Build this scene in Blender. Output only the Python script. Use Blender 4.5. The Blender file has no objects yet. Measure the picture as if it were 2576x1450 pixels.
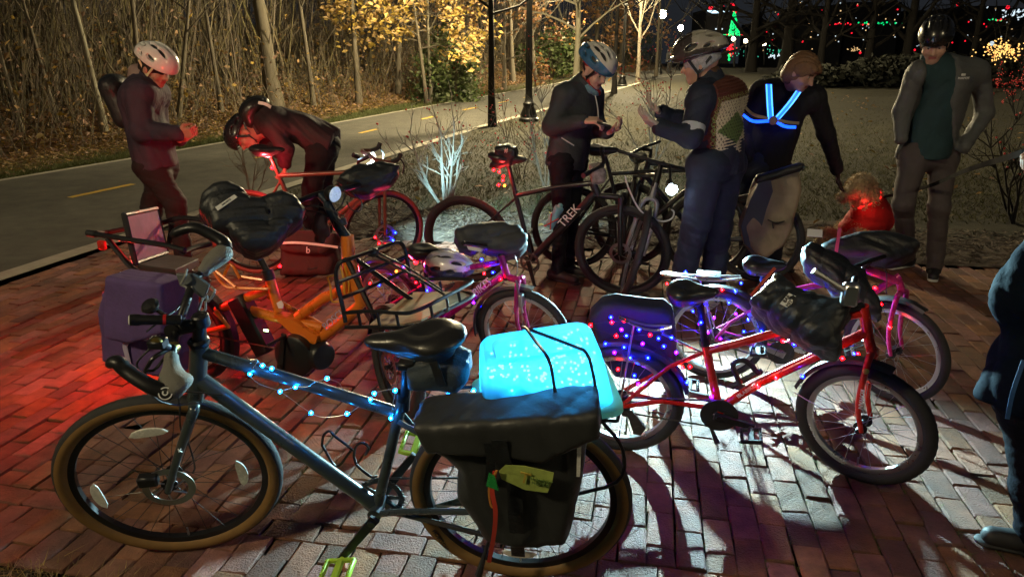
import bpy, math, random
import numpy as np
from mathutils import Vector
random.seed(7); rng = np.random.default_rng(7)
sc = bpy.context.scene; COL = sc.collection
PI = math.pi
# ------------------------------------------------------------------ camera, sky, exposure
W0, H0, F0, HC = 2576., 1450., 1776., 1.62          # picture measured at 2576 wide
TH = math.atan(572. / F0); CT, ST = math.cos(TH), math.sin(TH)
cam = bpy.data.cameras.new('camera'); camo = bpy.data.objects.new('camera', cam); COL.objects.link(camo)
camo.location = (0, 0, HC); camo.rotation_euler = (PI / 2 - TH, 0, 0)
cam.sensor_width = 36; cam.lens = 36 * F0 / W0; cam.clip_start = .05; cam.clip_end = 2000
sc.camera = camo
wd = bpy.data.worlds.new('World'); sc.world = wd; wd.use_nodes = True
wn = wd.node_tree.nodes; wl = wd.node_tree.links
bg = wn['Background']
sky = wn.new('ShaderNodeTexSky'); sky.sky_type = 'NISHITA'; sky.sun_disc = False
sky.sun_elevation = math.radians(-4.5); sky.sun_rotation = math.radians(200)
mixw = wn.new('ShaderNodeMix'); mixw.data_type = 'RGBA'; mixw.inputs[0].default_value = .92
wl.new(sky.outputs[0], mixw.inputs[6]); mixw.inputs[7].default_value = (.125, .14, .17, 1)   # night sky with town glow
wl.new(mixw.outputs[2], bg.inputs[0]); bg.inputs[1].default_value = .105
vs = sc.view_settings; vs.view_transform = 'Standard'; vs.look = 'None'; vs.exposure = .22; vs.gamma = 1
sc.view_settings.use_curve_mapping = False
sc.render.engine = 'CYCLES'
cy = sc.cycles; cy.use_denoising = True; cy.max_bounces = 6; cy.diffuse_bounces = 2; cy.glossy_bounces = 3
cy.transmission_bounces = 6; cy.transparent_max_bounces = 12; cy.sample_clamp_indirect = 3; cy.sample_clamp_direct = 0
cy.caustics_reflective = False; cy.caustics_refractive = False
try: cy.denoiser = 'OPENIMAGEDENOISE'; cy.denoising_input_passes = 'RGB_ALBEDO_NORMAL'
except Exception: pass

# ------------------------------------------------------------------ measuring helpers
def A(*p): return np.array(p, float)
def nrm(v): v = np.asarray(v, float); return v / (np.linalg.norm(v) + 1e-12)
def ray(u, v):
    X = (u - W0 / 2) / F0; V = (v - H0 / 2) / F0
    return A(X, CT - V * ST, -ST - V * CT)
CAM = A(0, 0, HC)
def hz(y):                                            # the ground climbs gently beyond the plaza
    y = np.asarray(y, float); return np.clip(y - 6.6, 0, 34) * .021
def P(u, v, y): d = ray(u, v); return CAM + d * (y / d[1])
def G(u, v, z=0.):
    d = ray(u, v); h = z
    for _ in range(30):
        t = (h - HC) / d[2]; p = CAM + d * t; h = h * .3 + .7 * (float(hz(p[1])) + z)
        if t < 0 or p[1] > 400: break
    return p
def Q(x0, y0, s): return lambda x, y: ((x0 + x / s) * .644, (y0 + y / s) * .644)
z1, z2, z3, z4 = Q(0, 0, 1.45), Q(800, 0, 1.611), Q(1900, 0, 1.45), Q(2900, 0, 1.45)
z5, z6, z7, z8 = Q(100, 1200, 1.378), Q(1200, 1150, 1.3157), Q(2200, 900, 1.45), Q(2900, 900, 1.318)
y1, y2, y3, y4 = Q(300, 700, 2.416), Q(380, 950, 2.417), Q(700, 650, 2.417), Q(800, 950, 2.416)
y5, y6, y7, y8 = Q(1250, 850, 2.417), Q(1600, 550, 2.0718), Q(2500, 950, 2.417), Q(3200, 900, 2.416)
x1, x2, x3, x4, x5, x6 = Q(400, 100, 2.4175), Q(820, 350, 3.222), Q(2050, 100, 2.418), Q(2450, 80, 2.338), Q(2850, 150, 1.6117), Q(3400, 0, 1.2617)

# ------------------------------------------------------------------ materials
MATS = {}
def M(name, col=(.5, .5, .5), rough=.6, metal=0., var=.18, vs=9., bump=0., bs=60., coat=0., emit=None, es=0., trans=0., alpha=1., sheen=0., attr=None, island=0., objrand=0., spec=.5, distort=0., stretch=None, transl=0., world=False):
    if name in MATS: return MATS[name]
    m = bpy.data.materials.new(name); m.use_nodes = True; MATS[name] = m
    nt = m.node_tree; N = nt.nodes; L = nt.links; b = N['Principled BSDF']
    b.inputs['Roughness'].default_value = rough; b.inputs['Metallic'].default_value = metal
    b.inputs['Coat Weight'].default_value = coat; b.inputs['Coat Roughness'].default_value = .12
    b.inputs['Transmission Weight'].default_value = trans; b.inputs['Alpha'].default_value = alpha
    b.inputs['Specular IOR Level'].default_value = spec
    if sheen: b.inputs['Sheen Weight'].default_value = sheen
    tc = N.new('ShaderNodeTexCoord'); vec = tc.outputs['Object']
    if world: vec = N.new('ShaderNodeNewGeometry').outputs['Position']
    if stretch:
        mp = N.new('ShaderNodeMapping'); mp.inputs['Scale'].default_value = stretch; L.new(vec, mp.inputs[0]); vec = mp.outputs[0]
    def mixc(bt, fac, a, c):
        x = N.new('ShaderNodeMix'); x.data_type = 'RGBA'; x.blend_type = bt; x.clamp_result = False
        for sck, val in ((x.inputs[0], fac), (x.inputs[6], a), (x.inputs[7], c)):
            if hasattr(val, 'is_output'): L.new(val, sck)
            else: sck.default_value = val
        return x.outputs[2]
    c = (*col, 1)
    if attr:
        at = N.new('ShaderNodeAttribute'); at.attribute_name = attr; c = at.outputs['Color']
    def ramp(src, lo, hi):
        r = N.new('ShaderNodeMapRange'); L.new(src, r.inputs[0]); r.inputs[1].default_value = .25; r.inputs[2].default_value = .75
        r.inputs[3].default_value = lo; r.inputs[4].default_value = hi; return r.outputs[0]
    if var:
        n = N.new('ShaderNodeTexNoise'); n.inputs['Scale'].default_value = vs; n.inputs['Detail'].default_value = 6; n.inputs['Roughness'].default_value = .65
        n.inputs['Distortion'].default_value = distort; L.new(vec, n.inputs['Vector'])
        f = ramp(n.outputs['Fac'], 1 - var, 1 + var)
        cb = N.new('ShaderNodeCombineColor'); [L.new(f, cb.inputs[i]) for i in range(3)]
        c = mixc('MULTIPLY', 1., c, cb.outputs[0])
        if world:                                     # broad stains that run over many pieces
            n3 = N.new('ShaderNodeTexNoise'); n3.inputs['Scale'].default_value = 1.7; n3.inputs['Detail'].default_value = 7; n3.inputs['Roughness'].default_value = .7; n3.inputs['Distortion'].default_value = .6; L.new(vec, n3.inputs['Vector'])
            f3 = ramp(n3.outputs['Fac'], .52, 1.38); cb3 = N.new('ShaderNodeCombineColor'); [L.new(f3, cb3.inputs[i]) for i in range(3)]; c = mixc('MULTIPLY', 1., c, cb3.outputs[0])
        rr = ramp(n.outputs['Fac'], max(.02, rough - .12), min(1, rough + .1)); L.new(rr, b.inputs['Roughness'])
    if island or objrand:
        src = N.new('ShaderNodeNewGeometry').outputs['Random Per Island'] if island else N.new('ShaderNodeObjectInfo').outputs['Random']
        amt = island or objrand
        hs = N.new('ShaderNodeHueSaturation')
        r1 = N.new('ShaderNodeMapRange'); L.new(src, r1.inputs[0]); r1.inputs[3].default_value = 1 - amt; r1.inputs[4].default_value = 1 + amt
        L.new(r1.outputs[0], hs.inputs['Value'])
        wnz = N.new('ShaderNodeTexWhiteNoise'); wnz.noise_dimensions = '1D'; L.new(src, wnz.inputs['W'])
        r2 = N.new('ShaderNodeMapRange'); L.new(wnz.outputs['Value'], r2.inputs[0]); r2.inputs[3].default_value = .5 - amt * .05; r2.inputs[4].default_value = .5 + amt * .05
        L.new(r2.outputs[0], hs.inputs['Hue'])
        r3 = N.new('ShaderNodeMapRange'); L.new(wnz.outputs['Value'], r3.inputs[0]); r3.inputs[3].default_value = 1 - amt * .6; r3.inputs[4].default_value = 1 + amt * .3
        L.new(r3.outputs[0], hs.inputs['Saturation'])
        if hasattr(c, 'is_output'): L.new(c, hs.inputs['Color'])
        else: hs.inputs['Color'].default_value = c
        c = hs.outputs[0]
    if hasattr(c, 'is_output'): L.new(c, b.inputs['Base Color'])
    else: b.inputs['Base Color'].default_value = c
    if bump:
        n2 = N.new('ShaderNodeTexNoise'); n2.inputs['Scale'].default_value = bs; n2.inputs['Detail'].default_value = 5; n2.inputs['Roughness'].default_value = .6
        L.new(vec, n2.inputs['Vector'])
        bp = N.new('ShaderNodeBump'); bp.inputs['Strength'].default_value = bump; bp.inputs['Distance'].default_value = .01
        L.new(n2.outputs['Fac'], bp.inputs['Height']); L.new(bp.outputs[0], b.inputs['Normal'])
    if emit:
        b.inputs['Emission Color'].default_value = (*emit, 1); b.inputs['Emission Strength'].default_value = es
    if transl:
        tr = N.new('ShaderNodeBsdfTranslucent'); ms = N.new('ShaderNodeMixShader'); ms.inputs[0].default_value = transl
        if hasattr(c, 'is_output'): L.new(c, tr.inputs[0])
        else: tr.inputs[0].default_value = c
        L.new(b.outputs[0], ms.inputs[1]); L.new(tr.outputs[0], ms.inputs[2]); L.new(ms.outputs[0], N['Material Output'].inputs[0])
    return m

# ------------------------------------------------------------------ mesh plumbing; geo = (V, F4, F3)
def geo(V, F4=None, F3=None):
    V = np.asarray(V, float).reshape(-1, 3)
    F4 = np.zeros((0, 4), int) if F4 is None or len(F4) == 0 else np.asarray(F4, int)
    F3 = np.zeros((0, 3), int) if F3 is None or len(F3) == 0 else np.asarray(F3, int)
    return V, F4, F3
def join(gs):
    o = 0; Vs, a, b = [], [], []
    for V, F4, F3 in gs: Vs.append(V); a.append(F4 + o); b.append(F3 + o); o += len(V)
    return np.concatenate(Vs), np.concatenate(a), np.concatenate(b)
def mesh(name, gs, mat=None, smooth=True, col=None, org=None):
    V, F4, F3 = join(gs if isinstance(gs, list) else [gs])
    if org is not None: V = V - org
    me = bpy.data.meshes.new(name)
    me.vertices.add(len(V)); me.vertices.foreach_set('co', V.astype(np.float32).ravel())
    nl = F4.size + F3.size; me.loops.add(nl); me.polygons.add(len(F4) + len(F3))
    me.loops.foreach_set('vertex_index', np.concatenate([F4.ravel(), F3.ravel()]).astype(np.int32))
    st = np.concatenate([np.arange(len(F4)) * 4, F4.size + np.arange(len(F3)) * 3]).astype(np.int32)
    me.polygons.foreach_set('loop_start', st)
    me.polygons.foreach_set('use_smooth', np.full(len(st), bool(smooth)))
    if mat: me.materials.append(mat)
    me.update(calc_edges=True)
    if col is not None:
        at = me.color_attributes.new('col', 'FLOAT_COLOR', 'POINT')
        c4 = np.ones((len(V), 4), np.float32); c4[:, :3] = col; at.data.foreach_set('color', c4.ravel())
    if smooth and smooth != 2:
        try: me.set_sharp_from_angle(angle=math.radians(42))
        except Exception: pass
    return me
ORG = {}
def mk(name, gs, mat, parent=None, smooth=True, col=None, label=None, cat=None, group=None, kind=None):
    org = ORG[parent.name] if parent is not None else None
    if parent is None and cat:                        # a thing of one mesh: origin at its own base
        V = join(gs if isinstance(gs, list) else [gs])[0]
        org = A(*((V.min(0) + V.max(0)) / 2)); org[2] = V[:, 2].min()
    o = bpy.data.objects.new(name, mesh(name, gs, mat, smooth, col, org)); COL.objects.link(o)
    if parent is not None: o.parent = parent; ORG[o.name] = org
    else:
        if org is not None: o.location = org
        ORG[o.name] = org if org is not None else A(0, 0, 0)
    tag(o, label, cat, group, kind); return o
def tag(o, label=None, cat=None, group=None, kind=None):
    for k, v in (('label', label), ('category', cat), ('group', group), ('kind', kind)):
        if v: o[k] = v
def thing(name, label, cat, loc, group=None):
    o = bpy.data.objects.new(name, None); COL.objects.link(o); o.location = loc; o.empty_display_size = .1
    ORG[o.name] = A(*loc); tag(o, label, cat, group); return o
def sub(name, parent):                                # an empty part that gathers sub-parts
    o = bpy.data.objects.new(name, None); COL.objects.link(o); o.parent = parent; o.empty_display_size = .05
    ORG[o.name] = ORG[parent.name]; return o
def lamp(name, parent, loc, col, power, r=.05, spot=None, aim=None, blend=.5):
    l = bpy.data.lights.new(name, 'SPOT' if spot else 'POINT'); l.energy = power; l.color = col; l.shadow_soft_size = r
    o = bpy.data.objects.new(name, l); COL.objects.link(o)
    if parent is not None: o.parent = parent; o.location = A(*loc) - ORG[parent.name]
    else: o.location = loc
    if spot:
        l.spot_size = math.radians(spot); l.spot_blend = blend
        o.rotation_euler = Vector(A(*aim) - A(*loc)).to_track_quat('-Z', 'Y').to_euler()
    return o

# ------------------------------------------------------------------ shapes
def frame_of(d):
    d = nrm(d); r = A(0, 0, 1) if abs(d[2]) < .9 else A(1, 0, 0)
    a = nrm(np.cross(r, d)); return a, np.cross(d, a)
def smoothpts(pts, n=5, closed=False):
    p = np.asarray(pts, float); k = len(p)
    if k < 3: return p
    out = []
    rngk = range(k if closed else k - 1)
    for i in rngk:
        if closed: p0, p1, p2, p3 = p[i - 1], p[i], p[(i + 1) % k], p[(i + 2) % k]
        else: p1, p2 = p[i], p[i + 1]; p0 = p[i - 1] if i else 2 * p1 - p2; p3 = p[i + 2] if i + 2 < k else 2 * p2 - p1
        for t in np.linspace(0, 1, n, endpoint=False):
            out.append(.5 * ((2 * p1) + (-p0 + p2) * t + (2 * p0 - 5 * p1 + 4 * p2 - p3) * t * t + (-p0 + 3 * p1 - 3 * p2 + p3) * t ** 3))
    if not closed: out.append(p[-1])
    return np.array(out)
def tube(pts, r, n=8, closed=False, caps=True, flat=None):
    p = np.asarray(pts, float); k = len(p); r = np.broadcast_to(np.asarray(r, float), (k,))
    T = np.empty_like(p)
    for i in range(k):
        a = p[(i - 1) % k] if (closed or i) else p[i]; b = p[(i + 1) % k] if (closed or i < k - 1) else p[i]
        T[i] = nrm(b - a)
    a, b = frame_of(T[0]); ang = np.linspace(0, 2 * PI, n, endpoint=False); V = []
    for i in range(k):
        a = nrm(a - T[i] * (a @ T[i])); b = np.cross(T[i], a)
        e1, e2 = (a, b)
        ring = p[i] + r[i] * (np.cos(ang)[:, None] * e1 + np.sin(ang)[:, None] * e2)
        if flat is not None:
            fd, s = flat; fd = nrm(fd); c = (ring - p[i]) @ fd; ring = ring + fd * (c * (s - 1))[:, None]
        V.append(ring)
    V = np.concatenate(V); F = []
    for i in range(k if closed else k - 1):
        j = (i + 1) % k; o = np.arange(n); F.append(np.stack([i * n + o, i * n + (o + 1) % n, j * n + (o + 1) % n, j * n + o], 1))
    F3 = []
    if caps and not closed:
        V = np.concatenate([V, p[[0, -1]]]); c0, c1 = len(V) - 2, len(V) - 1; o = np.arange(n)
        F3 = np.concatenate([np.stack([np.full(n, c0), (o + 1) % n, o], 1), np.stack([np.full(n, c1), (k - 1) * n + o, (k - 1) * n + (o + 1) % n], 1)])
    return geo(V, np.concatenate(F), F3)
def lathe(c, ax, prof, n=24, ref=None, closed=False, arc=None):
    """prof: (along axis, radius)"""
    ax = nrm(ax); a, b = frame_of(ax)
    if ref is not None: a = nrm(ref - ax * (ref @ ax)); b = np.cross(ax, a)
    full = arc is None
    ang = np.linspace(0, 2 * PI, n, endpoint=False) if full else np.linspace(arc[0], arc[1], n)
    pr = np.asarray(prof, float); k = len(pr)
    V = (np.asarray(c) + pr[:, 0][:, None, None] * ax + pr[:, 1][:, None, None] * (np.cos(ang)[:, None] * a + np.sin(ang)[:, None] * b)[None]).reshape(-1, 3)
    F = []; o = np.arange(n if full else n - 1)
    for i in range(k if closed else k - 1):
        j = (i + 1) % k; F.append(np.stack([i * n + o, i * n + (o + 1) % n, j * n + (o + 1) % n, j * n + o], 1))
    return geo(V, np.concatenate(F))
def ball(c, r, n=10, m=6, sq=None):
    t = np.linspace(0, PI, m + 1); g = lathe((0, 0, 0), (0, 0, 1), np.stack([-np.cos(t), np.sin(t)], 1), n)
    V = g[0] * (r if np.ndim(r) == 0 else np.asarray(r)) + np.asarray(c); return V, g[1], g[2]
def box(c, ax, h, bev=0.):
    """ax: three unit axes (rows), h: half sizes"""
    ax = np.asarray(ax, float); h = np.asarray(h, float)
    if bev <= 0:
        s = A(*[[i, j, k] for i in (-1, 1) for j in (-1, 1) for k in (-1, 1)]).reshape(8, 3)
        F = [[0, 1, 3, 2], [4, 6, 7, 5], [0, 4, 5, 1], [2, 3, 7, 6], [0, 2, 6, 4], [1, 5, 7, 3]]
        return geo(np.asarray(c) + (s * h) @ ax, F)
    b = min(bev, *(h * .98)); V = []; F4 = []; F3 = []; idx = {}
    for i in (-1, 1):
        for j in (-1, 1):
            for k in (-1, 1):
                s = A(i, j, k)
                for q in range(3):
                    p = s * h - s * b; p[q] = s[q] * h[q]; idx[(i, j, k, q)] = len(V); V.append(p)
                t = [idx[(i, j, k, q)] for q in range(3)]; F3.append(t if i * j * k > 0 else t[::-1])
    def f(l): F4.append(l)
    for s in (-1, 1):
        sq = [(-1, -1), (1, -1), (1, 1), (-1, 1)]
        for q in range(3):
            l = []
            for (a, c2) in sq:
                t = [0, 0, 0]; t[q] = s; t[(q + 1) % 3] = a; t[(q + 2) % 3] = c2; l.append(idx[(*t, q)])
            f(l if s > 0 else l[::-1])
    for q in range(3):
        q1, q2 = (q + 1) % 3, (q + 2) % 3
        for a in (-1, 1):
            for c2 in (-1, 1):
                def id_(sq_, face): t = [0, 0, 0]; t[q] = sq_; t[q1] = a; t[q2] = c2; return idx[(*t, face)]
                l = [id_(-1, q1), id_(1, q1), id_(1, q2), id_(-1, q2)]; f(l[::-1] if a * c2 > 0 else l)
    return geo(np.asarray(c) + np.array(V) @ ax, F4, F3)
def prism(pts, thick, bev=0.):
    """closed planar outline swept by the vector thick; ear-free fan from the centroid"""
    p = np.asarray(pts, float); t = np.asarray(thick, float); k = len(p)
    c = p.mean(0); layers = [p, p + t] if not bev else [p + (c - p) * bev, p + t * .12, p + t * .88, p + t + (c - p) * bev]
    V = np.concatenate(layers + [[c], [c + t]]); n = len(layers); F = []; o = np.arange(k)
    for i in range(n - 1): F.append(np.stack([i * k + o, i * k + (o + 1) % k, (i + 1) * k + (o + 1) % k, (i + 1) * k + o], 1))
    F3 = np.concatenate([np.stack([np.full(k, n * k), (o + 1) % k, o], 1), np.stack([np.full(k, n * k + 1), (n - 1) * k + o, (n - 1) * k + (o + 1) % k], 1)])
    return geo(V, np.concatenate(F), F3)
def text(name, s, size, loc, xdir, up, mat, parent, depth=.0015, shear=0., align='CENTER', lift=.002):
    cu = bpy.data.curves.new(name, 'FONT'); cu.body = s; cu.size = size; cu.extrude = depth; cu.align_x = align; cu.align_y = 'CENTER'; cu.shear = shear; cu.resolution_u = 3
    t = bpy.data.objects.new(name, cu); COL.objects.link(t); dg = bpy.context.evaluated_depsgraph_get()
    me = bpy.data.meshes.new_from_object(t.evaluated_get(dg)); bpy.data.objects.remove(t)
    x = nrm(xdir); n = nrm(np.cross(x, up)); y = np.cross(n, x); o = ORG[parent.name]
    V = np.empty(len(me.vertices) * 3, np.float32); me.vertices.foreach_get('co', V); V = V.reshape(-1, 3)
    V = np.asarray(loc) + n * lift + V @ np.stack([x, y, n]) - o
    me.vertices.foreach_set('co', V.astype(np.float32).ravel()); me.materials.clear(); me.materials.append(mat); me.update()
    ob = bpy.data.objects.new(name, me); COL.objects.link(ob); ob.parent = parent; ORG[ob.name] = o; return ob

# ------------------------------------------------------------------ soft shapes: blended distance fields meshed on a grid
class SDF:
    def __init__(s): s.ops = []; s.lo = []; s.hi = []; s.nz = None
    def add(s, fn, k, op, lo=None, hi=None):
        s.ops.append((op, k, fn))
        if op == 'u': s.lo.append(lo); s.hi.append(hi)
        return s
    def cap(s, a, b, ra, rb=None, k=.02, op='u', sq=None):
        a = A(*a); b = A(*b); rb = ra if rb is None else rb; ab = b - a; L2 = max(ab @ ab, 1e-12)
        def fn(p):
            q = p - a
            if sq is not None: dv, sc_ = sq; q = q + dv * (q @ dv)[:, None] * (1 / sc_ - 1)
            t = np.clip(q @ ab / L2, 0, 1); d = np.sqrt(((q - t[:, None] * ab) ** 2).sum(1)) - (ra + (rb - ra) * t)
            return d * (sq[1] if sq is not None and sq[1] < 1 else 1)
        m = max(ra, rb) * (max(1, sq[1]) if sq is not None else 1)
        return s.add(fn, k, op, np.minimum(a, b) - m, np.maximum(a, b) + m)
    def ell(s, c, r, R=None, k=.02, op='u'):
        c = A(*c); r = A(*r); R = np.eye(3) if R is None else np.asarray(R, float)
        def fn(p):
            q = (p - c) @ R.T; k0 = np.sqrt(((q / r) ** 2).sum(1)); k1 = np.sqrt(((q / r ** 2) ** 2).sum(1)) + 1e-9
            return k0 * (k0 - 1) / k1
        return s.add(fn, k, op, c - r.max(), c + r.max())
    def box(s, c, h, R=None, rd=.01, k=.01, op='u'):
        c = A(*c); h = A(*h); R = np.eye(3) if R is None else np.asarray(R, float)
        def fn(p):
            q = np.abs((p - c) @ R.T) - (h - rd); return np.sqrt((np.maximum(q, 0) ** 2).sum(1)) + np.minimum(q.max(1), 0) - rd
        m = np.linalg.norm(h); return s.add(fn, k, op, c - m, c + m)
    def half(s, p0, n, k=.004, op='i'):
        p0 = A(*p0); n = nrm(n); return s.add(lambda p: (p - p0) @ n, k, op)
    def ev(s, p, sel=None, rb=0.):
        """sel: block index per point plus block centres, to skip shapes that are far away"""
        d = np.full(len(p), 9., np.float64)
        for op, k, fn in s.ops:
            if sel is None: pp = p; ix = slice(None)
            else:
                cen, bi, m = sel; pc = fn(cen); rel = (pc < rb + k) if op != 'i' else (pc > -rb - k)
                if not rel.any(): continue
                if rel.all(): pp = p; ix = slice(None)
                else: ix = np.repeat(rel, m); pp = p[ix]
            e = fn(pp); x = d[ix]; k = max(k, 1e-5)
            if op == 'u': h = np.maximum(k - np.abs(x - e), 0) / k; d[ix] = np.minimum(x, e) - h * h * k * .25
            elif op == 's': h = np.maximum(k - np.abs(x + e), 0) / k; d[ix] = np.maximum(x, -e) + h * h * k * .25
            else: h = np.maximum(k - np.abs(x - e), 0) / k; d[ix] = np.maximum(x, e) + h * h * k * .25
        if s.nz is not None: d = d + s.nz(p)
        return d
    def geo(s, res, B=12):
        lo = np.min(s.lo, 0) - res * 4 - .02; hi = np.max(s.hi, 0) + res * 4 + .02
        nb = np.ceil((hi - lo) / (res * B)).astype(int)
        bi = np.stack(np.meshgrid(*[np.arange(n) for n in nb], indexing='ij'), -1).reshape(-1, 3)
        cen = lo + (bi + .5) * B * res - res * .5; rb = B * res * .87
        dc = s.ev(cen); near = np.abs(dc) < rb * 1.7 + .02
        D = np.where(dc < 0, -1., 1.).astype(np.float32).reshape(nb)
        D = np.repeat(np.repeat(np.repeat(D, B, 0), B, 1), B, 2)
        lb = np.stack(np.meshgrid(*[np.arange(B)] * 3, indexing='ij'), -1).reshape(-1, 3)
        nbi = bi[near]
        for c0 in range(0, len(nbi), 160):
            ch = nbi[c0:c0 + 160]; g = (ch[:, None] * B + lb[None]).reshape(-1, 3)
            v = s.ev(lo + g * res, (cen[near][c0:c0 + 160], None, B ** 3), rb * 1.6 + .02); D[g[:, 0], g[:, 1], g[:, 2]] = v
        S = D < 0; cs = np.zeros(np.array(S.shape) - 1, np.int8)
        off = np.array([[i, j, k] for i in (0, 1) for j in (0, 1) for k in (0, 1)])
        for o in off: cs += S[o[0]:S.shape[0] - 1 + o[0], o[1]:S.shape[1] - 1 + o[1], o[2]:S.shape[2] - 1 + o[2]]
        act = np.argwhere((cs > 0) & (cs < 8)); idx = np.full(cs.shape, -1, np.int32); idx[act[:, 0], act[:, 1], act[:, 2]] = np.arange(len(act))
        cv = np.stack([D[act[:, 0] + o[0], act[:, 1] + o[1], act[:, 2] + o[2]] for o in off], 1)
        sm = np.zeros((len(act), 3)); ct = np.zeros(len(act))
        for i in range(8):
            for j in range(i + 1, 8):
                if np.abs(off[i] - off[j]).sum() != 1: continue
                m = (cv[:, i] < 0) != (cv[:, j] < 0); t = cv[m, i] / (cv[m, i] - cv[m, j]); sm[m] += off[i] + t[:, None] * (off[j] - off[i]); ct[m] += 1
        V = lo + res * (act + sm / ct[:, None]); Q4 = []
        for ax in range(3):
            a, b = (ax + 1) % 3, (ax + 2) % 3
            s0 = [slice(None)] * 3; s1 = [slice(None)] * 3; s0[ax] = slice(0, -1); s1[ax] = slice(1, None)
            d = np.argwhere(S[tuple(s0)] != S[tuple(s1)]); d = d[(d[:, a] > 0) & (d[:, b] > 0) & (d[:, a] < S.shape[a] - 1) & (d[:, b] < S.shape[b] - 1)]
            ea = np.eye(3, dtype=int)[a]; eb = np.eye(3, dtype=int)[b]
            q = np.stack([idx[tuple((d - ea - eb).T)], idx[tuple((d - eb).T)], idx[tuple(d.T)], idx[tuple((d - ea).T)]], 1)
            fl = S[tuple(d.T)]; q[~fl] = q[~fl][:, ::-1]; Q4.append(q)
        return geo(V, np.concatenate(Q4))
def folds(amp, f=28., seed=0, dirs=None, warp=.03):
    """cloth creases: warped ridges of a few directions, strong in some places and absent in others"""
    r = np.random.default_rng(seed); D = r.normal(size=(5, 3)) if dirs is None else np.asarray(dirs, float) + r.normal(size=(len(dirs), 3)) * .25
    D = D / np.linalg.norm(D, axis=1)[:, None]; ph = r.uniform(0, 6.3, (len(D), 4)); fr = f * r.uniform(.6, 1.5, len(D)); amp = amp * 1.7
    def fn(p):
        w = p + warp * np.sin(p[:, [1, 2, 0]] * f * .42 + ph[0, :3]); o = np.zeros(len(p))
        for i, (d, h, q) in enumerate(zip(D, ph, fr)):
            m = .5 + .5 * np.sin(p @ D[(i + 1) % len(D)] * f * .33 + h[1]); o += (np.sqrt(np.abs(np.sin(w @ d * q * 1.5 + h[3]))) * 1.6 - 1.2) * m
        for i in (0, 1, 2):                           # finer crumples riding on the big ones
            m = np.clip(np.sin(p @ D[(i + 2) % len(D)] * f * .5 + ph[i, 2]), 0, 1); o += .42 * (np.sqrt(np.abs(np.sin((w * 1.1) @ D[i] * fr[i] * 4.1 + ph[i, 1]))) * 1.6 - 1.2) * m
        return -o * amp / len(D) ** .5
    return fn
# ================================================================== THE SETTING
# path edges measured on the ground, then used as x(y)
def edge(pts):
    g = np.array([G(*q) for q in pts]); y = np.concatenate([[-30], g[:, 1], [g[-1, 1] + 60]])
    s0 = (g[1, 0] - g[0, 0]) / (g[1, 1] - g[0, 1]); s1 = (g[-1, 0] - g[-2, 0]) / (g[-1, 1] - g[-2, 1])
    x = np.concatenate([[g[0, 0] + s0 * (-30 - g[0, 1])], g[:, 0], [g[-1, 0] + s1 * 60]]); return lambda yy: np.interp(yy, y, x)
xf = edge([(0, 455), (330, 400), (830, 312), (1200, 246), (1400, 210), (1560, 186)])
xn = edge([(0, 690), (193, 628), (433, 552), (1190, 322), (1390, 268), (1600, 210)])
def hgt(x, y):
    x = np.asarray(x, float); y = np.asarray(y, float); s = np.clip(xf(y) - 1.3 - x, 0, 60)
    return hz(y) + np.where(s < 9, .3 * s * s / (s + 1.5), .3 * 81 / 10.5 + .06 * (s - 9)) * np.clip((y + 8) / 10, 0, 1)
def GM(u, v):                                         # meet the ground, bank included
    d = ray(u, v); t = np.linspace(1, 160, 6000); p = CAM + t[:, None] * d; k = np.argmax(p[:, 2] < hgt(p[:, 0], p[:, 1]))
    return p[k] if k else CAM + d * 60
def sheet(ys, xs_of, lift, hf=hgt, n=24):
    V = []; t = np.linspace(0, 1, n)
    for y in ys:
        a, b = xs_of(y); x = a + (b - a) * t; V.append(np.stack([x, np.full(n, y), hf(x, np.full(n, y)) + lift], 1))
    V = np.concatenate(V); k = len(ys); o = np.arange(n - 1)
    return geo(V, np.concatenate([np.stack([i * n + o, i * n + o + 1, (i + 1) * n + o + 1, (i + 1) * n + o], 1) for i in range(k - 1)]))
YS = np.concatenate([np.linspace(-12, 20, 65), np.linspace(21, 60, 40), np.linspace(64, 260, 40)])
m_lawn = M('winter lawn soil', (.03, .026, .011), .95, var=.55, vs=1.6, bump=.9, bs=45)
m_litter = M('woodland floor', (.07, .05, .025), .95, var=.6, vs=2.5, bump=1., bs=24)
m_asph = M('asphalt', (.088, .082, .066), .9, var=.5, vs=3.2, bump=1., bs=110)
m_conc = M('pale concrete', (.36, .33, .27), .9, var=.22, vs=9, bump=.3, bs=80)
m_mulch = M('mulch floor', (.075, .055, .042), .95, var=.5, vs=7, bump=1., bs=60)
mk('ground', sheet(YS, lambda y: (float(xn(y)) + .02, 150), -.012, n=110), m_lawn, kind='structure')
mk('woodland_floor', sheet(YS, lambda y: (-120, float(xf(y)) - .02), -.004, n=150), m_litter, kind='structure')
PATH = mk('path', sheet(YS, lambda y: (float(xf(y)) - .05, float(xn(y)) + .05), 0., n=14), m_asph, kind='structure')
for nm, f, a, b in (('kerb_strip', xf, -.09, .05), ('kerb_strip', xn, -.03, .17)):
    for_ys = YS
    mk(nm, sheet(for_ys, lambda y: (float(f(y)) + a, float(f(y)) + b), .008, n=3), m_conc, kind='structure')
m_yel = M('worn yellow road paint', (.62, .40, .05), .8, var=.3, vs=30, bump=.3, bs=150)
dash_px = [((175, 497), (335, 463)), ((640, 398), (705, 386)), ((905, 335), (948, 325)), ((1060, 300), (1097, 292)), ((1165, 277), (1200, 270)), ((1255, 259), (1278, 254)), ((1318, 246), (1336, 242))]
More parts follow.
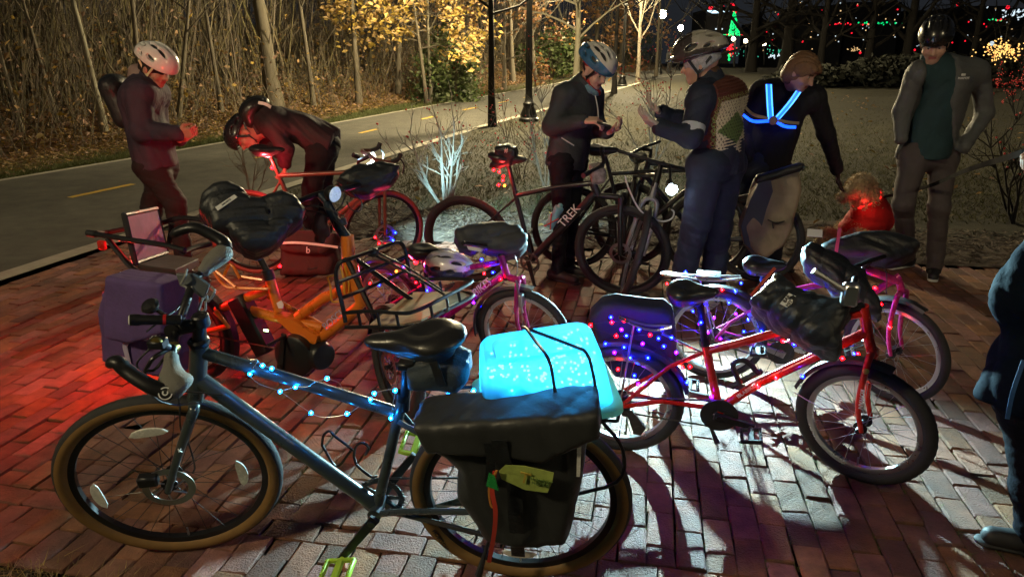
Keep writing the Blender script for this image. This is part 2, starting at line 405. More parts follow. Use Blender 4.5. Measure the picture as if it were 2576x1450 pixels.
for a, b in dash_px:
    pa, pb = G(*a), G(*b); d_ = nrm((pb - pa)[:2]); n_ = A(d_[1], -d_[0]) * .05
    V = []
    for t in np.linspace(0, 1, 9):
        c_ = pa + (pb - pa) * t
        for s_ in (-1, 1): xy = c_[:2] + n_ * s_ * (1 + .12 * math.sin(t * 31 + s_)); V.append([*xy, float(hgt(*xy)) + .004])
    mk('road_dash', geo(V, [[2 * i, 2 * i + 1, 2 * i + 3, 2 * i + 2] for i in range(8)]), m_yel, PATH)

# ---- brick plaza: running bond along the path's direction
PD = nrm([.198, 1.0506]); PN = A(PD[1], -PD[0])
def onplaza(a, c): return PD * a + PN * c
m_brick = M('clay paver', (.205, .086, .054), .8, var=.45, vs=12, bump=1., bs=130, objrand=.36, world=True)
m_brick2 = M('clay paver field', (.205, .086, .054), .8, var=.45, vs=12, bump=1., bs=130, island=.36, world=True)
m_sand = M('joint sand with moss', (.06, .052, .038), .95, var=.5, vs=30, bump=.6, bs=120)
cor = [onplaza(*q) for q in ((1.5, -6.2), (1.5, 6.5), (6.27, 6.5), (6.27, -6.2))]
PLZ = mk('plaza', [prism([[*onplaza(a, c), -.10] for a, c in ((1.62, -5.25), (1.62, 6.4), (6.27, 6.4), (6.27, -5.02))], (0, 0, .088))], m_sand, kind='structure')
var_me = []
for i in range(10):                                   # ten slightly different pavers
    r_ = np.random.default_rng(i)
    g_ = box((0, 0, -.022), np.eye(3), (.0975, .0475, .022), .0045); V = g_[0].copy()
    V[:, 2] += np.where(V[:, 2] > -.03, V[:, 0] * r_.normal(0, .012) + V[:, 1] * r_.normal(0, .02), 0); V[:, :2] *= 1 + r_.normal(0, .008, 2); V[:, :2] += r_.normal(0, .0021, (len(V), 2)); V[:, 2] += r_.normal(0, .0008, len(V))
    var_me.append((V, g_[1], g_[2], mesh('brick', [(V, g_[1], g_[2])], m_brick, smooth=False)))
cells = []
row = 0; c = -5.6
while c < 6.2:
    a = 2.141
    if row % 2: cells.append((2.0905, c, 0., .49)); a = 2.2413
    while a < 6.25: cells.append((a, c, 0., 1.)); a += .2005
    for a, l_ in (((1.8395, 1.), (1.689, .49)) if row % 2 else ((1.8895, .49), (1.739, 1.))): cells.append((a, c, 0., l_))
    row += 1; c += .1005
c = -5.6
while c < 6.2: cells.append((1.99, c, 1., 1.)); c += .2005
bl = []
for a, c, rot, ls_ in cells:
    x, y = onplaza(a, c)
    if x < float(xn(y)) + .235 or a > 6.24: continue
    d_ = A(x, y, 0) - CAM; dep = d_[1] * CT - d_[2] * ST; u = W0 / 2 + F0 * d_[0] / dep if dep > .2 else -9e9; v = H0 / 2 + F0 * -(d_[2] * CT + d_[1] * ST) / dep if dep > .2 else 9e9
    vis = -60 < u < W0 + 60 and v < H0 + 60
    bl.append((0 if vis else 1, dep, x, y, rot, ls_))
bl.sort(key=lambda t: t[:2]); near_b = [t for t in bl if t[0] == 0][:300]; rest = [t for t in bl if t[0] == 0][300:] + [t for t in bl if t[0] and t[1] < 9]
ang0 = math.atan2(PD[1], PD[0])
fieldg = []
for i, (vis, dep, x, y, rot, ls_) in enumerate(near_b + rest):
    k = rng.integers(10); an = ang0 + rot * PI / 2 + rng.normal(0, .012); z = rng.normal(0, .0026) - (rng.random() < .07) * .006; flip = PI if rng.random() < .5 else 0
    jx, jy = rng.normal(0, .0012, 2)
    if i < 300:
        o = bpy.data.objects.new('brick', var_me[k][3]); COL.objects.link(o); o.parent = PLZ; o.location = (x + jx, y + jy, z); o.rotation_euler = (0, 0, an + flip); o.scale = (ls_, 1, 1)
    else:
        ca, sa = math.cos(an + flip), math.sin(an + flip); V = var_me[k][0] * A(ls_, 1, 1)
        fieldg.append((np.stack([x + jx + V[:, 0] * ca - V[:, 1] * sa, y + jy + V[:, 0] * sa + V[:, 1] * ca, z + V[:, 2]], 1), var_me[k][1], var_me[k][2]))
mk('brick_field', fieldg, m_brick2, PLZ, smooth=False, kind='stuff')

# ---- mulch bed between plaza and lawn
cs_ = np.linspace(-4.7, 9, 260); as_ = np.linspace(0, 1, 34); V = []; bump_ = rng.normal(0, .007, (260, 34))
for ci, c in enumerate(cs_):
    far = 7.55 + .25 * math.sin(c * 1.3) + .12 * math.sin(c * 3.7) - .1 * (c < 0)
    for ti, t in enumerate(as_):
        x, y = onplaza(6.225 + (far - 6.225) * t, c); V.append([max(x, float(xn(y)) + .2), y, float(hgt(x, y)) + .002 + .03 * math.sin(min(t * 1.3, 1) * PI) ** .7 + (bump_[ci, ti] if 0 < ti < 33 else 0)])
n_ = len(as_); o_ = np.arange(n_ - 1)
mk('mulch_bed', geo(V, np.concatenate([np.stack([i * n_ + o_, (i + 1) * n_ + o_, (i + 1) * n_ + o_ + 1, i * n_ + o_ + 1], 1) for i in range(len(cs_) - 1)])), m_mulch, kind='structure')

def scatter_leaves(P3, size, up=.25, curl=.3, r=rng):
    """small folded leaves: two triangles pairs around a midrib"""
    n = len(P3); s = size * r.uniform(.6, 1.4, n); th = r.uniform(0, 2 * PI, n); nz = np.stack([r.normal(0, up, n), r.normal(0, up, n), np.ones(n)], 1)
    nz /= np.linalg.norm(nz, axis=1)[:, None]; d = np.stack([np.cos(th), np.sin(th), np.zeros(n)], 1); d -= nz * (d * nz).sum(1)[:, None]; d /= np.linalg.norm(d, axis=1)[:, None]
    w = np.cross(nz, d); c = (r.uniform(.1, 1, n) * curl * s)[:, None]
    a = P3 - d * s[:, None]; b = P3 + d * s[:, None]; l = P3 + w * (s * .55)[:, None] + nz * c + d * (s * .15)[:, None]; q = P3 - w * (s * .55)[:, None] + nz * c + d * (s * .15)[:, None]
    V = np.stack([a, q, b, l], 1).reshape(-1, 3); i = np.arange(n) * 4
    return geo(V, None, np.concatenate([np.stack([i, i + 1, i + 2], 1), np.stack([i, i + 2, i + 3], 1)]))
# mulch chips and needles
a = rng.uniform(6.3, 7.6, 9000); c = rng.uniform(-4.5, 5.5, 9000); xy = PD[None] * a[:, None] + PN[None] * c[:, None]; k = xy[:, 0] > xn(xy[:, 1]) + .25; xy = xy[k]
pz = np.column_stack([xy, hgt(xy[:, 0], xy[:, 1]) + .034 * np.sin(np.clip((a[k] - 6.26) / 1.3, 0, 1) * PI) + .014])
th = rng.uniform(0, PI, len(pz)); d_ = np.column_stack([np.cos(th), np.sin(th), rng.normal(0, .25, len(pz))]) * rng.uniform(.012, .05, len(pz))[:, None]; w_ = np.column_stack([-np.sin(th), np.cos(th), rng.normal(0, .4, len(pz))]) * .0045
i = np.arange(len(pz)) * 4
m_chip = M('bark mulch', (.13, .095, .07), .9, var=.3, vs=20, island=.5)
mk('bark_mulch', geo(np.stack([pz - d_ - w_, pz + d_ - w_, pz + d_ + w_, pz - d_ + w_], 1).reshape(-1, 3), np.stack([i, i + 1, i + 2, i + 3], 1)), m_chip, kind='stuff', smooth=False)
# lawn blades
def blades(P3, h, lean, w=.004):
    n = len(P3); hh = h * rng.uniform(.4, 1.3, n); th = rng.uniform(0, 2 * PI, n); d = np.stack([np.cos(th), np.sin(th), np.zeros(n)], 1)
    ln = rng.normal(0, lean, (n, 2)); tip = P3 + np.column_stack([ln * hh[:, None], hh]); V = np.stack([P3 - d * w, P3 + d * w, tip], 1).reshape(-1, 3)
    return geo(V, None, np.arange(3 * n).reshape(-1, 3))
m_grass = M('lawn grass', (.06, .056, .02), .8, var=.35, vs=1.3, island=.45, transl=.25)
gy = 7.2 + rng.gamma(1.4, 4.2, 90000); gx = rng.uniform(-4, 14, 90000) * (gy / 9) ; k = (gx > xn(gy) + .3) & (gy < 40)
gx, gy = gx[k], gy[k]; al = gx * PD[0] + gy * PD[1]; k = al > 7.6 + .35 * np.sin((gx * PN[0] + gy * PN[1]) * 1.3 + .2) + rng.normal(0, .12, len(al)); gx, gy = gx[k], gy[k]
mk('grass', blades(np.column_stack([gx, gy, hgt(gx, gy) - .012]), .05, .9, .006), m_grass, kind='stuff', smooth=False)
# verge grass left of the path
gy = 8 + rng.gamma(1.3, 6, 60000); s_ = np.abs(rng.normal(0, .9, 60000)) + .1; gx = xf(gy) - s_; k = gy < 60
mk('verge_grass', blades(np.column_stack([gx, gy, hgt(gx, gy)])[k], .07, .9, .006), M('verge grass', (.10, .115, .03), .8, var=.3, vs=1.5, island=.45, transl=.25), kind='stuff', smooth=False)
# dry grass at the near corner of the plaza
ga = rng.uniform(1.2, 1.66, 6000); gc = rng.uniform(-3.2, -1.0, 6000); ga -= .02 * np.sin(gc * 20) ; xy = PD[None] * ga[:, None] + PN[None] * gc[:, None]
mk('dry_grass', blades(np.column_stack([xy, np.full(len(xy), -.02)]), .035, 1.6, .003), M('dry grass', (.32, .22, .08), .85, var=.2, vs=8, island=.4, transl=.2), kind='stuff', smooth=False)
# moss tufts in the brick joints
js = []
for q in range(1500):
    cc = round(rng.uniform(-2, 3) / .1005) * .1005 + .05 - 5.6 % .1005; aa = rng.uniform(2.1, 4.2); x, y = onplaza(aa, cc - .002); js += [[x + rng.normal(0, .003), y + rng.normal(0, .012), -.012] for _ in range(9)]
mk('joint_moss', blades(np.array(js), .018, .8, .0014), M('moss', (.14, .17, .05), .9, var=.3, island=.4), PLZ, kind='stuff', smooth=False)
# leaf litter on the bank
n = 52000; u_ = rng.uniform(-150, 1720, n); yb = np.interp(u_, [-150, 0, 500, 830, 1200, 1400, 1560, 1720], [9, 9.6, 13.4, 17.6, 27, 40, 58, 70])
sb = rng.gamma(1.5, 2.6, n); dirx = (u_ - W0 / 2) / F0; gy = yb * (1 + sb * .06) ; gx = dirx * gy * .985; k = gx < xf(gy) - .15 - rng.exponential(.5, n); gx, gy = gx[k], gy[k]
m_leaf = M('dead leaves', (.27, .155, .06), .75, var=.3, vs=30, island=.55, transl=.2)
mk('leaf_litter', scatter_leaves(np.column_stack([gx, gy, hgt(gx, gy) + .03]), .055, .5), m_leaf, kind='stuff', smooth=False)
gy = rng.uniform(7, 30, 600); gx = rng.uniform(-3, 12, 600); k = (gx > xn(gy) + .2)
mk('lawn_leaves', scatter_leaves(np.column_stack([gx, gy, hgt(gx, gy) + .03])[k], .05, .4), m_leaf, kind='stuff', smooth=False)

# ================================================================== TREES
m_bark = M('grey bark', (.11, .092, .065), .9, var=.35, vs=6, bump=.8, bs=30, stretch=(1, 1, .25))
m_barkp = M('pale bark', (.19, .17, .12), .85, var=.3, vs=7, bump=.5, bs=35, stretch=(1, 1, .3))
m_barkd = M('dark bark', (.018, .015, .013), .9, var=.3, vs=7, bump=.6, bs=35, stretch=(1, 1, .3))
m_twig = M('tan stems', (.108, .083, .045), .85, var=.35, vs=3, island=.62)
def stem_geo(base, h, r, lean, twigs, seed, n=4, kink=.05, tw=(.25, .9), seg=6, twl=.22):
    q = np.random.default_rng(seed); t = np.linspace(0, 1, seg + 1); p = base + np.stack([lean[0] * t + q.normal(0, kink, seg + 1).cumsum() * .4 * h * .1, lean[1] * t + q.normal(0, kink, seg + 1).cumsum() * .4 * h * .1, h * t - .06], 1)
    gs = [tube(p, r * (1 - .72 * t), n, caps=False)]
    for k in range(twigs):
        a = q.uniform(*tw); i = int(a * seg); o = p[i] + (p[min(i + 1, seg)] - p[i]) * (a * seg - i); an = q.uniform(0, 2 * PI); L = h * twl * q.uniform(.4, 1.2) * (1.15 - a)
        d = A(math.cos(an), math.sin(an), q.uniform(.4, 1.6)); d = nrm(d); e = o + d * L * .5 + A(0, 0, .05 * L); f = e + nrm(d + q.normal(0, .35, 3)) * L * .6
        gs.append(tube([o, e, f], A(.42, .28, .1) * r * (1 - .6 * a), 3, caps=False))
        if L > .4:
            d2 = nrm(d + q.normal(0, .7, 3)); gs.append(tube([e, e + d2 * L * .35], A(.22, .08) * r * (1 - .6 * a), 3, caps=False))
    return gs
def bank_pts(n, r, umin=-120, umax=1640, smin=.8, smax=11):
    u = r.uniform(umin, umax, n); yb = np.interp(u, [-150, 0, 500, 830, 1200, 1400, 1560, 1720], [9, 9.9, 14, 19, 30, 45, 62, 75]); s = smin + r.beta(1.1, 1.6, n) * (smax - smin)
    # march outwards along the view direction until s metres behind the path edge
    y = yb.copy(); dx = (u - W0 / 2) / F0 / 1.03
    for _ in range(60): x = dx * y; y = np.where(xf(y) - x < s, y * 1.02, y)
    return np.stack([dx * y, y, hgt(dx * y, y)], 1), s
bp, bs_ = bank_pts(1750, rng, smin=3.0, smax=14)
order = np.argsort(bp[:, 1]); thick = []
sap_groups = []
for c_, i in enumerate(order):
    b = bp[i]; h = rng.uniform(2.6, 6.5); r = (.005 + rng.gamma(1.3, .0048)) * (1 + b[1] / 50); ln = rng.normal(0, 1.0, 2)
    thick.append((stem_geo(b, h, r, ln, int(rng.integers(6, 14)), int(i), n=4 if c_ < 300 else 3), b))
used = 0
for k, (gs, b) in enumerate(thick):
    if k % 3 == 0 and used < 70:
        used += 1
        t = mk('sapling', gs, m_twig, None, cat='sapling', label='thin bare tan sapling stem among the tangle of saplings on the wooded bank', group='bare saplings on the bank')
mk('thicket', [g for k, (gs, b) in enumerate(thick) if not (k % 3 == 0 and k < 210) for g in gs], m_twig, kind='stuff')
# low brush on the bank, gives the tangle between stems
bp, _ = bank_pts(1900, rng, smin=1.2, smax=10); br = []
for i, b in enumerate(bp):
    br += stem_geo(b, rng.uniform(.4, 2.2), .0055 * (1 + b[1] / 40), rng.normal(0, .5, 2), 4, 5000 + i, n=3, seg=4, tw=(.1, .9), twl=.4)
mk('brush', br, m_twig, kind='stuff')
# dead leaves still hanging in the thicket
bp, _ = bank_pts(4500, rng, smin=1.5, smax=9); bp[:, 2] += rng.gamma(1.2, .7, len(bp))
mk('hanging_leaves', scatter_leaves(bp, .06, 1.2, .4), m_leaf, kind='stuff', smooth=False)

def grow(base, h, r, seed, up=1., nb=9, b0=.35, spread=.55, levels=3, lean=(0, 0), dens=3, blen=.45):
    """trunk geo and branch geo"""
    q = np.random.default_rng(seed); t = np.linspace(0, 1, 9); p = base + np.stack([lean[0] * t + q.normal(0, .02, 9).cumsum() * .5, lean[1] * t + q.normal(0, .02, 9).cumsum() * .5, h * t - .08], 1)
    rad = r * (1 - .8 * t ** 1.1); rad[0] *= 1.45; rad[1] *= 1.05
    trunk = [tube(smoothpts(p, 3), np.interp(np.linspace(0, 1, 25), t, rad), 10)]; br = []; tips = []
    def limb(o, d, L, rr, lv):
        k = 4; pts = [o]; dd = d
        for _ in range(k): dd = nrm(dd + q.normal(0, .16, 3) + A(0, 0, .10 * up)); pts.append(pts[-1] + dd * L / k)
        br.append(tube(pts, rr * np.linspace(1, .25, k + 1), 5 if lv == 0 else 3, caps=False)); tips.append(pts[-1])
        if lv < levels - 1:
            for j in range(dens + (lv == 0)):
                i = q.integers(1, k + 1); limb(pts[i], nrm(nrm(pts[i] - pts[i - 1]) + q.normal(0, .5, 3)), L * q.uniform(.4, .62), rr * .45, lv + 1)
    for j in range(nb):
        a = b0 + (1 - b0) * (j + q.random()) / nb; i = a * 8; k = int(min(i, 7)); o = p[k] + (p[k + 1] - p[k]) * (i - k); an = j * 2.4 + q.normal(0, .3)
        d = nrm(A(math.cos(an) * spread, math.sin(an) * spread, q.uniform(.35, .9) * up)); limb(o, d, h * blen * (1.15 - a * .75), np.interp(a, t, rad) * .5, 0)
    return trunk, br, np.array(tips)
def tree(name, label, cat, u, v, rpx, h, mat, seed, group=None, vtop=None, **kw):
    b = GM(u, v); sc_ = b[1] / F0 / 1.02; r = rpx * sc_; t = thing(name, label, cat, b, group); tr, br, tips = grow(b, h, r, seed, **kw)
    mk('trunk', tr, mat, t); mk('crown', br, mat, t); return t, b, tips
tree('bare_tree', 'broad grey trunk on the leafy bank behind the bent over cyclist', 'tree', 690, 268, 19, 7., m_bark, 1, lean=(-.35, 0), b0=.36, nb=9, spread=.25, blen=.6, up=1.6)
tree('bare_tree', 'slim pale trunk on the bank behind the man with the white helmet', 'tree', 266, 335, 8, 7., m_barkp, 2, lean=(-.45, 0), b0=.5, nb=7)
tree('bare_tree', 'dark slender trunk beside the path left of the nearest lamp post', 'tree', 1237, 318, 9, 6.5, m_barkd, 3, b0=.34, nb=12, spread=.8, up=.8, lean=(.03, 0))
tree('bare_tree', 'pale young tree with spreading twigs directly behind the blue and white helmet', 'tree', 1449, 246, 9, 6.5, m_barkp, 4, b0=.3, nb=16, spread=.8, up=.8, dens=4)
tree('bare_tree', 'thin dark trunk with a mulch ring beside the second lamp post', 'tree', 1546, 234, 6, 6., m_barkd, 5, b0=.4, nb=10, spread=.6)
tree('bare_tree', 'pale slim young tree between the second and third lamp posts', 'tree', 1603, 208, 5, 8., m_bark, 6, b0=.22, nb=18, spread=.6, dens=4, up=1.2)
tree('bare_tree', 'faint pale slim tree farthest along the path by the walker', 'tree', 1650, 192, 4., 9., m_bark, 7, b0=.2, nb=14, spread=.6, dens=4, up=1.2)
tree('bare_tree', 'tall bare tree rising above the thicket left of the golden leaves', 'tree', 905, 262, 7, 8., m_bark, 8, b0=.25, nb=12, spread=.7)
tree('bare_tree', 'thin bare tree in front of the green evergreen shrub', 'tree', 1085, 258, 4, 7., m_barkp, 9, b0=.3, nb=12, spread=.6)
for k, (u, v) in enumerate([(560, 300), (450, 315), (365, 330), (790, 285), (1000, 255), (1290, 222), (1345, 214), (1500, 190), (1560, 178), (150, 340), (60, 360), (1180, 232)]):
    tree('woodland_tree', 'bare woodland tree with grey twigs deep in the thicket', 'tree', u, v - 16, rng.uniform(4, 7), rng.uniform(6, 9), m_bark, 40 + k, group='bare trees in the woods', lean=tuple(rng.normal(0, .4, 2)), b0=.25, nb=12, spread=.6)
def foliage(name, parent, cen, rad, n, size, mat, seed, lumps=14):
    q = np.random.default_rng(seed); lc = q.normal(size=(lumps, 3)); lc /= np.linalg.norm(lc, axis=1)[:, None]; lc *= q.uniform(.3, 1, lumps)[:, None] ** .6
    k = q.integers(0, lumps, n); p = lc[k] + q.normal(0, .2, (n, 3)); mk(name, scatter_leaves(A(*cen) + p * A(*rad), size, 1.3, .4, q), mat, parent, smooth=False, kind='stuff')
def leafy(name, parent, tips, n, size, mat, seed, sg=.22, zmin=-9., zmax=99.):
    q = np.random.default_rng(seed); tp = tips[(tips[:, 2] > zmin) & (tips[:, 2] < zmax)]; k = q.integers(0, len(tp), n); w = q.random(len(tp)) ** 2 + .05; k = q.choice(len(tp), n, p=w / w.sum())
    mk(name, scatter_leaves(tp[k] + q.normal(0, sg, (n, 3)) * A(1, 1, .8), size, 1.3, .4, q), mat, parent, smooth=False, kind='stuff')
m_gold = M('golden oak leaves', (.48, .32, .09), .6, var=.2, vs=10, island=.3, transl=.3)
m_rust = M('rusty oak leaves', (.30, .15, .06), .65, var=.2, vs=10, island=.35, transl=.3)
m_green = M('evergreen leaves', (.075, .10, .03), .6, var=.3, vs=4, island=.45, transl=.2)
t, b, tp = tree('oak_tree', 'oak still holding bright golden leaves above the bank', 'tree', 1075, 262, 5, 4.6, m_bark, 20, b0=.36, nb=16, spread=.9, lean=(-.5, 0), dens=4, up=.25, blen=.5)
leafy('golden_leaves', t, tp, 3300, .085, m_gold, 1, .17, b[2] + 1.3)
t, b, tp = tree('oak_tree', 'oak with dull rust coloured leaves behind the dark slender trunk', 'tree', 1268, 226, 5, 6., m_bark, 21, b0=.15, nb=15, spread=.8, dens=4, up=.35)
leafy('rust_leaves', t, tp, 2600, .095, m_rust, 3, .25)
t, b, tp = tree('oak_tree', 'distant oak with orange brown leaves right of the pale young tree', 'tree', 1535, 180, 4, 8., m_bark, 22, b0=.12, nb=15, spread=.9, dens=4, up=.4)
leafy('rust_leaves', t, tp, 2200, .16, m_rust, 4, .35)
for k, (u, v, U, V_, rx, rz, nn, lb) in enumerate([(1130, 262, 1128, 190, 1.15, 1.25, 5200, 'bushy green evergreen shrub at the edge of the woods'), (1385, 206, 1380, 150, 1.6, 1.3, 2400, 'dim green evergreen bush behind the nearest lamp post'), (1590, 170, 1590, 120, 2.5, 2.2, 1500, 'small far green bush beside the path lamps')]):
    b = GM(u, v - 8); t = thing('evergreen_shrub', lb, 'shrub', b); mk('stem', stem_geo(b, 2.2, .03, (0, 0), 12, 70 + k, twl=.5), m_bark, t)
    c0 = P(U, V_, b[1]); foliage('foliage', t, c0, (rx, .9, rz), nn, .075 if k == 0 else .12, m_green, 10 + k, lumps=26)
# dark trees and hedge at the far side of the lawn
m_dk = M('dark hedge leaves', (.012, .013, .008), .9, var=.3, vs=3, island=.4)
for k, (u, v, rpx, hh, lb) in enumerate([(1888, 181, 11.0, 14, 'dark trunk right of the lit Christmas cone'), (1975, 181, 15.3, 14, 'thick dark tree behind the bending person'), (2060, 183, 8.5, 14, 'dark forked tree behind the brown haired head'), (2180, 183, 10.2, 14, 'dark tree over the hedge with lights behind it'), (2275, 183, 11.9, 14, 'dark tree left of the man in the black helmet'), (2560, 183, 11.9, 14, 'dark tree at the right edge of the park'), (2440, 183, 7.6, 14, 'slim dark tree behind the shoulder of the grey jacket'), (1800, 181, 6.8, 14, 'slim dark tree above the crochet vest wearer')]):
    tree('dark_tree', lb, 'tree', u, v, rpx, hh, m_barkd, 80 + k, b0=.10, nb=18, spread=.9, dens=4, up=.8)
for k, (u, w, hh, lb) in enumerate([(2190, 230, 60, 'low dark hedge across the lawn behind the dog'), (2330, 150, 75, 'dark overgrown hedge left of the grey jacket'), (2500, 130, 60, 'dark hedge below the fairy lights at the right'), (2020, 130, 42, 'dark bushes beyond the bending person')]):
    b = GM(u, 216); t = thing('hedge', lb, 'hedge', b); sc_ = b[1] / F0
    mk('stem', stem_geo(b, hh * sc_, .05, (0, 0), 30, 90 + k, twl=.9, tw=(.05, .9)), m_barkd, t)
    foliage('foliage', t, b + A(0, 0, hh * sc_ * .45), (w * sc_ * .5, 1.5, hh * sc_ * .5), 5000, .16, m_dk, 30 + k, lumps=40)

# ================================================================== SHRUBS beside the plaza
m_pale = M('pale shrub bark', (.55, .55, .50), .8, var=.25, vs=12, bump=.4, bs=60)
m_dim = M('brown shrub bark', (.20, .15, .11), .85, var=.25, vs=12)
m_berry = M('red berries', (.62, .03, .03), .45, var=.1)
def shrub(name, label, u, v, stems, mat, nb, seed, twig=(5, 9), r=.012, h0=1.):
    q = np.random.default_rng(seed); b = GM(u, v); t = thing(name, label, 'shrub', b); gs = []; tips = []
    def limb(o, d, L, rr, lv):
        k = 5; pts = [o]
        for _ in range(k): d = nrm(d + q.normal(0, .13, 3) + A(0, 0, .05)); pts.append(pts[-1] + d * L / k)
        gs.append(tube(pts, rr * np.linspace(1, .3, k + 1), 5, caps=False)); tips.append(pts[-1])
        if lv < 2:
            for j in range(q.integers(*twig) if lv == 0 else 3):
                i = q.integers(2 if lv == 0 else 1, k + 1); limb(pts[i], nrm(nrm(pts[i] - pts[i - 1]) + q.normal(0, .5, 3)), L * q.uniform(.25, .5), rr * .5, lv + 1)
    for (uu, vv, yy) in stems:
        e = P(uu, vv, b[1] + yy); o = b + A(q.normal(0, .02), q.normal(0, .02), -.03); limb(o, nrm(e - o), np.linalg.norm(e - o), r, 0)
    mk('stem', gs, mat, t)
    tips = np.array(tips); bg_ = []
    for j in range(nb): bg_.append(ball(tips[q.integers(len(tips))] + q.normal(0, .018, 3), .009 + .004 * q.random(), 6, 4))
    if bg_: mk('berry_cluster', bg_, m_berry, t, kind='stuff')
    return t
shrub('winterberry_shrub', 'pale many stemmed bare shrub lit white by a headlight', 1124, 520, [(1080, 330, .1), (1130, 345, 0), (1165, 400, -.1), (1105, 400, .1), (1150, 330, 0), (1120, 300, .2), (1185, 345, .0)], m_pale, 14, 1, r=.017, twig=(3, 5))
shrub('winterberry_shrub', 'pale bare shrub leaning left beside the drop bar handlebars', 1112, 512, [(1000, 395, 0), (1030, 360, .1), (1015, 330, 0)], m_pale, 8, 2, r=.018, twig=(4, 6))
shrub('winterberry_shrub', 'thin shrub with red berries behind the rider in blue and white helmet', 1372, 468, [(1365, 200, .1), (1330, 230, 0), (1400, 260, 0), (1310, 330, 0), (1355, 300, .2)], m_dim, 70, 3, r=.011, twig=(6, 10))
shrub('winterberry_shrub', 'red berry shrub between the two talking riders', 1640, 420, [(1600, 200, 0), (1650, 190, .1), (1690, 210, 0), (1720, 230, 0), (1580, 250, .1), (1670, 260, .2)], m_dim, 170, 4, r=.012, twig=(7, 11))
shrub('winterberry_shrub', 'bare twiggy shrub at the path edge behind the drop bar bicycle', 640, 498, [(600, 390, 0), (650, 380, 0), (690, 395, .1), (630, 350, 0)], m_dim, 0, 5, r=.009)
shrub('winterberry_shrub', 'bare dark shrub with a few berries at the right edge', 2556, 560, [(2470, 330, 0), (2560, 290, 0), (2500, 400, -.1), (2590, 380, 0), (2600, 330, 0)], m_barkd, 30, 6, r=.016, twig=(5, 8))
shrub('winterberry_shrub', 'dark shrub full of red berries below the fairy lights at right', 2560, 300, [(2500, 175, 0), (2540, 170, 0), (2580, 180, .1), (2520, 210, 0)], m_barkd, 380, 7, r=.02, twig=(8, 12))
shrub('winterberry_shrub', 'wispy berry shrub beside the base of the nearest lamp post', 1310, 445, [(1290, 270, 0), (1320, 240, .1), (1260, 290, 0), (1340, 300, 0)], m_dim, 50, 8, r=.008, twig=(6, 9))
shrub('winterberry_shrub', 'faint berry twigs left of the dark slender trunk', 1160, 420, [(1100, 250, 0), (1160, 235, .1), (1200, 290, 0)], m_dim, 30, 9, r=.007, twig=(6, 9))

# ================================================================== STREET LAMPS along the path
m_iron = M('black cast iron', (.012, .012, .012), .45, var=.2, vs=10, bump=.2, bs=40)
WARM = (1., .82, .47)
def street_lamp(label, p, power, lit=True):
    t = thing('street_lamp', label, 'street lamp', p, 'black lamp posts along the path')
    mk('base', [lathe(p, (0, 0, 1), [(-.05, .24), (.06, .24), (.09, .20), (.14, .21), (.34, .13), (.42, .145), (.46, .10), (.6, .085), (.72, .082)], 16)], m_iron, t)
    fl = lathe(p, (0, 0, 1), [(.70, .078), (2., .07), (3.35, .058)], 24); V = fl[0].copy(); i = np.arange(len(V)) % 24
    V[:, :2] = p[:2] + (V[:, :2] - p[:2]) * np.where(i % 2, .88, 1.04)[:, None]
    mk('pole', [(V, fl[1], fl[2]), lathe(p, (0, 0, 1), [(3.3, .06), (3.34, .10), (3.4, .10), (3.44, .07), (3.52, .12), (3.58, .12), (3.6, .02)], 16)], m_iron, t)
    mk('lantern_glass', [lathe(p, (0, 0, 1), [(3.6, .10), (3.7, .18), (3.85, .235), (4.0, .20), (4.12, .12)], 16)], M('lit lamp glass %d' % power, (.9, .85, .7), .3, var=0, emit=WARM, es=power), t)
    mk('lantern_rib', [tube([p + A(.10 * math.cos(q_), .10 * math.sin(q_), 3.58), p + A(.245 * math.cos(q_), .245 * math.sin(q_), 3.85), p + A(.13 * math.cos(q_), .13 * math.sin(q_), 4.13)], .012, 5) for q_ in np.arange(6) * PI / 3], m_iron, t, kind='stuff')
    mk('cap', [lathe(p, (0, 0, 1), [(4.10, .19), (4.14, .17), (4.2, .08), (4.28, .04), (4.34, .03), (4.4, .01)], 14)], m_iron, t)
    return t
def at_y(u, y, pole=True): d = ray(u, 300); x = d[0] / d[1] * y; return A(x, y, float(hgt(x, y)))
LP = [G(1330, 304), G(1565, 217), G(1658, 188), G(1705, 178)]
street_lamp('near black fluted lamp post rising behind the rider in the blue and white helmet', LP[0], 2200)
street_lamp('second black lamp post standing left of the dark bicycle helmet with a visor', LP[1], 2600)
street_lamp('third lamp post with its round glass head glowing above the path', LP[2], 800)
street_lamp('fourth lamp post, the smaller glowing head right of the third', LP[3], 420)
street_lamp('fifth and farthest lamp post glowing low over the path', G(1745, 172) * A(1, 1, 1), 300)
LOFF = A(-3.95, -.75, 0.)
street_lamp('lamp post at the near end of the row beside the plaza', LOFF, 235)
street_lamp('lamp post at the near end of the plaza on the right', A(5.2, -1.6, 0.), 95)
# ---- the lone walker, far lights
m_dark = M('dark clothing', (.015, .015, .018), .9, var=.2)
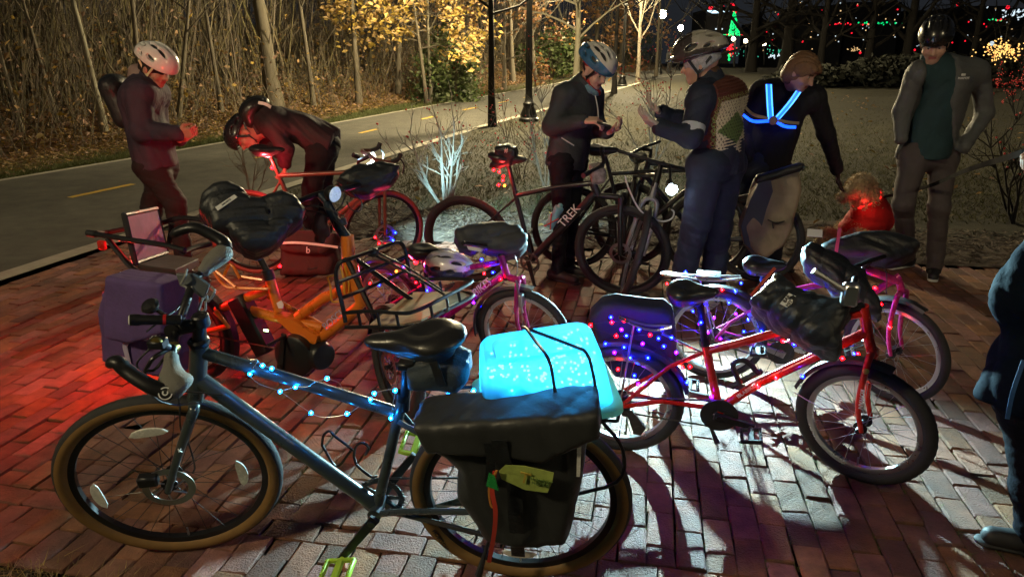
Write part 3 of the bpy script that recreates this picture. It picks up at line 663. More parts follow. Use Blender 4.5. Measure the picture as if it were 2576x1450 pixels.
# ================================================================== BICYCLES
def _poly(s, pts, normal, thick, rd=.02, k=.02, op='u'):
    """soft slab: a closed outline in its plane, given real thickness and rounded edges"""
    p = np.asarray(pts, float); n = nrm(normal); c = p.mean(0); a, b = frame_of(n); q = np.stack([(p - c) @ a, (p - c) @ b], 1); K = len(q)
    def fn(x):
        d = x - c; X = np.stack([d @ a, d @ b], 1); z = np.abs(d @ n) - thick / 2; best = np.full(len(X), 1e9); ins = np.zeros(len(X), bool)
        for i in range(K):
            u, v = q[i], q[(i + 1) % K]; e = v - u; w = X - u; t = np.clip(w @ e / (e @ e + 1e-12), 0, 1); best = np.minimum(best, ((w - t[:, None] * e) ** 2).sum(1))
            cnd = (u[1] > X[:, 1]) != (v[1] > X[:, 1]); den = (v[1] - u[1]) if abs(v[1] - u[1]) > 1e-9 else 1e-9
            ins ^= cnd & (X[:, 0] < (v[0] - u[0]) * (X[:, 1] - u[1]) / den + u[0])
        d2 = np.sqrt(best) * np.where(ins, -1, 1) + rd; dz = z + rd
        return np.minimum(np.maximum(d2, dz), 0) + np.sqrt(np.maximum(d2, 0) ** 2 + np.maximum(dz, 0) ** 2) - rd
    m = np.abs(n) * thick / 2 + .01; return s.add(fn, k, op, p.min(0) - m, p.max(0) + m)
SDF.poly = _poly
m_rub = M('black rubber tyre', (.022, .022, .024), .75, var=.2, vs=20, bump=.3, bs=200)
m_tan = M('tan tyre wall', (.21, .115, .036), .7, var=.15, vs=30)
m_alu = M('brushed aluminium', (.6, .6, .62), .32, 1., var=.1)
m_blk = M('black anodised metal', (.018, .018, .02), .38, .3, var=.15)
m_pla = M('black plastic', (.02, .02, .022), .5, var=.15, vs=20, bump=.12, bs=120)
m_steel = M('steel spokes', (.45, .45, .47), .35, 1., var=.1)
m_lea = M('black saddle leather', (.02, .02, .022), .36, var=.15, vs=18, bump=.08, bs=150, coat=.15)
m_refl = M('clear reflector plastic', (.75, .75, .72), .25, var=.25, vs=60, coat=.5)
m_wht = M('white print', (.8, .8, .8), .5, var=.05)
m_nylon = M('black nylon cloth', (.016, .018, .022), .45, var=.25, vs=9, bump=.6, bs=26, spec=.5)
m_chain = M('oily chain steel', (.10, .095, .09), .4, .9, var=.2, vs=60, bump=.5, bs=400)
GROUP_TY = None
def wheel(t, c, ax, r, w, rim_m=None, wall=None, ns=28, disc=0, cass=0, knob=0, ref=(), steer=None, tyre_m=None, rimh=.02):
    rim_m = rim_m or m_blk; tyre_m = tyre_m or m_rub; ax = nrm(ax); up = nrm(A(0, 0, 1) - ax * ax[2]); fw = np.cross(up, ax); wp = sub('wheel', t); rc = r - w / 2
    th = np.linspace(0, 2 * PI, 17)
    if wall: seg = [(-PI * .33, PI * .33, tyre_m, 'tyre'), (PI * .33, PI * .86, wall, 'sidewall'), (-PI * .86, -PI * .33, wall, 'sidewall')]
    else: seg = [(-PI * .9, PI * .9, tyre_m, 'tyre')]
    for a0, a1, m, nm in seg:
        tt = np.linspace(a0, a1, 11); g = lathe(c, ax, np.stack([np.sin(tt) * w / 2, rc + np.cos(tt) * w / 2], 1), 72 if not knob else 96, ref=up)
        if knob and nm == 'tyre':
            V = g[0].reshape(11, 96, 3); out = nrm(V[5, 0] - c); j = np.arange(96)
            for i in range(2, 9): V[i] += (V[i] - c) * (np.where((j + (i % 2)) % 2, knob, 0) / r)[:, None]
            g = (V.reshape(-1, 3), g[1], g[2])
        mk(nm, g, m, wp, label='tan sidewall of the tyre' if nm == 'sidewall' and wall is m_tan else None)
    ro = r - w * .93; hw = .012
    mk('rim', lathe(c, ax, [(-hw, ro), (-hw * 1.05, ro - .008), (-hw * .8, ro - rimh), (hw * .8, ro - rimh), (hw * 1.05, ro - .008), (hw, ro)], 64, closed=True), rim_m, wp)
    mk('hub', lathe(c, ax, [(-.062, .002), (-.062, .010), (-.035, .012), (-.033, .026), (-.029, .026), (-.027, .013), (.027, .013), (.029, .026), (.033, .026), (.035, .012), (.062, .010), (.062, .002)], 18), m_blk, wp)
    sp = []
    for i in range(ns):
        a = 2 * PI * i / ns; s = 1 if i % 2 else -1; b = a + (.55 if (i // 2) % 2 else -.55); f = lambda q, rr: c + (fw * math.cos(q) + up * math.sin(q)) * rr
        sp.append(tube([f(b, .024) + ax * s * .03, f(a, ro - rimh)], .0011, 4, caps=False))
    mk('spoke_set', sp, m_steel if rim_m is not m_blk else m_blk, wp)
    mk('valve', tube([c - up * (ro - rimh) , c - up * (ro - rimh - .035)], .0035, 6), m_alu, wp)
    if disc:
        s = disc; g = lathe(c + ax * s * .042, ax, [(-.001, .058), (-.001, .08), (.001, .08), (.001, .058)], 40, closed=True); arms = [tube([c + ax * s * .042 + (fw * math.cos(a) + up * math.sin(a)) * .02, c + ax * s * .042 + (fw * math.cos(a + .5) + up * math.sin(a + .5)) * .06], .003, 4) for a in np.arange(6) * PI / 3]
        mk('brake_disc', [g] + arms, m_steel, wp)
    if cass:
        gs = []
        for k in range(6):
            rr = .022 + .0055 * k; x = cass * (.042 - .004 * k); n = 24; g = lathe(c + ax * x, ax, [(-.001, rr * .55), (-.001, rr + .003), (.001, rr + .003), (.001, rr * .55)], n * 2, closed=True)
            V = g[0].reshape(4, n * 2, 3)
            for i in (1, 2): V[i, ::2] = c + ax * x + (V[i, ::2] - c - ax * x) * ((rr - .002) / (rr + .003))
            gs.append((V.reshape(-1, 3), g[1], g[2]))
        mk('cassette', gs, m_chain, wp)
    for a0 in ref:                                     # spoke reflectors
        tt = np.linspace(-1, 1, 9); R1 = ro - rimh - .055; o = [c + ax * .02 + (fw * math.cos(a0 + q * .26) + up * math.sin(a0 + q * .26)) * (R1 + .016 * (1 - q * q) ** .5) for q in tt] + [c + ax * .02 + (fw * math.cos(a0 + q * .26) + up * math.sin(a0 + q * .26)) * (R1 - .016 * (1 - q * q) ** .5) for q in tt[::-1][1:-1]]
        mk('reflector', prism(o, ax * .006, .08), m_refl, wp, smooth=False)
    return wp
class Bike:
    def __init__(s, label, R, Fc, lean, name='bicycle'):
        s.R = A(*R, 0); s.F = A(*Fc, 0); s.a = nrm(s.F - s.R); h = A(s.a[1], -s.a[0], 0); h = h if h[1] < 0 else -h
        s.h = h; l = math.radians(lean); s.up = A(0, 0, math.cos(l)) + h * math.sin(l); s.n = h * math.cos(l) - A(0, 0, math.sin(l))
        s.t = thing(name, label, 'bicycle', (s.R + s.F) / 2)
    def p(s, uv, off=0.):
        d = ray(*uv); o = s.R + s.n * off; t = ((o - CAM) @ s.n) / (d @ s.n); return CAM + d * t
    def ps(s, f, pts): return [s.p(f(*q[:2]), q[2] if len(q) > 2 else 0.) for q in pts]
    def l(s, x, z, off=0.): return s.R + s.a * x + s.up * z + s.n * off
    def axis(s, yaw, lean):
        """steered wheel: ground heading (deg) and lean towards the camera"""
        y = math.radians(yaw); a = A(math.cos(y), math.sin(y), 0); h = A(math.sin(y), -math.cos(y), 0); l = math.radians(lean)
        up = A(0, 0, math.cos(l)) + h * math.sin(l); return h * math.cos(l) - A(0, 0, math.sin(l)), up, a
    def bar(s, name, pts, r, mat, n=10, smooth=0, parent=None, **kw):
        p = smoothpts(pts, smooth) if smooth else np.asarray(pts); rr = r
        if np.ndim(r): rr = np.interp(np.linspace(0, 1, len(p)), np.linspace(0, 1, len(r)), r)
        return mk(name, tube(p, rr, n, **kw), mat, parent or s.t)
def saddle(t, N, T, up, w=.075, mat=None, name='saddle', drop=.02):
    f = nrm(T - N); L = np.linalg.norm(T - N); up = nrm(up - f * (up @ f)); sd = np.cross(f, up); R = np.stack([f, sd, up]); S = SDF()
    S.cap(N + f * .02 - up * .012, N + f * L * .62 - up * .015, .021, .042, sq=(up, .62)); S.ell(T - f * L * .27 - up * .012, (L * .29, w, .027), R, k=.05)
    S.cap(N + f * .04 - up * .025, N + f * L * .7 - up * (.03 + drop), .017, .05, k=.03, sq=(up, .8))
    S.half(N - up * (.045 + drop * 1.2) , -up, .02); S.ell(N + f * L * .55 + up * .105, (L * .5, .12, .1), R, k=.02, op='s')
    sp = sub(name, t); mk('saddle_shell', S.geo(.0055), mat or m_lea, sp)
    b = T - f * L * .5 - up * .075
    mk('saddle_rail', [tube(smoothpts([T - f * .05 - up * .035 + sd * s * .022, T - f * L * .38 - up * .062 + sd * s * .022, T - f * L * .62 - up * .062 + sd * s * .022, N + f * .06 - up * .03 + sd * s * .008], 4), .0035, 6) for s in (-1, 1)], m_steel, sp); return sp
def seat_clamp(t, p, up, f): mk('seat_clamp', box(p, np.stack([f, np.cross(up, f), up]), (.025, .028, .012), .005), m_blk, t)
def pedal(t, c, ax, fw, mat, s=.05, par=None):
    ax = nrm(ax); fw = nrm(fw); up = np.cross(ax, fw); R = np.stack([ax, fw, up]); gs = []
    for q in (-1, 1):
        gs.append(box(c + fw * q * s * .85, R, (s, .006, .009), .003)); gs.append(box(c + ax * q * s * .92, R, (.006, s * .85, .008), .003))
        for k in (-.7, -.25, .25, .7): gs.append(tube([c + fw * q * s * .85 + ax * k * s + up * .008, c + fw * q * s * .85 + ax * k * s + up * .016], .0025, 5))
    gs += [tube([c - ax * s * 1.25, c + ax * s], .008, 8), box(c, R, (s * .9, .012, .008), .004)]
    return mk('pedal', gs, mat, par or t)
def crank(t, o, d, ax, L, mat, pm, side, ps=.045):
    """o: bottom bracket, ax: outward axis, d: arm direction"""
    d = nrm(d); e = o + ax * side + d * L; c = sub('crank', t)
    mk('crank_arm', [prism([o + ax * side - d * .02 + np.cross(ax, d) * .017, o + ax * side - d * .02 - np.cross(ax, d) * .017, e + d * .015 - np.cross(ax, d) * .011, e + d * .015 + np.cross(ax, d) * .011], ax * .014, .06), lathe(o + ax * (side + .014), ax, [(0, .012), (.004, .011), (.004, .001)], 14)], mat, c, smooth=False)
    pedal(t, e + ax * .07, ax, nrm(A(d[1], -d[0], 0) + 1e-3) if abs(d[2]) > .95 else nrm(A(0, 0, 1) * .15 + np.cross(A(0, 0, 1), ax)), pm, ps, c)
def chainring(t, o, ax, r, guard=False, teeth=38):
    n = teeth * 2; g = lathe(o, ax, [(-.0015, r * .74), (-.0015, r + .002), (.0015, r + .002), (.0015, r * .74)], n, closed=True); V = g[0].reshape(4, n, 3)
    if not guard:
        for i in (1, 2): V[i, ::2] = o + (V[i, ::2] - o) * ((r - .004) / (r + .002))
    u, v = frame_of(ax); arms = [prism([o + (u * math.cos(a) + v * math.sin(a)) * .015 + (-u * math.sin(a) + v * math.cos(a)) * .010, o + (u * math.cos(a) + v * math.sin(a)) * .015 - (-u * math.sin(a) + v * math.cos(a)) * .010, o + (u * math.cos(a) + v * math.sin(a)) * r * .8 - (-u * math.sin(a) + v * math.cos(a)) * .007, o + (u * math.cos(a) + v * math.sin(a)) * r * .8 + (-u * math.sin(a) + v * math.cos(a)) * .007], ax * .003) for a in np.arange(5) * 2 * PI / 5]
    mk('chainring', [(V.reshape(-1, 3), g[1], g[2])] + arms, m_chain, t, smooth=False)
    if guard: mk('chain_guard', lathe(o + ax * .006, ax, [(0, r * .35), (.003, r * .5), (.003, r * 1.08), (0, r * 1.1), (-.003, r * 1.05), (-.002, r * .5)], 48, closed=True), m_pla, t)
def chain(t, a, ra, b, rb, ax, up):
    d = nrm(b - a); p = []
    for q in np.linspace(-PI / 2, PI / 2, 9): p.append(b + (d * math.cos(q) + up * math.sin(q)) * rb)
    for q in np.linspace(PI / 2, 3 * PI / 2, 13): p.append(a + (d * math.cos(q) + up * math.sin(q)) * ra)
    mk('chain', tube(np.array(p), .0042, 5, closed=True, flat=(ax, .9)), m_chain, t)
def fender(t, c, ax, R, w, a0, a1, mat, name='mudguard', up=None, fw=None):
    up = nrm(A(0, 0, 1) - ax * ax[2]); g = lathe(c, ax, [(-w / 2, R - .012), (-w * .35, R), (w * .35, R), (w / 2, R - .012), (w * .48, R - .009), (w * .33, R + .003), (-w * .33, R + .003), (-w * .48, R - .009)], 26, ref=up, closed=True, arc=(a0, a1)); mk(name, g, mat, t)
def cables(t, lists, r=.0028, mat=None):
    mk('cable', [tube(smoothpts(l, 6), r, 5, caps=False) for l in lists], mat or m_pla, t)
def cage(t, pts, mat, r=.003): mk('bottle_cage', [tube(smoothpts(p, 5), r, 6) for p in pts], mat, t)
def bag(name, label, cat, S, res, mat, group=None, fold=None):
    if fold: S.nz = folds(*fold)
    g = S.geo(res); c = (g[0].min(0) + g[0].max(0)) / 2; c[2] = g[0][:, 2].min()
    t = thing(name, label, cat, c, group); mk(name + '_shell', g, mat, t); return t
BULBC = dict(cyan=(.008, .30, 1.), red=(1., .003, .006), blue=(.002, .008, 1.), violet=(.22, .004, 1.), amber=(1., .30, .02), white=(.5, .75, 1.), tail=(1., .003, .006)); BULBE = dict(cyan=420, red=220, blue=560, violet=200, amber=60, white=120, tail=60)
def bulb_mat(k): return M('lit %s bulb' % k, BULBC[k], .3, var=0, emit=BULBC[k], es=BULBE[k] * .4)
def bulb(p, k, par, r=.0075, nm='bulb'):
    g = mk(nm, ball(p, r, 10, 6), M('%s bulb glass' % k, BULBC[k], .25, var=0, alpha=.5, emit=BULBC[k], es=2.2), par)
    mk('filament', ball(p, r * .48, 8, 5), M('%s filament' % k, BULBC[k], .3, var=0, emit=BULBC[k], es=BULBE[k]), g)
def light_string(label, wires, bulbs, wire_m, r=.006, group=None, wr=.0012):
    c = np.mean([b[0] for b in bulbs], 0); t = thing('string_light', label, 'string lights', c, group)
    mk('wire', [tube(smoothpts(w, 6), wr, 4, caps=False) for w in wires], wire_m, t, kind='stuff')
    for p, k in bulbs: bulb(p, k, t, r * (1.15 if k != 'white' else .8))
    return t

# ------------------------------------------------------------------ A: the front commuter bicycle
m_slate = M('slate blue frame paint', (.055, .072, .076), .33, .25, var=.08, coat=.5)
b = Bike('slate blue commuter bicycle with tan wall tyres nearest the camera', (.03, 1.94), (-1.119, 2.078), 10.5)
bA = b; t = b.t
axf, upf, af = b.axis(10.4, 14.5); cf = b.F + upf * .345; cr = b.R + b.up * .345
wheel(t, cf, axf, .345, .05, wall=m_tan, disc=1, ref=(PI * .53, PI * 1.04, PI * .02), ns=28)
wheel(t, cr, b.n, .345, .05, wall=m_tan, disc=1, cass=-1, ref=(-PI * .5,), ns=28)
Zt, Zs = b.p(z5(935, 195)), b.p(z5(922, 440)); BB = b.p(z6(362, 1088)); SJ = b.p(z6(474, 590)); SB = b.p(z6(492, 520))
fr = [tube([Zt, Zs], .026, 14), tube([b.p(z5(955, 243)), b.p(z6(450, 600))], .0185, 12), tube([b.p(z5(940, 385)), BB], .0235, 14), tube([SB, BB], .0165, 12), lathe(BB, b.n, [(-.04, .001), (-.04, .022), (.04, .022), (.04, .001)], 16)]
for s in (-1, 1):
    fr += [tube(smoothpts([SJ - b.up * .03 + b.n * s * .02, b.p(z6(640, 760), s * .045), cr + b.n * s * .062 + b.a * .01], 4), .0085, 8), tube(smoothpts([BB + b.n * s * .03 - b.a * .01, b.p(z6(560, 1112), s * .04), cr + b.n * s * .062], 4), .0105, 8), box(cr + b.n * s * .062, np.stack([b.a, b.n, b.up]), (.022, .004, .02), .004)]
mk('frame', fr, m_slate, t)
cro = b.p(z5(912, 500)); hb_ = cf + axf * .055
fk = [tube([Zs - b.up * .0, cro], .024, 12)]
for s in (-1, 1):
    k = cro + axf * s * .05 - b.up * .01; dr = cf + axf * s * .058; fk += [tube(smoothpts([cro + axf * s * .012, k, k + (dr - k) * .5 + af * -.004, dr], 5), np.interp(np.linspace(0, 1, 16), [0, .4, 1], [.018, .016, .010]), 10)]
mk('fork', fk, m_slate, t)
text('lettering', 'K', .02, cro + (cf - cro) * .42 + axf * .070, -af if af[0] < 0 else af, upf, m_wht, t)
mk('headset', [lathe(Zt, b.up, [(0, .03), (.012, .031), (.02, .024)], 18)], m_blk, t)
ST_ = b.p(z5(938, 45)); SBm = b.p(z5(935, 120))
mk('stem', [tube([Zt, ST_], .019, 14), lathe(ST_, b.up, [(-.03, .024), (0, .024), (.004, .02), (.004, .014), (.001, .012), (.001, .001)], 18), tube([b.p(z5(930, 92)), b.p(z5(818, 112))], [.02, .021], 12), lathe(b.p(z5(815, 112)), nrm(b.n + b.up * .1), [(-.026, .001), (-.026, .024), (.026, .024), (.026, .001)], 16)], m_blk, t)
nearb = b.ps(z5, [(815, 112, 0), (797, 200, .07), (778, 310, .14), (775, 380, .2), (790, 470, .24)])
farb = b.ps(y1, [(1000, 1300, -.01), (1040, 1140, -.07), (1105, 960, -.15), (1190, 870, -.2), (1290, 740, -.26), (1390, 650, -.29)])
b.bar('handlebar', np.concatenate([nearb[::-1], farb[1:]]), .0128, m_blk, 12, 4)
m_grip = M('grey rubber grip', (.17, .165, .15), .62, var=.15, vs=30, bump=.6, bs=260)
def grip(c0, c1, wing, nm):
    S = SDF(); S.cap(c0, c1, .019, .024, k=.02); S.cap(c0 * .35 + c1 * .65, wing, .026, .03, k=.03, sq=(nrm(b.up), .55)); mk('grip', S.geo(.005), m_grip, t)
nb5 = b.ps(z5, [(785, 270, .13), (790, 445, .235), (838, 395, .21)]); grip(nb5[0], nb5[1], nb5[2], 0)
fb5 = b.ps(y1, [(1205, 860, -.2), (1375, 690, -.28), (1345, 720, -.26)]); grip(fb5[0], fb5[1], fb5[2], 1)
for nm, f, hp in (('near', z5, [(790, 462, .24), (700, 435, .255), (610, 385, .25), (540, 335, .24), (490, 290, .235), (452, 305, .225)]), ('far', y1, [(1400, 660, -.29), (1380, 590, -.31), (1250, 510, -.315), (1110, 455, -.31), (985, 480, -.305), (900, 530, -.30)])):
    pp = smoothpts(b.ps(f, hp), 4); mk('bar_end', tube(pp, np.interp(np.linspace(0, 1, len(pp)), [0, .25, .6, .9, 1], [.023, .021, .02, .019, .012]), 12, flat=(b.up, .8)), m_blk, t)
lc = b.p(z5(752, 462), .262); lg = lathe(lc, -nrm(lc - CAM), [(0, .019), (.003, .018), (.003, .001)], 20)
mk('end_cap', lg, m_blk, t); mk('logo_ring', [lathe(lc, -nrm(lc - CAM), [(.0035, .0135), (.0045, .0135), (.0045, .0165), (.0035, .0165)], 24, closed=True, arc=(.6, 6.2)), lathe(lc + b.up * .002, -nrm(lc - CAM), [(.0035, .004), (.0045, .004), (.0045, .0075), (.0035, .0075)], 16, closed=True, arc=(2.2, 6.8))], m_wht, t)
# mount bracket, torch, bell, shifter clutter
pb = b.ps(y1, [(955, 880, -.13), (1110, 880, -.13), (1265, 985, -.13), (1215, 1120, -.12), (1110, 1040, -.11), (990, 985, -.12)])
mk('phone_mount', prism(pb, b.n * .012, .05), M('grey mount plastic', (.085, .095, .10), .5, var=.15), t, smooth=False)
mk('mount_band', [tube(smoothpts(b.ps(y1, l), 5), .004, 6) for l in ([(1040, 850, -.12), (1020, 920, -.1), (985, 985, -.1)], [(1270, 1010, -.12), (1300, 1060, -.1), (1240, 1150, -.1), (1225, 1090, -.1)], [(1190, 1120, -.1), (1150, 1240, -.08), (1210, 1230, -.06), (1215, 1150, -.06)])], M('grey rubber band', (.2, .2, .19), .6), t, kind='stuff')
a0, a1 = b.p(y1(500, 1325), .10), b.p(y1(835, 1325), .06); dd = nrm(a1 - a0)
mk('torch', [lathe(a0, dd, [(0, .001), (0, .0155), (.02, .0165), (.03, .014), (.11, .0135), (.125, .0145), (.13, .001)], 18)], m_blk, t)
mk('torch_lens', lathe(a0, -dd, [(.0005, .014), (.003, .012), (.004, .001)], 16), m_refl, t)
mk('tail_ring', lathe(a1 - dd * .006, dd, [(0, .0155), (.008, .0155)], 16), M('red plastic', (.5, .02, .02), .4), t)
cb = b.p(y1(690, 1190), .05); mk('bell', [lathe(cb, nrm(A(-.2, -.5, .8)), [(-.012, .001), (-.012, .02), (0, .026), (.008, .02), (.01, .001)], 18), tube([cb, b.p(y1(880, 1310), .03)], .006, 8)], m_blk, t)
gl = [tube([b.p(z5(690, 175), .14), b.p(z5(760, 215), .10)], .014, 10), box(b.p(z5(712, 190), .16), np.stack([b.a, b.n, b.up]), (.022, .018, .012), .004), tube(smoothpts(b.ps(z5, [(760, 230, .11), (690, 270, .15), (650, 330, .16), (640, 360, .15)]), 4), .006, 8), tube(smoothpts(b.ps(z5, [(770, 240, .12), (700, 330, .17), (655, 340, .17)]), 4), .004, 6)]
mk('brake_lever', gl, m_blk, t); mk('shifter_clamp', [lathe(b.p(z5(712, 185), .165), b.n, [(0, .016), (.008, .016), (.01, .01), (.01, .001)], 14), lathe(b.p(z5(795, 215), .075), b.n, [(-.008, .018), (.008, .018)], 14)], M('brass shifter parts', (.45, .33, .10), .35, .9), t)
cables(t, [b.ps(z5, [(650, 130, .1), (740, 60, .06), (800, 20, .02), (830, -10, -.02)]), b.ps(z5, [(690, 200, .14), (600, 300, .16), (640, 360, .13), (700, 400, .08), (830, 445, .05), (960, 460, .04), (1060, 470, .03)]), b.ps(z5, [(690, 480, .2), (740, 510, .15), (830, 525, .1), (930, 515, .07), (1050, 560, .03)]), b.ps(z5, [(810, 440, .1), (830, 530, .06), (835, 650, .05), (880, 740, .05), (910, 850, .05), (900, 890, .05)])])
mk('brake_caliper', [box(cf + upf * .05 - af * .05 + axf * .05, np.stack([af, axf, upf]), (.03, .018, .02), .006)], m_blk, t)
# seat post, saddle, crank, rack, cages
sN, sT = b.p(z6(290, 215), 0), b.p(z6(805, 190), 0)
b.bar('seat_post', [SB - b.up * .05, b.p(z6(512, 360))], .0148, m_blk, 12)
mk('seat_collar', lathe(SB, nrm(SB - BB), [(-.012, .02), (.012, .02)], 16), m_blk, t)
saddle(t, sN, sT, b.up, .082, drop=.03); seat_clamp(t, b.p(z6(515, 350)), b.up, b.a)
crank(t, BB, b.p(z6(195, 1325), .09) - BB - b.n * .06, b.n, .165, m_blk, M('lime green pedal', (.42, .62, .04), .5, var=.1), .06, .052)
crank(t, BB, BB - b.p(z6(195, 1325), .09) + b.n * .06, -b.n, .165, m_blk, MATS['lime green pedal'], .06, .052)
chainring(t, BB - b.n * .045, b.n, .078); chain(t, cr - b.n * .042, .04, BB - b.n * .045, .078, b.n, b.up)
cage(t, [b.ps(z6, [(75, 770, .02), (85, 720, .03), (115, 700, .05), (140, 725, .06), (225, 790, .06), (228, 800, .03)]), b.ps(z6, [(75, 770, .03), (150, 880, .03), (225, 800, .04)]), b.ps(z6, [(240, 830, .02), (250, 780, .05), (285, 760, .06), (315, 785, .05), (300, 820, .02)]), b.ps(z6, [(240, 830, .01), (260, 880, .04), (330, 935, .04), (355, 930, .01)])], m_blk, .0042)
mk('rack', [tube(smoothpts(l, 4), .0055, 8) for l in ([b.l(.20, .70, .06), b.l(.05, .715, .065), b.l(-.28, .715, .065)], [b.l(.20, .70, -.06), b.l(.05, .715, -.065), b.l(-.28, .715, -.065)], [b.l(-.28, .715, .065), b.l(-.29, .715, 0), b.l(-.28, .715, -.065)], [b.l(.0, .71, .065), cr + b.n * .068], [b.l(.0, .71, -.065), cr - b.n * .068], [b.l(-.24, .71, .065), b.l(-.30, .62, .07), b.l(-.29, .50, .07), b.l(-.12, .42, .07), cr + b.n * .068], [b.l(.20, .70, .06), b.l(.22, .63, .03)], [b.l(.20, .70, -.06), b.l(.22, .63, -.03)])], m_blk, t)
mk('kickstand', tube([BB - b.a * .06 - b.up * .02, b.p(z6(940, 1240), .10), b.p(z6(880, 1440), .15)], [.009, .009, .012], 8), m_pla, t)
text('lettering', 'HORIZON', .020, b.l(.255, .16, .0265), b.a * -.45 - b.up * .9, b.a * .9 - b.up * .4, m_blk, t)
# pannier on the near side
S = SDF(); po = b.ps(z6, [(556, 588, .13), (700, 565, .13), (900, 545, .13), (1200, 530, .13), (1500, 520, .13), (1505, 640, .13), (1445, 705, .13), (1425, 860, .13), (1385, 1060, .13), (1335, 1225, .13), (1120, 1240, .13), (930, 1210, .13), (850, 1090, .13), (785, 990, .13), (785, 850, .13), (720, 780, .13), (600, 720, .13)])
S.poly(po, b.n, .13, .04); top = b.ps(z6, [(570, 590, .15), (1495, 530, .15), (1500, 650, .15), (1230, 790, .16), (1000, 760, .16), (640, 730, .15)]); S.poly(top, b.n, .15, .02, k=.01)
m_tarp = M('black tarpaulin', (.036, .038, .04), .46, var=.22, vs=7, bump=.25, bs=22)
pn = bag('pannier', 'big black roll top pannier with a green luggage tag on the front bicycle', 'bag', S, .007, m_tarp, fold=(.005, 17., 3))
def strap(t, pts, w, th=.003, mat=None, name='strap', nrm_=None):
    p = smoothpts(pts, 4); n_ = nrm_; V = []
    for i in range(len(p)):
        d = nrm(p[min(i + 1, len(p) - 1)] - p[max(i - 1, 0)]); s = nrm(np.cross(d, n_)); V += [p[i] - s * w, p[i] + s * w, p[i] + s * w + n_ * th, p[i] - s * w + n_ * th]
    k = len(p); F = [[i * 4 + j, i * 4 + (j + 1) % 4, i * 4 + 4 + (j + 1) % 4, i * 4 + 4 + j] for i in range(k - 1) for j in range(4)] + [[3, 2, 1, 0], [4 * k - 4, 4 * k - 3, 4 * k - 2, 4 * k - 1]]
    return mk(name, geo(V, F), mat or m_nylon, t, smooth=False)
strap(pn, b.ps(z6, [(985, 745, .235), (1010, 860, .225), (1060, 960, .215), (1070, 1130, .212), (1085, 1340, .16)]), .02, nrm_=b.n)
strap(pn, b.ps(z6, [(930, 760, .228), (945, 850, .222), (935, 960, .212)]), .012, nrm_=b.n)
mk('reflective_strip', prism(b.ps(z6, [(1388, 755, .205), (1410, 755, .205), (1402, 930, .205), (1384, 930, .205)]), b.n * .003), m_refl, pn, smooth=False)
m_tag = M('faded green paper', (.40, .50, .12), .7, var=.25, vs=30)
tg = b.ps(z6, [(985, 905, .23), (1020, 872, .235), (1120, 878, .24), (1268, 912, .245), (1258, 965, .245), (1235, 1015, .24), (1120, 1000, .238), (1000, 945, .232)])
tt_ = mk('luggage_tag', prism(tg, b.n * .0015), m_tag, None, smooth=False, cat='tag', label='crumpled yellow green paper luggage tag tied on the black pannier')
text('lettering', 'T', .05, b.p(z6(1118, 940), .2435), b.p(z6(1200, 962), .24) - b.p(z6(1100, 940), .24), b.up, M('gold print', (.5, .36, .06), .6), tt_)
text('lettering', 'FAIRMONT\nHOTELS', .012, b.p(z6(1200, 962), .247), b.p(z6(1200, 962), .24) - b.p(z6(1100, 940), .24), b.up, M('dark green print', (.12, .2, .05), .6), tt_)
m_rib = M('red ribbon', (.6, .06, .04), .6)
rbn = strap(pn, b.ps(z6, [(965, 905, .24), (950, 1000, .25), (968, 1110, .25), (960, 1230, .24), (935, 1370, .21)]), .006, mat=m_rib, name='ribbon', nrm_=b.n)
strap(pn, b.ps(z6, [(975, 900, .245), (935, 980, .25), (945, 1080, .25), (975, 1090, .25)]), .0025, mat=M('orange cord', (.6, .25, .05), .6), name='tag_cord', nrm_=b.n)
mk('charm', [prism(b.ps(z6, [(935, 910, .25), (965, 930, .25), (985, 1000, .25), (920, 975, .25)]), b.n * .006, .1)], M('green plastic charm', (.03, .35, .08), .3), pn, smooth=False)
# saddle bag
S = SDF(); S.poly(b.ps(z6, [(525, 350), (760, 300), (832, 330), (838, 400), (790, 455), (540, 440)]), b.n, .13, .03)
sbg = bag('saddle_bag', 'small dark saddle bag hanging under the nearest black saddle', 'bag', S, .006, M('dark blue cordura', (.03, .045, .06), .7, var=.2, vs=30, bump=.4, bs=140), fold=(.002, 30, 1))
strap(sbg, b.ps(z6, [(650, 345, .068), (670, 400, .07), (690, 460, .066)]), .012, nrm_=b.n)
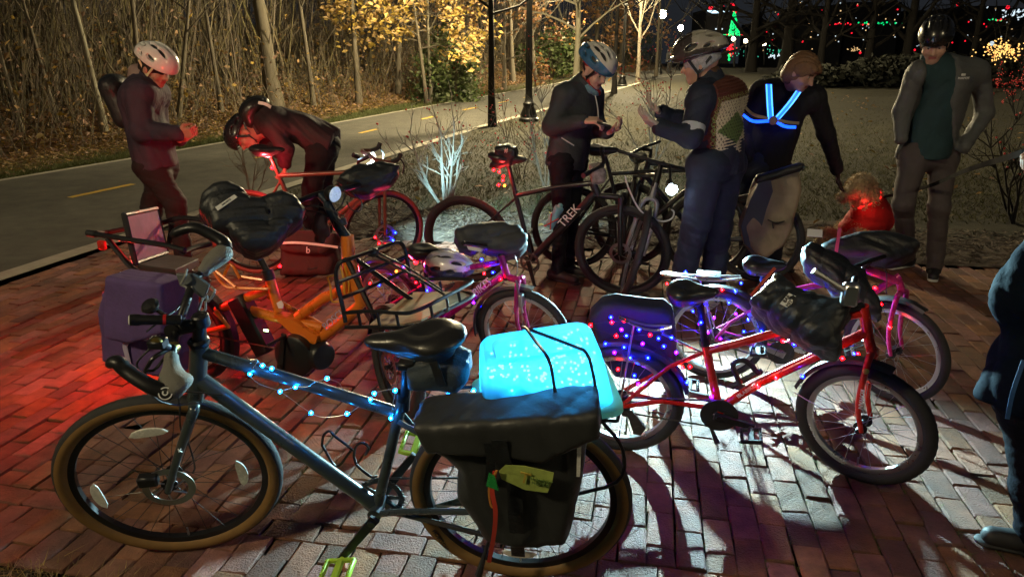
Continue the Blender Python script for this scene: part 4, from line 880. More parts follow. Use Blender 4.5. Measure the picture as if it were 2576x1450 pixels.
# glowing storage box on the rack
bx_a = nrm(b.a * math.cos(.2) + b.h * math.sin(.2) - A(0, 0, .13)); bx_n = nrm(np.cross(A(0, 0, 1), bx_a)); bx_n = bx_n if bx_n[1] < 0 else -bx_n; bx_u = nrm(np.cross(bx_n, bx_a)); bx_u = bx_u if bx_u[2] > 0 else -bx_u; bx_u = nrm(bx_u + bx_n * .09); bx_n = nrm(bx_n - bx_u * (bx_n @ bx_u))
BC = b.p((1368, 985), .0)
m_box = M('milky translucent plastic', (.16, .66, .9), .25, var=.1, vs=14, transl=.7, coat=.4, alpha=.55)
m_lid = M('pale green lid plastic', (.45, .8, .65), .3, var=0, transl=.6)
def boxpt(x, y, z): return BC + bx_a * x + bx_n * y + bx_u * z
def shell_box(hx0, hy0, hx1, hy1, H, th, nseg=4):
    def ring(hx, hy, z, r=.035):
        o = []
        for (sx, sy, a0) in ((1, 1, 0), (-1, 1, PI / 2), (-1, -1, PI), (1, -1, 1.5 * PI)):
            for k in range(nseg + 1): q = a0 + k / nseg * PI / 2; o.append(boxpt(sx * (hx - r) + r * math.cos(q), sy * (hy - r) + r * math.sin(q), z))
        return np.array(o)
    rings = [ring(hx0, hy0, 0), ring(hx1 * .6 + hx0 * .4, hy1 * .6 + hy0 * .4, H * .6), ring(hx1, hy1, H - .015), ring(hx1 - .01, hy1 - .01, H), ring(hx1 - .035, hy1 - .035, H), ring(hx1 - .04, hy1 - .04, H - .012)]
    V = np.concatenate(rings + [[boxpt(0, 0, H - .012)]]); n = len(rings[0]); o = np.arange(n); F = [np.stack([i * n + o, i * n + (o + 1) % n, (i + 1) * n + (o + 1) % n, (i + 1) * n + o], 1) for i in range(len(rings) - 1)]
    L = (len(rings) - 1) * n; return geo(V, np.concatenate(F), np.stack([L + o, L + (o + 1) % n, np.full(n, len(V) - 1)], 1)), ring
gshell, ring_ = shell_box(.178, .12, .158, .10, .155, .002)
bt = thing('storage_box', 'translucent upside down plastic box glowing bright cyan on the rear rack', 'box', BC)
mk('tub', gshell, m_box, bt)
lid = np.concatenate([ring_(.20, .14, -.004), ring_(.20, .14, -.022), ring_(.17, .11, -.028)]); n = len(ring_(.1, .1, 0)); o = np.arange(n)
mk('lid', geo(np.concatenate([lid, [boxpt(0, 0, -.004), boxpt(0, 0, -.028)]]), np.concatenate([np.stack([i * n + o, (i + 1) * n + o, (i + 1) * n + (o + 1) % n, i * n + (o + 1) % n], 1) for i in range(2)]), np.concatenate([np.stack([np.full(n, 3 * n), o, (o + 1) % n], 1), np.stack([np.full(n, 3 * n + 1), 2 * n + (o + 1) % n, 2 * n + o], 1)])), m_lid, bt)
q = np.random.default_rng(3); bp_ = []
for i in range(150):
    x = q.uniform(-.145, .145); y = q.choice([-1, 1]) * q.uniform(.03, .095); z = q.uniform(.015, .135)
    if y > 0 and x > 0 and q.random() < .55: continue
    bp_.append(ball(boxpt(x, y, z), .0042, 6, 4))
ls = thing('string_light', 'bundle of tiny cyan fairy lights packed inside the glowing box', 'string lights', BC)
mk('bulb_cluster', bp_, M('cyan fairy bulb', (.1, .6, 1), .3, var=0, emit=(.05, .50, 1), es=62), ls, kind='stuff')
mk('wrapped_parcel', [box(boxpt(.10, .06, .05), np.stack([bx_a, bx_n, bx_u]), (.07, .035, .04), .02)], M('blue film', (.02, .12, .3), .4), bt)
# bungee over the box
top_ = lambda x, y: boxpt(x, y, .160)
bg_t = mk('bungee_cord', [tube(smoothpts(l, 3), .005, 6) for l in ([boxpt(-.02, .147, -.03), boxpt(-.02, .122, .1), top_(-.015, .103), top_(.005, 0), top_(.03, -.10), boxpt(.04, -.125, .05)], [boxpt(-.13, .147, -.03), boxpt(-.125, .121, .1), top_(-.115, .103), top_(-.085, .05), top_(.03, -.10)])], m_blk, None, cat='bungee cord', label='black bungee cord stretched over the glowing cyan box')
# cyan fairy string on the frame
bl_ = [(b.p(z5(*q), .03), 'cyan') for q in ((1275, 312), (1325, 328), (1208, 358), (1370, 452), (1452, 428), (1537, 567), (1622, 382))] + [(b.p(z6(*q), .03), 'cyan') for q in ((205, 612), (325, 537), (345, 508), (452, 492), (430, 634), (725, 515), (855, 493))]
P5 = lambda l: [b.p(z5(*q), .03) for q in l]; P6 = lambda l: [b.p(z6(*q), .03) for q in l]
light_string('thin silver wire of cyan fairy lights wound along the slate blue top tube', [P5([(1190, 262), (1205, 280), (1250, 285), (1208, 358), (1250, 405), (1310, 430), (1370, 452), (1440, 500), (1480, 530), (1537, 567)]) + P6([(18, 607), (60, 625), (120, 628), (205, 612), (265, 575)]), P5([(1208, 300), (1240, 280), (1275, 312), (1325, 328)]), P5([(1370, 452), (1452, 428), (1520, 425), (1560, 400), (1622, 382)]) + P6([(98, 430), (160, 450), (185, 490)]), P6([(325, 537), (345, 508), (400, 490), (452, 492), (440, 560), (430, 634)]), P6([(600, 500), (660, 520), (725, 515), (790, 525), (855, 493)])], bl_, M('silver wire', (.6, .58, .5), .35, .8), .0062)
# ------------------------------------------------------------------ B: orange long tail cargo bicycle
m_orange = M('orange frame paint', (.78, .20, .02), .32, .1, var=.1, coat=.5)
m_org2 = M('amber wire', (.75, .36, .03), .4)
Fb = A(-.54, 3.05); hb = nrm(A(1.14, -.40))
b = Bike('orange long tail cargo bicycle with a black front basket and rear child seat rails', Fb - hb * 1.21, Fb, 0); bB = b; t = b.t
rB = .262
axB, upB, aB = b.axis(-56, 0)
wheel(t, b.F + b.up * rB, axB, rB, .055, ns=24, disc=1); wheel(t, b.R + b.up * rB, b.n, rB, .055, ns=24, cass=1)
fender(t, b.F + b.up * rB, axB, rB + .025, .062, -1.5, 1.6, m_pla); fender(t, b.R + b.up * rB, b.n, rB + .025, .062, -1.9, 1.4, m_pla)
ST0, ST1 = b.p(y4(598, 285)), b.p(y4(705, 640)); HT0, HT1 = b.p(y3(1500, 560)), b.p(y3(1600, 850)); MB = b.p(y4(1080, 950))
sq = lambda pts, r, **k: tube(pts, r, 8, **k)
fr = [tube([ST0, ST1], [.024, .026], 14), tube([b.p(y4(90, 630)), b.p(y4(330, 540)), b.p(y4(600, 430))], .024, 12), tube([b.p(y4(260, 590)), b.p(y4(700, 700)), b.p(y4(1120, 800))], .026, 12), tube([b.p(y4(880, 690)), b.p(y4(1130, 510)), b.p(y4(1350, 420)), HT1 - b.up * -.02], .026, 12), tube([b.p(y4(1040, 930)), b.p(y4(1290, 740)), b.p(y4(1480, 560)), HT1], .03, 12), tube([b.p(y4(300, 620)), b.p(y4(540, 860))], .018, 10), tube([b.p(y4(100, 640), .06), b.p(y4(220, 780), .06), b.R + b.up * rB + b.n * .07], .014, 8), tube([b.p(y4(100, 640), -.06), b.R + b.up * rB - b.n * .07], .014, 8), tube([b.p(y4(900, 660), -.03), b.p(y4(1150, 790), -.03)], .012, 8), tube([b.p(y4(600, 500), -.04), b.p(y4(900, 660), -.04)], .012, 8),
      tube([HT1 + b.up * .10, HT1 - b.up * .05], .03, 14)]
mk('frame', fr, m_orange, t)
mk('gusset', prism(b.ps(y4, [(640, 690, .05), (830, 860, .05), (1040, 960, .05), (1060, 880, .05), (820, 720, .05)]), -b.n * .08), m_orange, t, smooth=False)
for s in (-1, 1): mk('rack_stay', [tube(smoothpts(b.ps(y4, l), 3), .0075, 6) for l in ([(70, 250, s * .09), (185, 395, s * .09), (300, 420, s * .08), (600, 430, s * .05)], [(180, 305, s * .09), (245, 195, s * .09), (330, 330, s * .09)], [(105, 260, s * .09), (290, 410, s * .09)], [(330, 310, s * .08), (545, 345, s * .06)])], m_orange, t)
mk('motor', [lathe(b.p(y4(830, 1070), .085), -b.n, [(-.01, .001), (-.008, .09), (0, .105), (.03, .108), (.10, .10), (.15, .08), (.155, .001)], 28), lathe(b.p(y4(1060, 1040), .02), nrm(b.a + b.n * .4), [(-.02, .07), (.05, .068), (.06, .06), (.062, .001)], 20)], m_blk, t)
mk('battery', box(b.p(y4(450, 760), 0), np.stack([nrm(b.p(y4(600, 980)) - b.p(y4(380, 560))), b.n, np.cross(nrm(b.p(y4(600, 980)) - b.p(y4(380, 560))), b.n)]), (.16, .045, .05), .012), m_pla, t)
mk('battery_led', box(b.p(y4(578, 820), .062), np.stack([b.a, b.n, b.up]), (.012, .003, .004)), M('green led', (.3, 1, .3), .3, emit=(.5, 1, .35), es=14), t)
oB = b.p(y4(830, 1080)); crank(t, oB, b.p(y4(740, 880), .1) - oB - b.n * .1, b.n, .16, m_blk, m_pla, .09, .05); crank(t, oB, -(b.p(y4(740, 880), .1) - oB - b.n * .1), -b.n, .16, m_blk, m_pla, .09, .05)
chain(t, b.R + b.up * rB + b.n * .045, .035, oB + b.n * .07, .07, b.n, b.up)
mk('seat_post', [tube([ST0, b.p(y3(745, 830))], .016, 12), lathe(ST0, ST0 - ST1, [(-.03, .028), (.02, .028), (.022, .018)], 16)], m_blk, t); mk('seat_collar', lathe(b.p(y3(752, 850)), ST0 - ST1, [(-.015, .021), (.015, .021)], 14), M('blue anodised ring', (.05, .12, .5), .3, .8), t)
sB = b.p(y3(735, 800)); saddle(t, sB + b.a * .13 + b.up * .05, sB - b.a * .14 + b.up * .06, b.up, .085)
mk('head_badge', prism(b.ps(y4, [(682, 560, .03), (720, 535, .03), (745, 570, .03), (740, 610, .03), (700, 610, .03)]), b.n * .004), m_wht, t, smooth=False)
dnt = b.p(y4(1220, 715), .0) ; text('lettering', 'BOSCH', .05, b.p(y4(1225, 712), .034), b.p(y4(1300, 650)) - b.p(y4(1160, 770)), b.up, M('grey decal', (.35, .36, .5), .5), t)
# steerer, bar, lights
mk('steerer', [tube([HT1 + b.up * .08, HT0, b.p(y3(1420, 400)), b.p(y3(1395, 330))], [.024, .023, .022, .02], 14), tube([b.p(y3(1395, 330)), b.p(y3(1330, 260))], .02, 12)], M('dark blue black stem', (.02, .035, .055), .35, .3, coat=.4), t)
mk('steerer_band', lathe(b.p(y3(1520, 530)), HT0 - HT1, [(-.016, .031), (.016, .031)], 16), m_nylon, t)
bn, bf = b.p(y3(820, 430), .31), b.p(y3(1830, 130), -.31); bc = b.p(y3(1330, 255))
b.bar('handlebar', [bn, b.p(y3(1120, 330), .12), bc, b.p(y3(1600, 200), -.12), bf], .0125, m_blk, 10, 4)
hlp = b.p(y3(1470, 262), .03); hd = nrm(b.a + b.n * .25 - A(0, 0, .15)); mk('headlight', [lathe(hlp - hd * .03, hd, [(-.02, .001), (-.02, .02), (0, .034), (.03, .038), (.034, .036)], 20)], m_blk, t)
mk('headlight_lens', [lathe(hlp, hd, [(.0, .036), (.008, .030), (.010, .001)], 20)], M('faceted lens', (.8, .85, .9), .08, .6, var=.5, vs=120, bump=1., bs=110, emit=(.5, .7, 1), es=.5), t)
cables(t, [b.ps(y3, [(1090, 400, .1), (1250, 370, .08), (1400, 400, .06), (1560, 470, .05)]), b.ps(y3, [(1580, 330, .02), (1620, 400, .02), (1700, 420, .02), (1720, 330, .0), (1640, 250, -.02)]), b.ps(y3, [(1500, 160, .05), (1560, 250, .06), (1540, 350, .06), (1480, 420, .05)]), b.ps(y3, [(1150, 420, .05), (1290, 430, .05), (1450, 500, .04), (1560, 600, .03)])], .0032)
# front basket
fa = b.a; fn = b.n
def bk(pts, r=.0085): return tube(smoothpts(pts, 3), r, 7)
K = lambda x, y, o: b.p(y5(x, y), o)
hw = .21
b0, b1 = b.p(y3(1560, 1370), .25), b.p(y3(2165, 990), -.2)                      # foot of the tall rails
bs = [[K(240, 985, .26), K(205, 800, .26), K(150, 560, .26), K(180, 430, .26), K(290, 385, .22), K(520, 300, 0), K(700, 235, -.15), K(770, 245, -.19), K(810, 330, -.2), K(835, 470, -.2), K(850, 560, -.2)]]
mk('basket_back', [bk(bs[0], .0095), bk([K(165, 610, .26), K(480, 490, 0), K(815, 360, -.2)], .0085), bk([K(200, 760, .26), K(500, 640, 0), K(830, 490, -.2)], .0085)], m_blk, t)
up_ = [K(230, 895, .26), K(480, 880, .26), K(760, 900, .26), K(900, 880, .24), K(1150, 760, .1), K(1410, 620, -.12), K(1400, 580, -.18), K(1100, 575, -.2), K(900, 580, -.2)]
lo = [K(240, 1030, .25), K(480, 1030, .25), K(760, 1035, .25), K(950, 1000, .22), K(1180, 880, .08), K(1430, 750, -.12), K(1420, 715, -.18), K(1250, 700, -.2)]
posts = [([(360, 890, .26), (385, 1030, .25)]), ([(540, 885, .26), (565, 1030, .25)]), ([(720, 900, .26), (745, 1035, .25)]), ([(1040, 820, .17), (1065, 945, .16)]), ([(1300, 680, -.02), (1325, 800, -.03)])]
mk('basket_rail', [bk(up_, .0085), bk(lo, .0085)] + [bk([K(*p) for p in q], .007) for q in posts] + [bk([K(1130, 600, -.2), K(1150, 720, -.19)], .007), bk([K(960, 590, -.2), K(990, 700, -.2)], .007)], m_blk, t)
mk('basket_floor', prism([K(470, 1020, .22), K(760, 1020, .22), K(960, 980, .2), K(1420, 745, -.14), K(1330, 710, -.19), K(870, 715, -.19)], (0, 0, .008)), M('bamboo board', (.33, .25, .15), .6, var=.25, vs=5, stretch=(1, 8, 1)), t, smooth=False)
mk('basket_strut', [bk([K(870, 715, -.17), K(640, 880, .0), K(470, 1020, .2)], .007), bk([HT1 + b.n * .02, K(520, 950, .1)], .012), bk([HT1 - b.n * .02, K(900, 800, -.1)], .012)], m_blk, t)
mk('basket_strap', [bk([K(470, 330, .02), K(800, 500, .0), K(1150, 710, .0), K(1195, 760, .06), K(1205, 880, .1), K(1170, 870, .1)], .006), bk([K(490, 300, .02), K(830, 470, .0), K(1160, 690, .0)], .005)], m_nylon, t)
mk('strap_knot', [ball(K(500, 325, .02), (.03, .025, .022), 10, 6)], m_nylon, t)
mk('cage_wire', [tube(smoothpts(b.ps(y4, l), 4), .005, 6) for l in ([(1220, 300, .03), (1160, 320, .04), (1185, 400, .05), (1200, 540, .05), (1260, 550, .03)], [(1280, 210, .03), (1310, 330, .04), (1320, 470, .04), (1355, 480, .03), (1360, 380, .03), (1325, 210, .03)])], m_org2, t)
# rear rails, child seat
kr = [[(150, 510, .24), (500, 570, .24), (820, 620, .24), (1020, 670, .24)], [(290, 560, .24), (420, 720, .24), (540, 850, .24), (720, 900, .24), (930, 935, .22)], [(290, 500, -.2), (470, 465, -.2)], [(800, 410, -.2), (1000, 365, -.2), (1260, 400, -.2), (1420, 480, -.2)], [(150, 510, .24), (220, 505, 0), (290, 500, -.2)], [(1000, 690, .22), (1130, 640, .1), (1260, 610, .0)], [(900, 420, -.2), (870, 600, -.2)]]
mk('seat_rail', [tube(smoothpts(b.ps(y1, l), 4), .0135, 8) for l in kr], m_blk, t)
mk('rail_end', [lathe(b.p(y1(150, 512), .24), b.p(y1(150, 512), .24) - b.p(y1(820, 620), .24), [(-.02, .017), (.03, .017), (.032, .001)], 12)], m_pla, t)
mk('tail_lamp', box(b.p(y1(238, 620), .24), np.stack([b.a, b.n, b.up]), (.022, .012, .022), .006), M('red lamp plastic', (.5, .02, .01), .3), t)
pq = b.ps(y1, [(465, 335, .2), (765, 275, -.17), (860, 690, -.17), (570, 790, .2)]); nn_ = nrm(np.cross(pq[1] - pq[0], pq[3] - pq[0]))
cs = thing('child_seat', 'low child seat with a pink lit fabric back on the cargo deck', 'child seat', pq[3])
mk('backrest', prism(pq, nn_ * .018, .02), M('pink fabric with painted light', (.55, .24, .40), .8, var=.15, vs=12, bump=.3, bs=40), cs, smooth=False)  # pink fabric, its colour deepened to stand for pink light falling on it
mk('backrest_frame', tube(np.array(pq) + nn_ * .009, .0145, 8, closed=True), m_pla, cs)
mk('seat_pad', prism(b.ps(y1, [(570, 800, .2), (860, 705, -.17), (1150, 745, -.16), (930, 850, .2)]), (0, 0, -.04), .02), M('dark seat vinyl', (.03, .026, .025), .6, var=.2), cs, smooth=False)
pt_ = thing('tail_light', 'row of red lit tail light segments under the cargo rail', 'tail light', b.p(y1(740, 910), .26))
for (x, y) in ((565, 880), (655, 900), (740, 915), (830, 930)): mk('lamp_segment', box(b.p(y1(x, y), .265), np.stack([nrm(b.a - A(0, 0, .1)), b.n, b.up]), (.018, .008, .006), .003), bulb_mat('tail'), pt_)
lamp('tail_glow', pt_, b.p(y1(330, 850), .12), (1, .03, .02), 38, .02)
# purple pannier on the cargo bike
S = SDF(); S.poly(b.ps(y2, [(200, 280, .335), (330, 285, .335), (560, 310, .335), (730, 350, .335), (860, 450, .335), (880, 700, .335), (880, 1000, .335), (780, 1230, .335), (520, 1180, .335), (320, 1150, .335), (145, 1065, .335), (145, 900, .335), (120, 650, .335), (110, 610, .335)]), b.n, .16, .035)
S.poly(b.ps(y2, [(195, 275, 0.430), (720, 345, 0.430), (740, 800, 0.430), (440, 900, 0.430), (180, 850, 0.430)]), b.n, .155, .02, k=.008)
m_purp = M('faded purple canvas', (.105, .062, .20), .85, var=.28, vs=6, bump=.4, bs=60)
pp = bag('pannier', 'faded purple canvas pannier with pale buckled straps on the cargo bicycle', 'bag', S, .007, m_purp, fold=(.004, 18., 5))
m_lil = M('lilac webbing', (.42, .38, .55), .7, var=.1)
strap(pp, b.ps(y2, [(310, 795, 0.430), (300, 890, 0.435), (265, 960, 0.430), (285, 1060, 0.425), (305, 1150, 0.420)]), .014, mat=m_lil, nrm_=b.n); strap(pp, b.ps(y2, [(575, 850, 0.430), (580, 900, 0.430), (600, 960, 0.425)]), .012, mat=m_lil, nrm_=b.n)
mk('buckle', tube(np.array(b.ps(y2, [(250, 860, 0.440), (325, 865, 0.440), (315, 915, 0.440), (248, 910, 0.440)])), .004, 5, closed=True), m_lil, pp)
mk('trim', tube(smoothpts(b.ps(y2, [(225, 275, 0.420), (190, 320, 0.425), (165, 430, 0.427), (150, 560, 0.427), (112, 625, 0.330)]), 5), .006, 6), m_lil, pp); mk('flap_patch', prism(b.ps(y2, [(330, 890, 0.433), (420, 805, 0.433), (500, 830, 0.433), (470, 920, 0.433)]), b.n * .002), m_lil, pp, smooth=False)
S = SDF(); S.poly(b.ps(y2, [(90, 450, .20), (180, 400, .2), (160, 600, .2), (120, 620, .2)]), b.n, .08, .015); mk('side_pocket', S.geo(.007), m_purp, pp)
# the two bar mitts
def mitt(label, bb, f, pts, off, th, tilt=0., fold=(.009, 16., 1), rd=.05, mat=None, extra=None):
    c = bb.p(f(*np.mean([q[:2] for q in pts], 0)), off); vd = nrm(CAM - c); n_ = nrm(vd + A(0, 0, tilt)); P_ = []
    for q in pts:
        d = ray(*f(*q[:2])); P_.append(CAM + d * (((c - CAM) @ n_) / (d @ n_)))
    S = SDF(); S.poly(P_, n_, th, rd)
    if extra:
        for e in extra: S.cap(*e, k=.04)
    return bag('bar_mitt', label, 'bar mitt', S, .007, mat or m_nylon, 'handlebar mitts over the bars', fold), c, n_, P_
m_label = M('white woven label', (.75, .75, .72), .7, var=.06)
def patch(t, f, bb, pts, c, n_, lift, txt, mat=None):
    P_ = []
    for q in pts: d = ray(*f(*q)); P_.append(CAM + d * (((c + n_ * lift - CAM) @ n_) / (d @ n_)))
    mk('woven_label', prism(P_, n_ * .003), mat or m_label, t, smooth=False)
    if txt: text('lettering', txt, np.linalg.norm(P_[3] - P_[0]) * .5, np.mean(P_, 0), P_[1] - P_[0], P_[0] - P_[3], m_blk, t, lift=.005)
tm, c_, n_, _ = mitt('lumpy black bar mitt with a white label left of the orange seat tube', b, y3, [(200, 440), (240, 300), (340, 215), (470, 195), (580, 250), (690, 330), (800, 320), (970, 275), (1080, 330), (1180, 460), (1160, 540), (1000, 650), (930, 740), (840, 800), (720, 840), (620, 810), (540, 730), (470, 670), (330, 640), (270, 540)], .28, .22, .35, (.014, 14, 2))
patch(tm, y3, b, [(340, 385), (520, 265), (552, 290), (365, 418)], c_, n_, .118, 'BAR MITTS')
tm, c_, n_, _ = mitt('black bar mitt with a pale blue underside beyond the round headlight', b, y3, [(1480, 160), (1600, 60), (1700, 5), (1900, -10), (2085, 20), (2060, 90), (1990, 190), (1900, 230), (1800, 290), (1700, 280), (1620, 260)], -.30, .20, .3, (.010, 17, 4))
# gloves hanging on the stem, messenger bag on the ground
S = SDF(); gp = b.ps(y3, [(1340, 480, .02), (1320, 560, .03), (1305, 690, .03), (1340, 600, .03), (1350, 700, .03), (1385, 580, .02), (1400, 640, .02)])
S.cap(gp[0], gp[1], .03, .035); S.cap(gp[1], gp[2], .02, .014); S.cap(gp[3], gp[4], .018, .013); S.cap(gp[5], gp[6], .014, .011)
g_ = bag('glove', 'dark reddish glove dangling from the cargo bicycle handlebar', 'glove', S, .006, M('dark red brown leather', (.07, .025, .02), .6, var=.2), fold=(.003, 40, 2))
bgc = G(780, 694); R_ = frame_of(A(0, 0, 1)); S = SDF()
def gp_(f, x, y, yy): return P(*f(x, y), yy)
yb_ = bgc[1]; po = [gp_(y3, *q, yb_) for q in [(955, 720), (1050, 700), (1300, 720), (1500, 760), (1520, 900), (1490, 1020), (1300, 1030), (1000, 1030), (985, 900)]]
S.poly(po, nrm(A(-.15, -1, .35)), .2, .05); S.poly([gp_(y3, *q, yb_ - .09) for q in [(955, 610), (1200, 600), (1500, 640), (1510, 770), (1400, 850), (1200, 840), (1000, 810), (950, 740)]], nrm(A(-.15, -1, .5)), .16, .03)
mb = bag('messenger_bag', 'dark maroon black messenger bag standing on the bricks behind the orange frame', 'bag', S, .008, M('dark maroon cordura', (.045, .022, .022), .8, var=.25, vs=12, bump=.35, bs=60), fold=(.006, 14, 3))
n_ = nrm(A(-.15, -1, .4)); strap(mb, [gp_(y3, *q, yb_ - .205) for q in [(955, 722), (1100, 718), (1300, 735), (1500, 762)]], .009, mat=M('reflective tape', (.7, .68, .65), .4), nrm_=n_, name='reflective_strip')
text('lettering', 'b', .07, gp_(y3, 1218, 790, yb_ - .21), A(1, -.12, 0), A(0, .3, 1), m_wht, mb)
bl2 = thing('tail_light', 'small added red lamp glowing at the foot of the messenger bag', 'tail light', gp_(y3, 955, 930, yb_ - .2)); q_ = gp_(y3, 950, 940, yb_ - .22); mk('lamp_body', ball(q_, .012, 10, 6), bulb_mat('tail'), bl2); lamp('tail_glow', bl2, q_ + A(-.10, -.22, .05), (1, .04, .04), 3, .02)  # red lamp added by the bag to light the bent over rider's face

# ------------------------------------------------------------------ kids' bicycles C, H and I
m_mag = M('magenta frame paint', (.45, .018, .18), .28, .15, var=.06, coat=.6)
m_red = M('bright red frame paint', (.62, .022, .012), .28, .1, var=.06, coat=.6)
def frame_tubes(b, l): return [tube(smoothpts([b.p(f(*q[:2]), q[2] if len(q) > 2 else 0) for f, q in pts], 3) if len(pts) > 2 else [b.p(f(*q[:2]), q[2] if len(q) > 2 else 0) for f, q in pts], r, 12) for r, pts in l]
# C
hC = A(math.cos(math.radians(-32)), math.sin(math.radians(-32))); fC = A(.075, 3.50)
b = Bike('magenta child bicycle with a white helmet on its top tube left of the glowing box', fC - hC * .9, fC, 9); t = b.t; rK = .262; bC = b
ax, up_c, a_c = b.axis(-22, 9.4); cf = b.F + up_c * rK; cr = b.R + b.up * rK
wheel(t, cf, ax, rK, .045, rim_m=m_alu, ns=24, knob=.0016); wheel(t, cr, b.n, rK, .045, rim_m=m_alu, ns=24, knob=.0016, cass=-1)
H0_, H1_ = b.p(y5(1705, 350)), b.p(y5(1768, 560)); S0, BBc = b.p(y5(1005, 560)), b.l(.37, .26)
mk('frame', [tube([H0_, H1_], .019, 12), tube([b.p(y5(1690, 420)), b.p(y5(1350, 480)), b.p(y5(1010, 590))], .0155, 12), tube([b.p(y5(1740, 540)), b.p(y5(1150, 960)), BBc], .0185, 12), tube([S0, BBc], .0155, 12)] + [tube([S0 - b.up * .03, cr + b.n * s * .055], .008, 8) for s in (-1, 1)] + [tube([BBc, cr + b.n * s * .055], .009, 8) for s in (-1, 1)], m_mag, t)
cro = cf + up_c * (rK + .05); mk('fork', [tube([H1_, cro], .018, 12)] + [tube(smoothpts([cro + ax * s * .012, cro + ax * s * .045 - up_c * .02, cf + up_c * .12 + ax * s * .052 - a_c * .01, cf + ax * s * .054 + a_c * .01], 4), [*np.linspace(.014, .009, 13)], 10) for s in (-1, 1)], m_mag, t)
mk('headset', lathe(H1_, H0_ - H1_, [(-.012, .022), (.004, .023)], 14), m_blk, t)
fender(t, cf, ax, rK + .018, .05, -.25, 1.75, m_pla); fender(t, cr, b.n, rK + .018, .05, -1.6, 1.4, m_pla)
mk('mudguard_stay', [tube([cf + ax * s * .05, cf + (up_c * -.17 - a_c * .225) * 1.0 + ax * s * .03], .002, 4) for s in (-1, 1)], m_steel, t)
mk('seat_post', [tube([S0, b.p(y5(975, 370))], .0135, 10)], m_blk, t); saddle(t, b.p(y5(1215, 312)), b.p(y5(830, 270)), b.up, .062)
b.bar('stem', [H0_, b.p(y5(1690, 300)), b.p(y5(1640, 280), .02)], .014, m_blk); b.bar('handlebar', [b.p(y5(1350, 240), .26), b.p(y5(1640, 280), .02), b.p(y5(1900, 210), -.26)], .011, m_blk)
crank(t, BBc, A(.2, 0, -1), b.n, .12, m_alu, m_pla, .05, .04); crank(t, BBc, A(-.2, 0, 1), -b.n, .12, m_alu, m_pla, .05, .04); chainring(t, BBc - b.n * .04, b.n, .06, True); chain(t, cr - b.n * .042, .03, BBc - b.n * .04, .06, b.n, b.up)
d0, d1 = b.p(y5(1440, 735), .02), b.p(y5(1620, 580), .02); text('lettering', 'BIKES', .062, (d0 + d1) / 2, d1 - d0, b.up, M('pale pink decal', (.75, .5, .65), .5), t, shear=.15)
mk('brake', [tube(smoothpts([cro + up_c * .02 + ax * .05, cf + up_c * .16 + ax * .062 + a_c * .03], 3), .006, 6), box(cf + up_c * (rK - .04) + ax * .045 + a_c * .02, np.stack([a_c, ax, up_c]), (.012, .02, .035), .005)], m_alu, t)
cables(t, [b.ps(y5, [(1840, 350, 0), (1865, 450, 0), (1850, 600, 0), (1870, 740, 0)]), b.ps(y5, [(1700, 430, .03), (1500, 480, .03), (1250, 520, .03)])], .0022, m_steel)
tm, c_, n_, _ = mitt('rounded dark grey bar mitt over the magenta child bicycle handlebar', b, y5, [(1270, 210), (1285, 150), (1400, 95), (1580, 65), (1740, 70), (1860, 110), (1960, 210), (1945, 280), (1880, 360), (1770, 365), (1600, 320), (1500, 290), (1420, 330), (1310, 310)], .0, .22, .3, (.009, 17, 6), mat=M('charcoal nylon', (.04, .042, .05), .65, var=.2, vs=9, bump=.3, bs=18))
patch(tm, y5, b, [(1380, 250), (1545, 290), (1530, 325), (1400, 300)], c_, n_, .10, '')
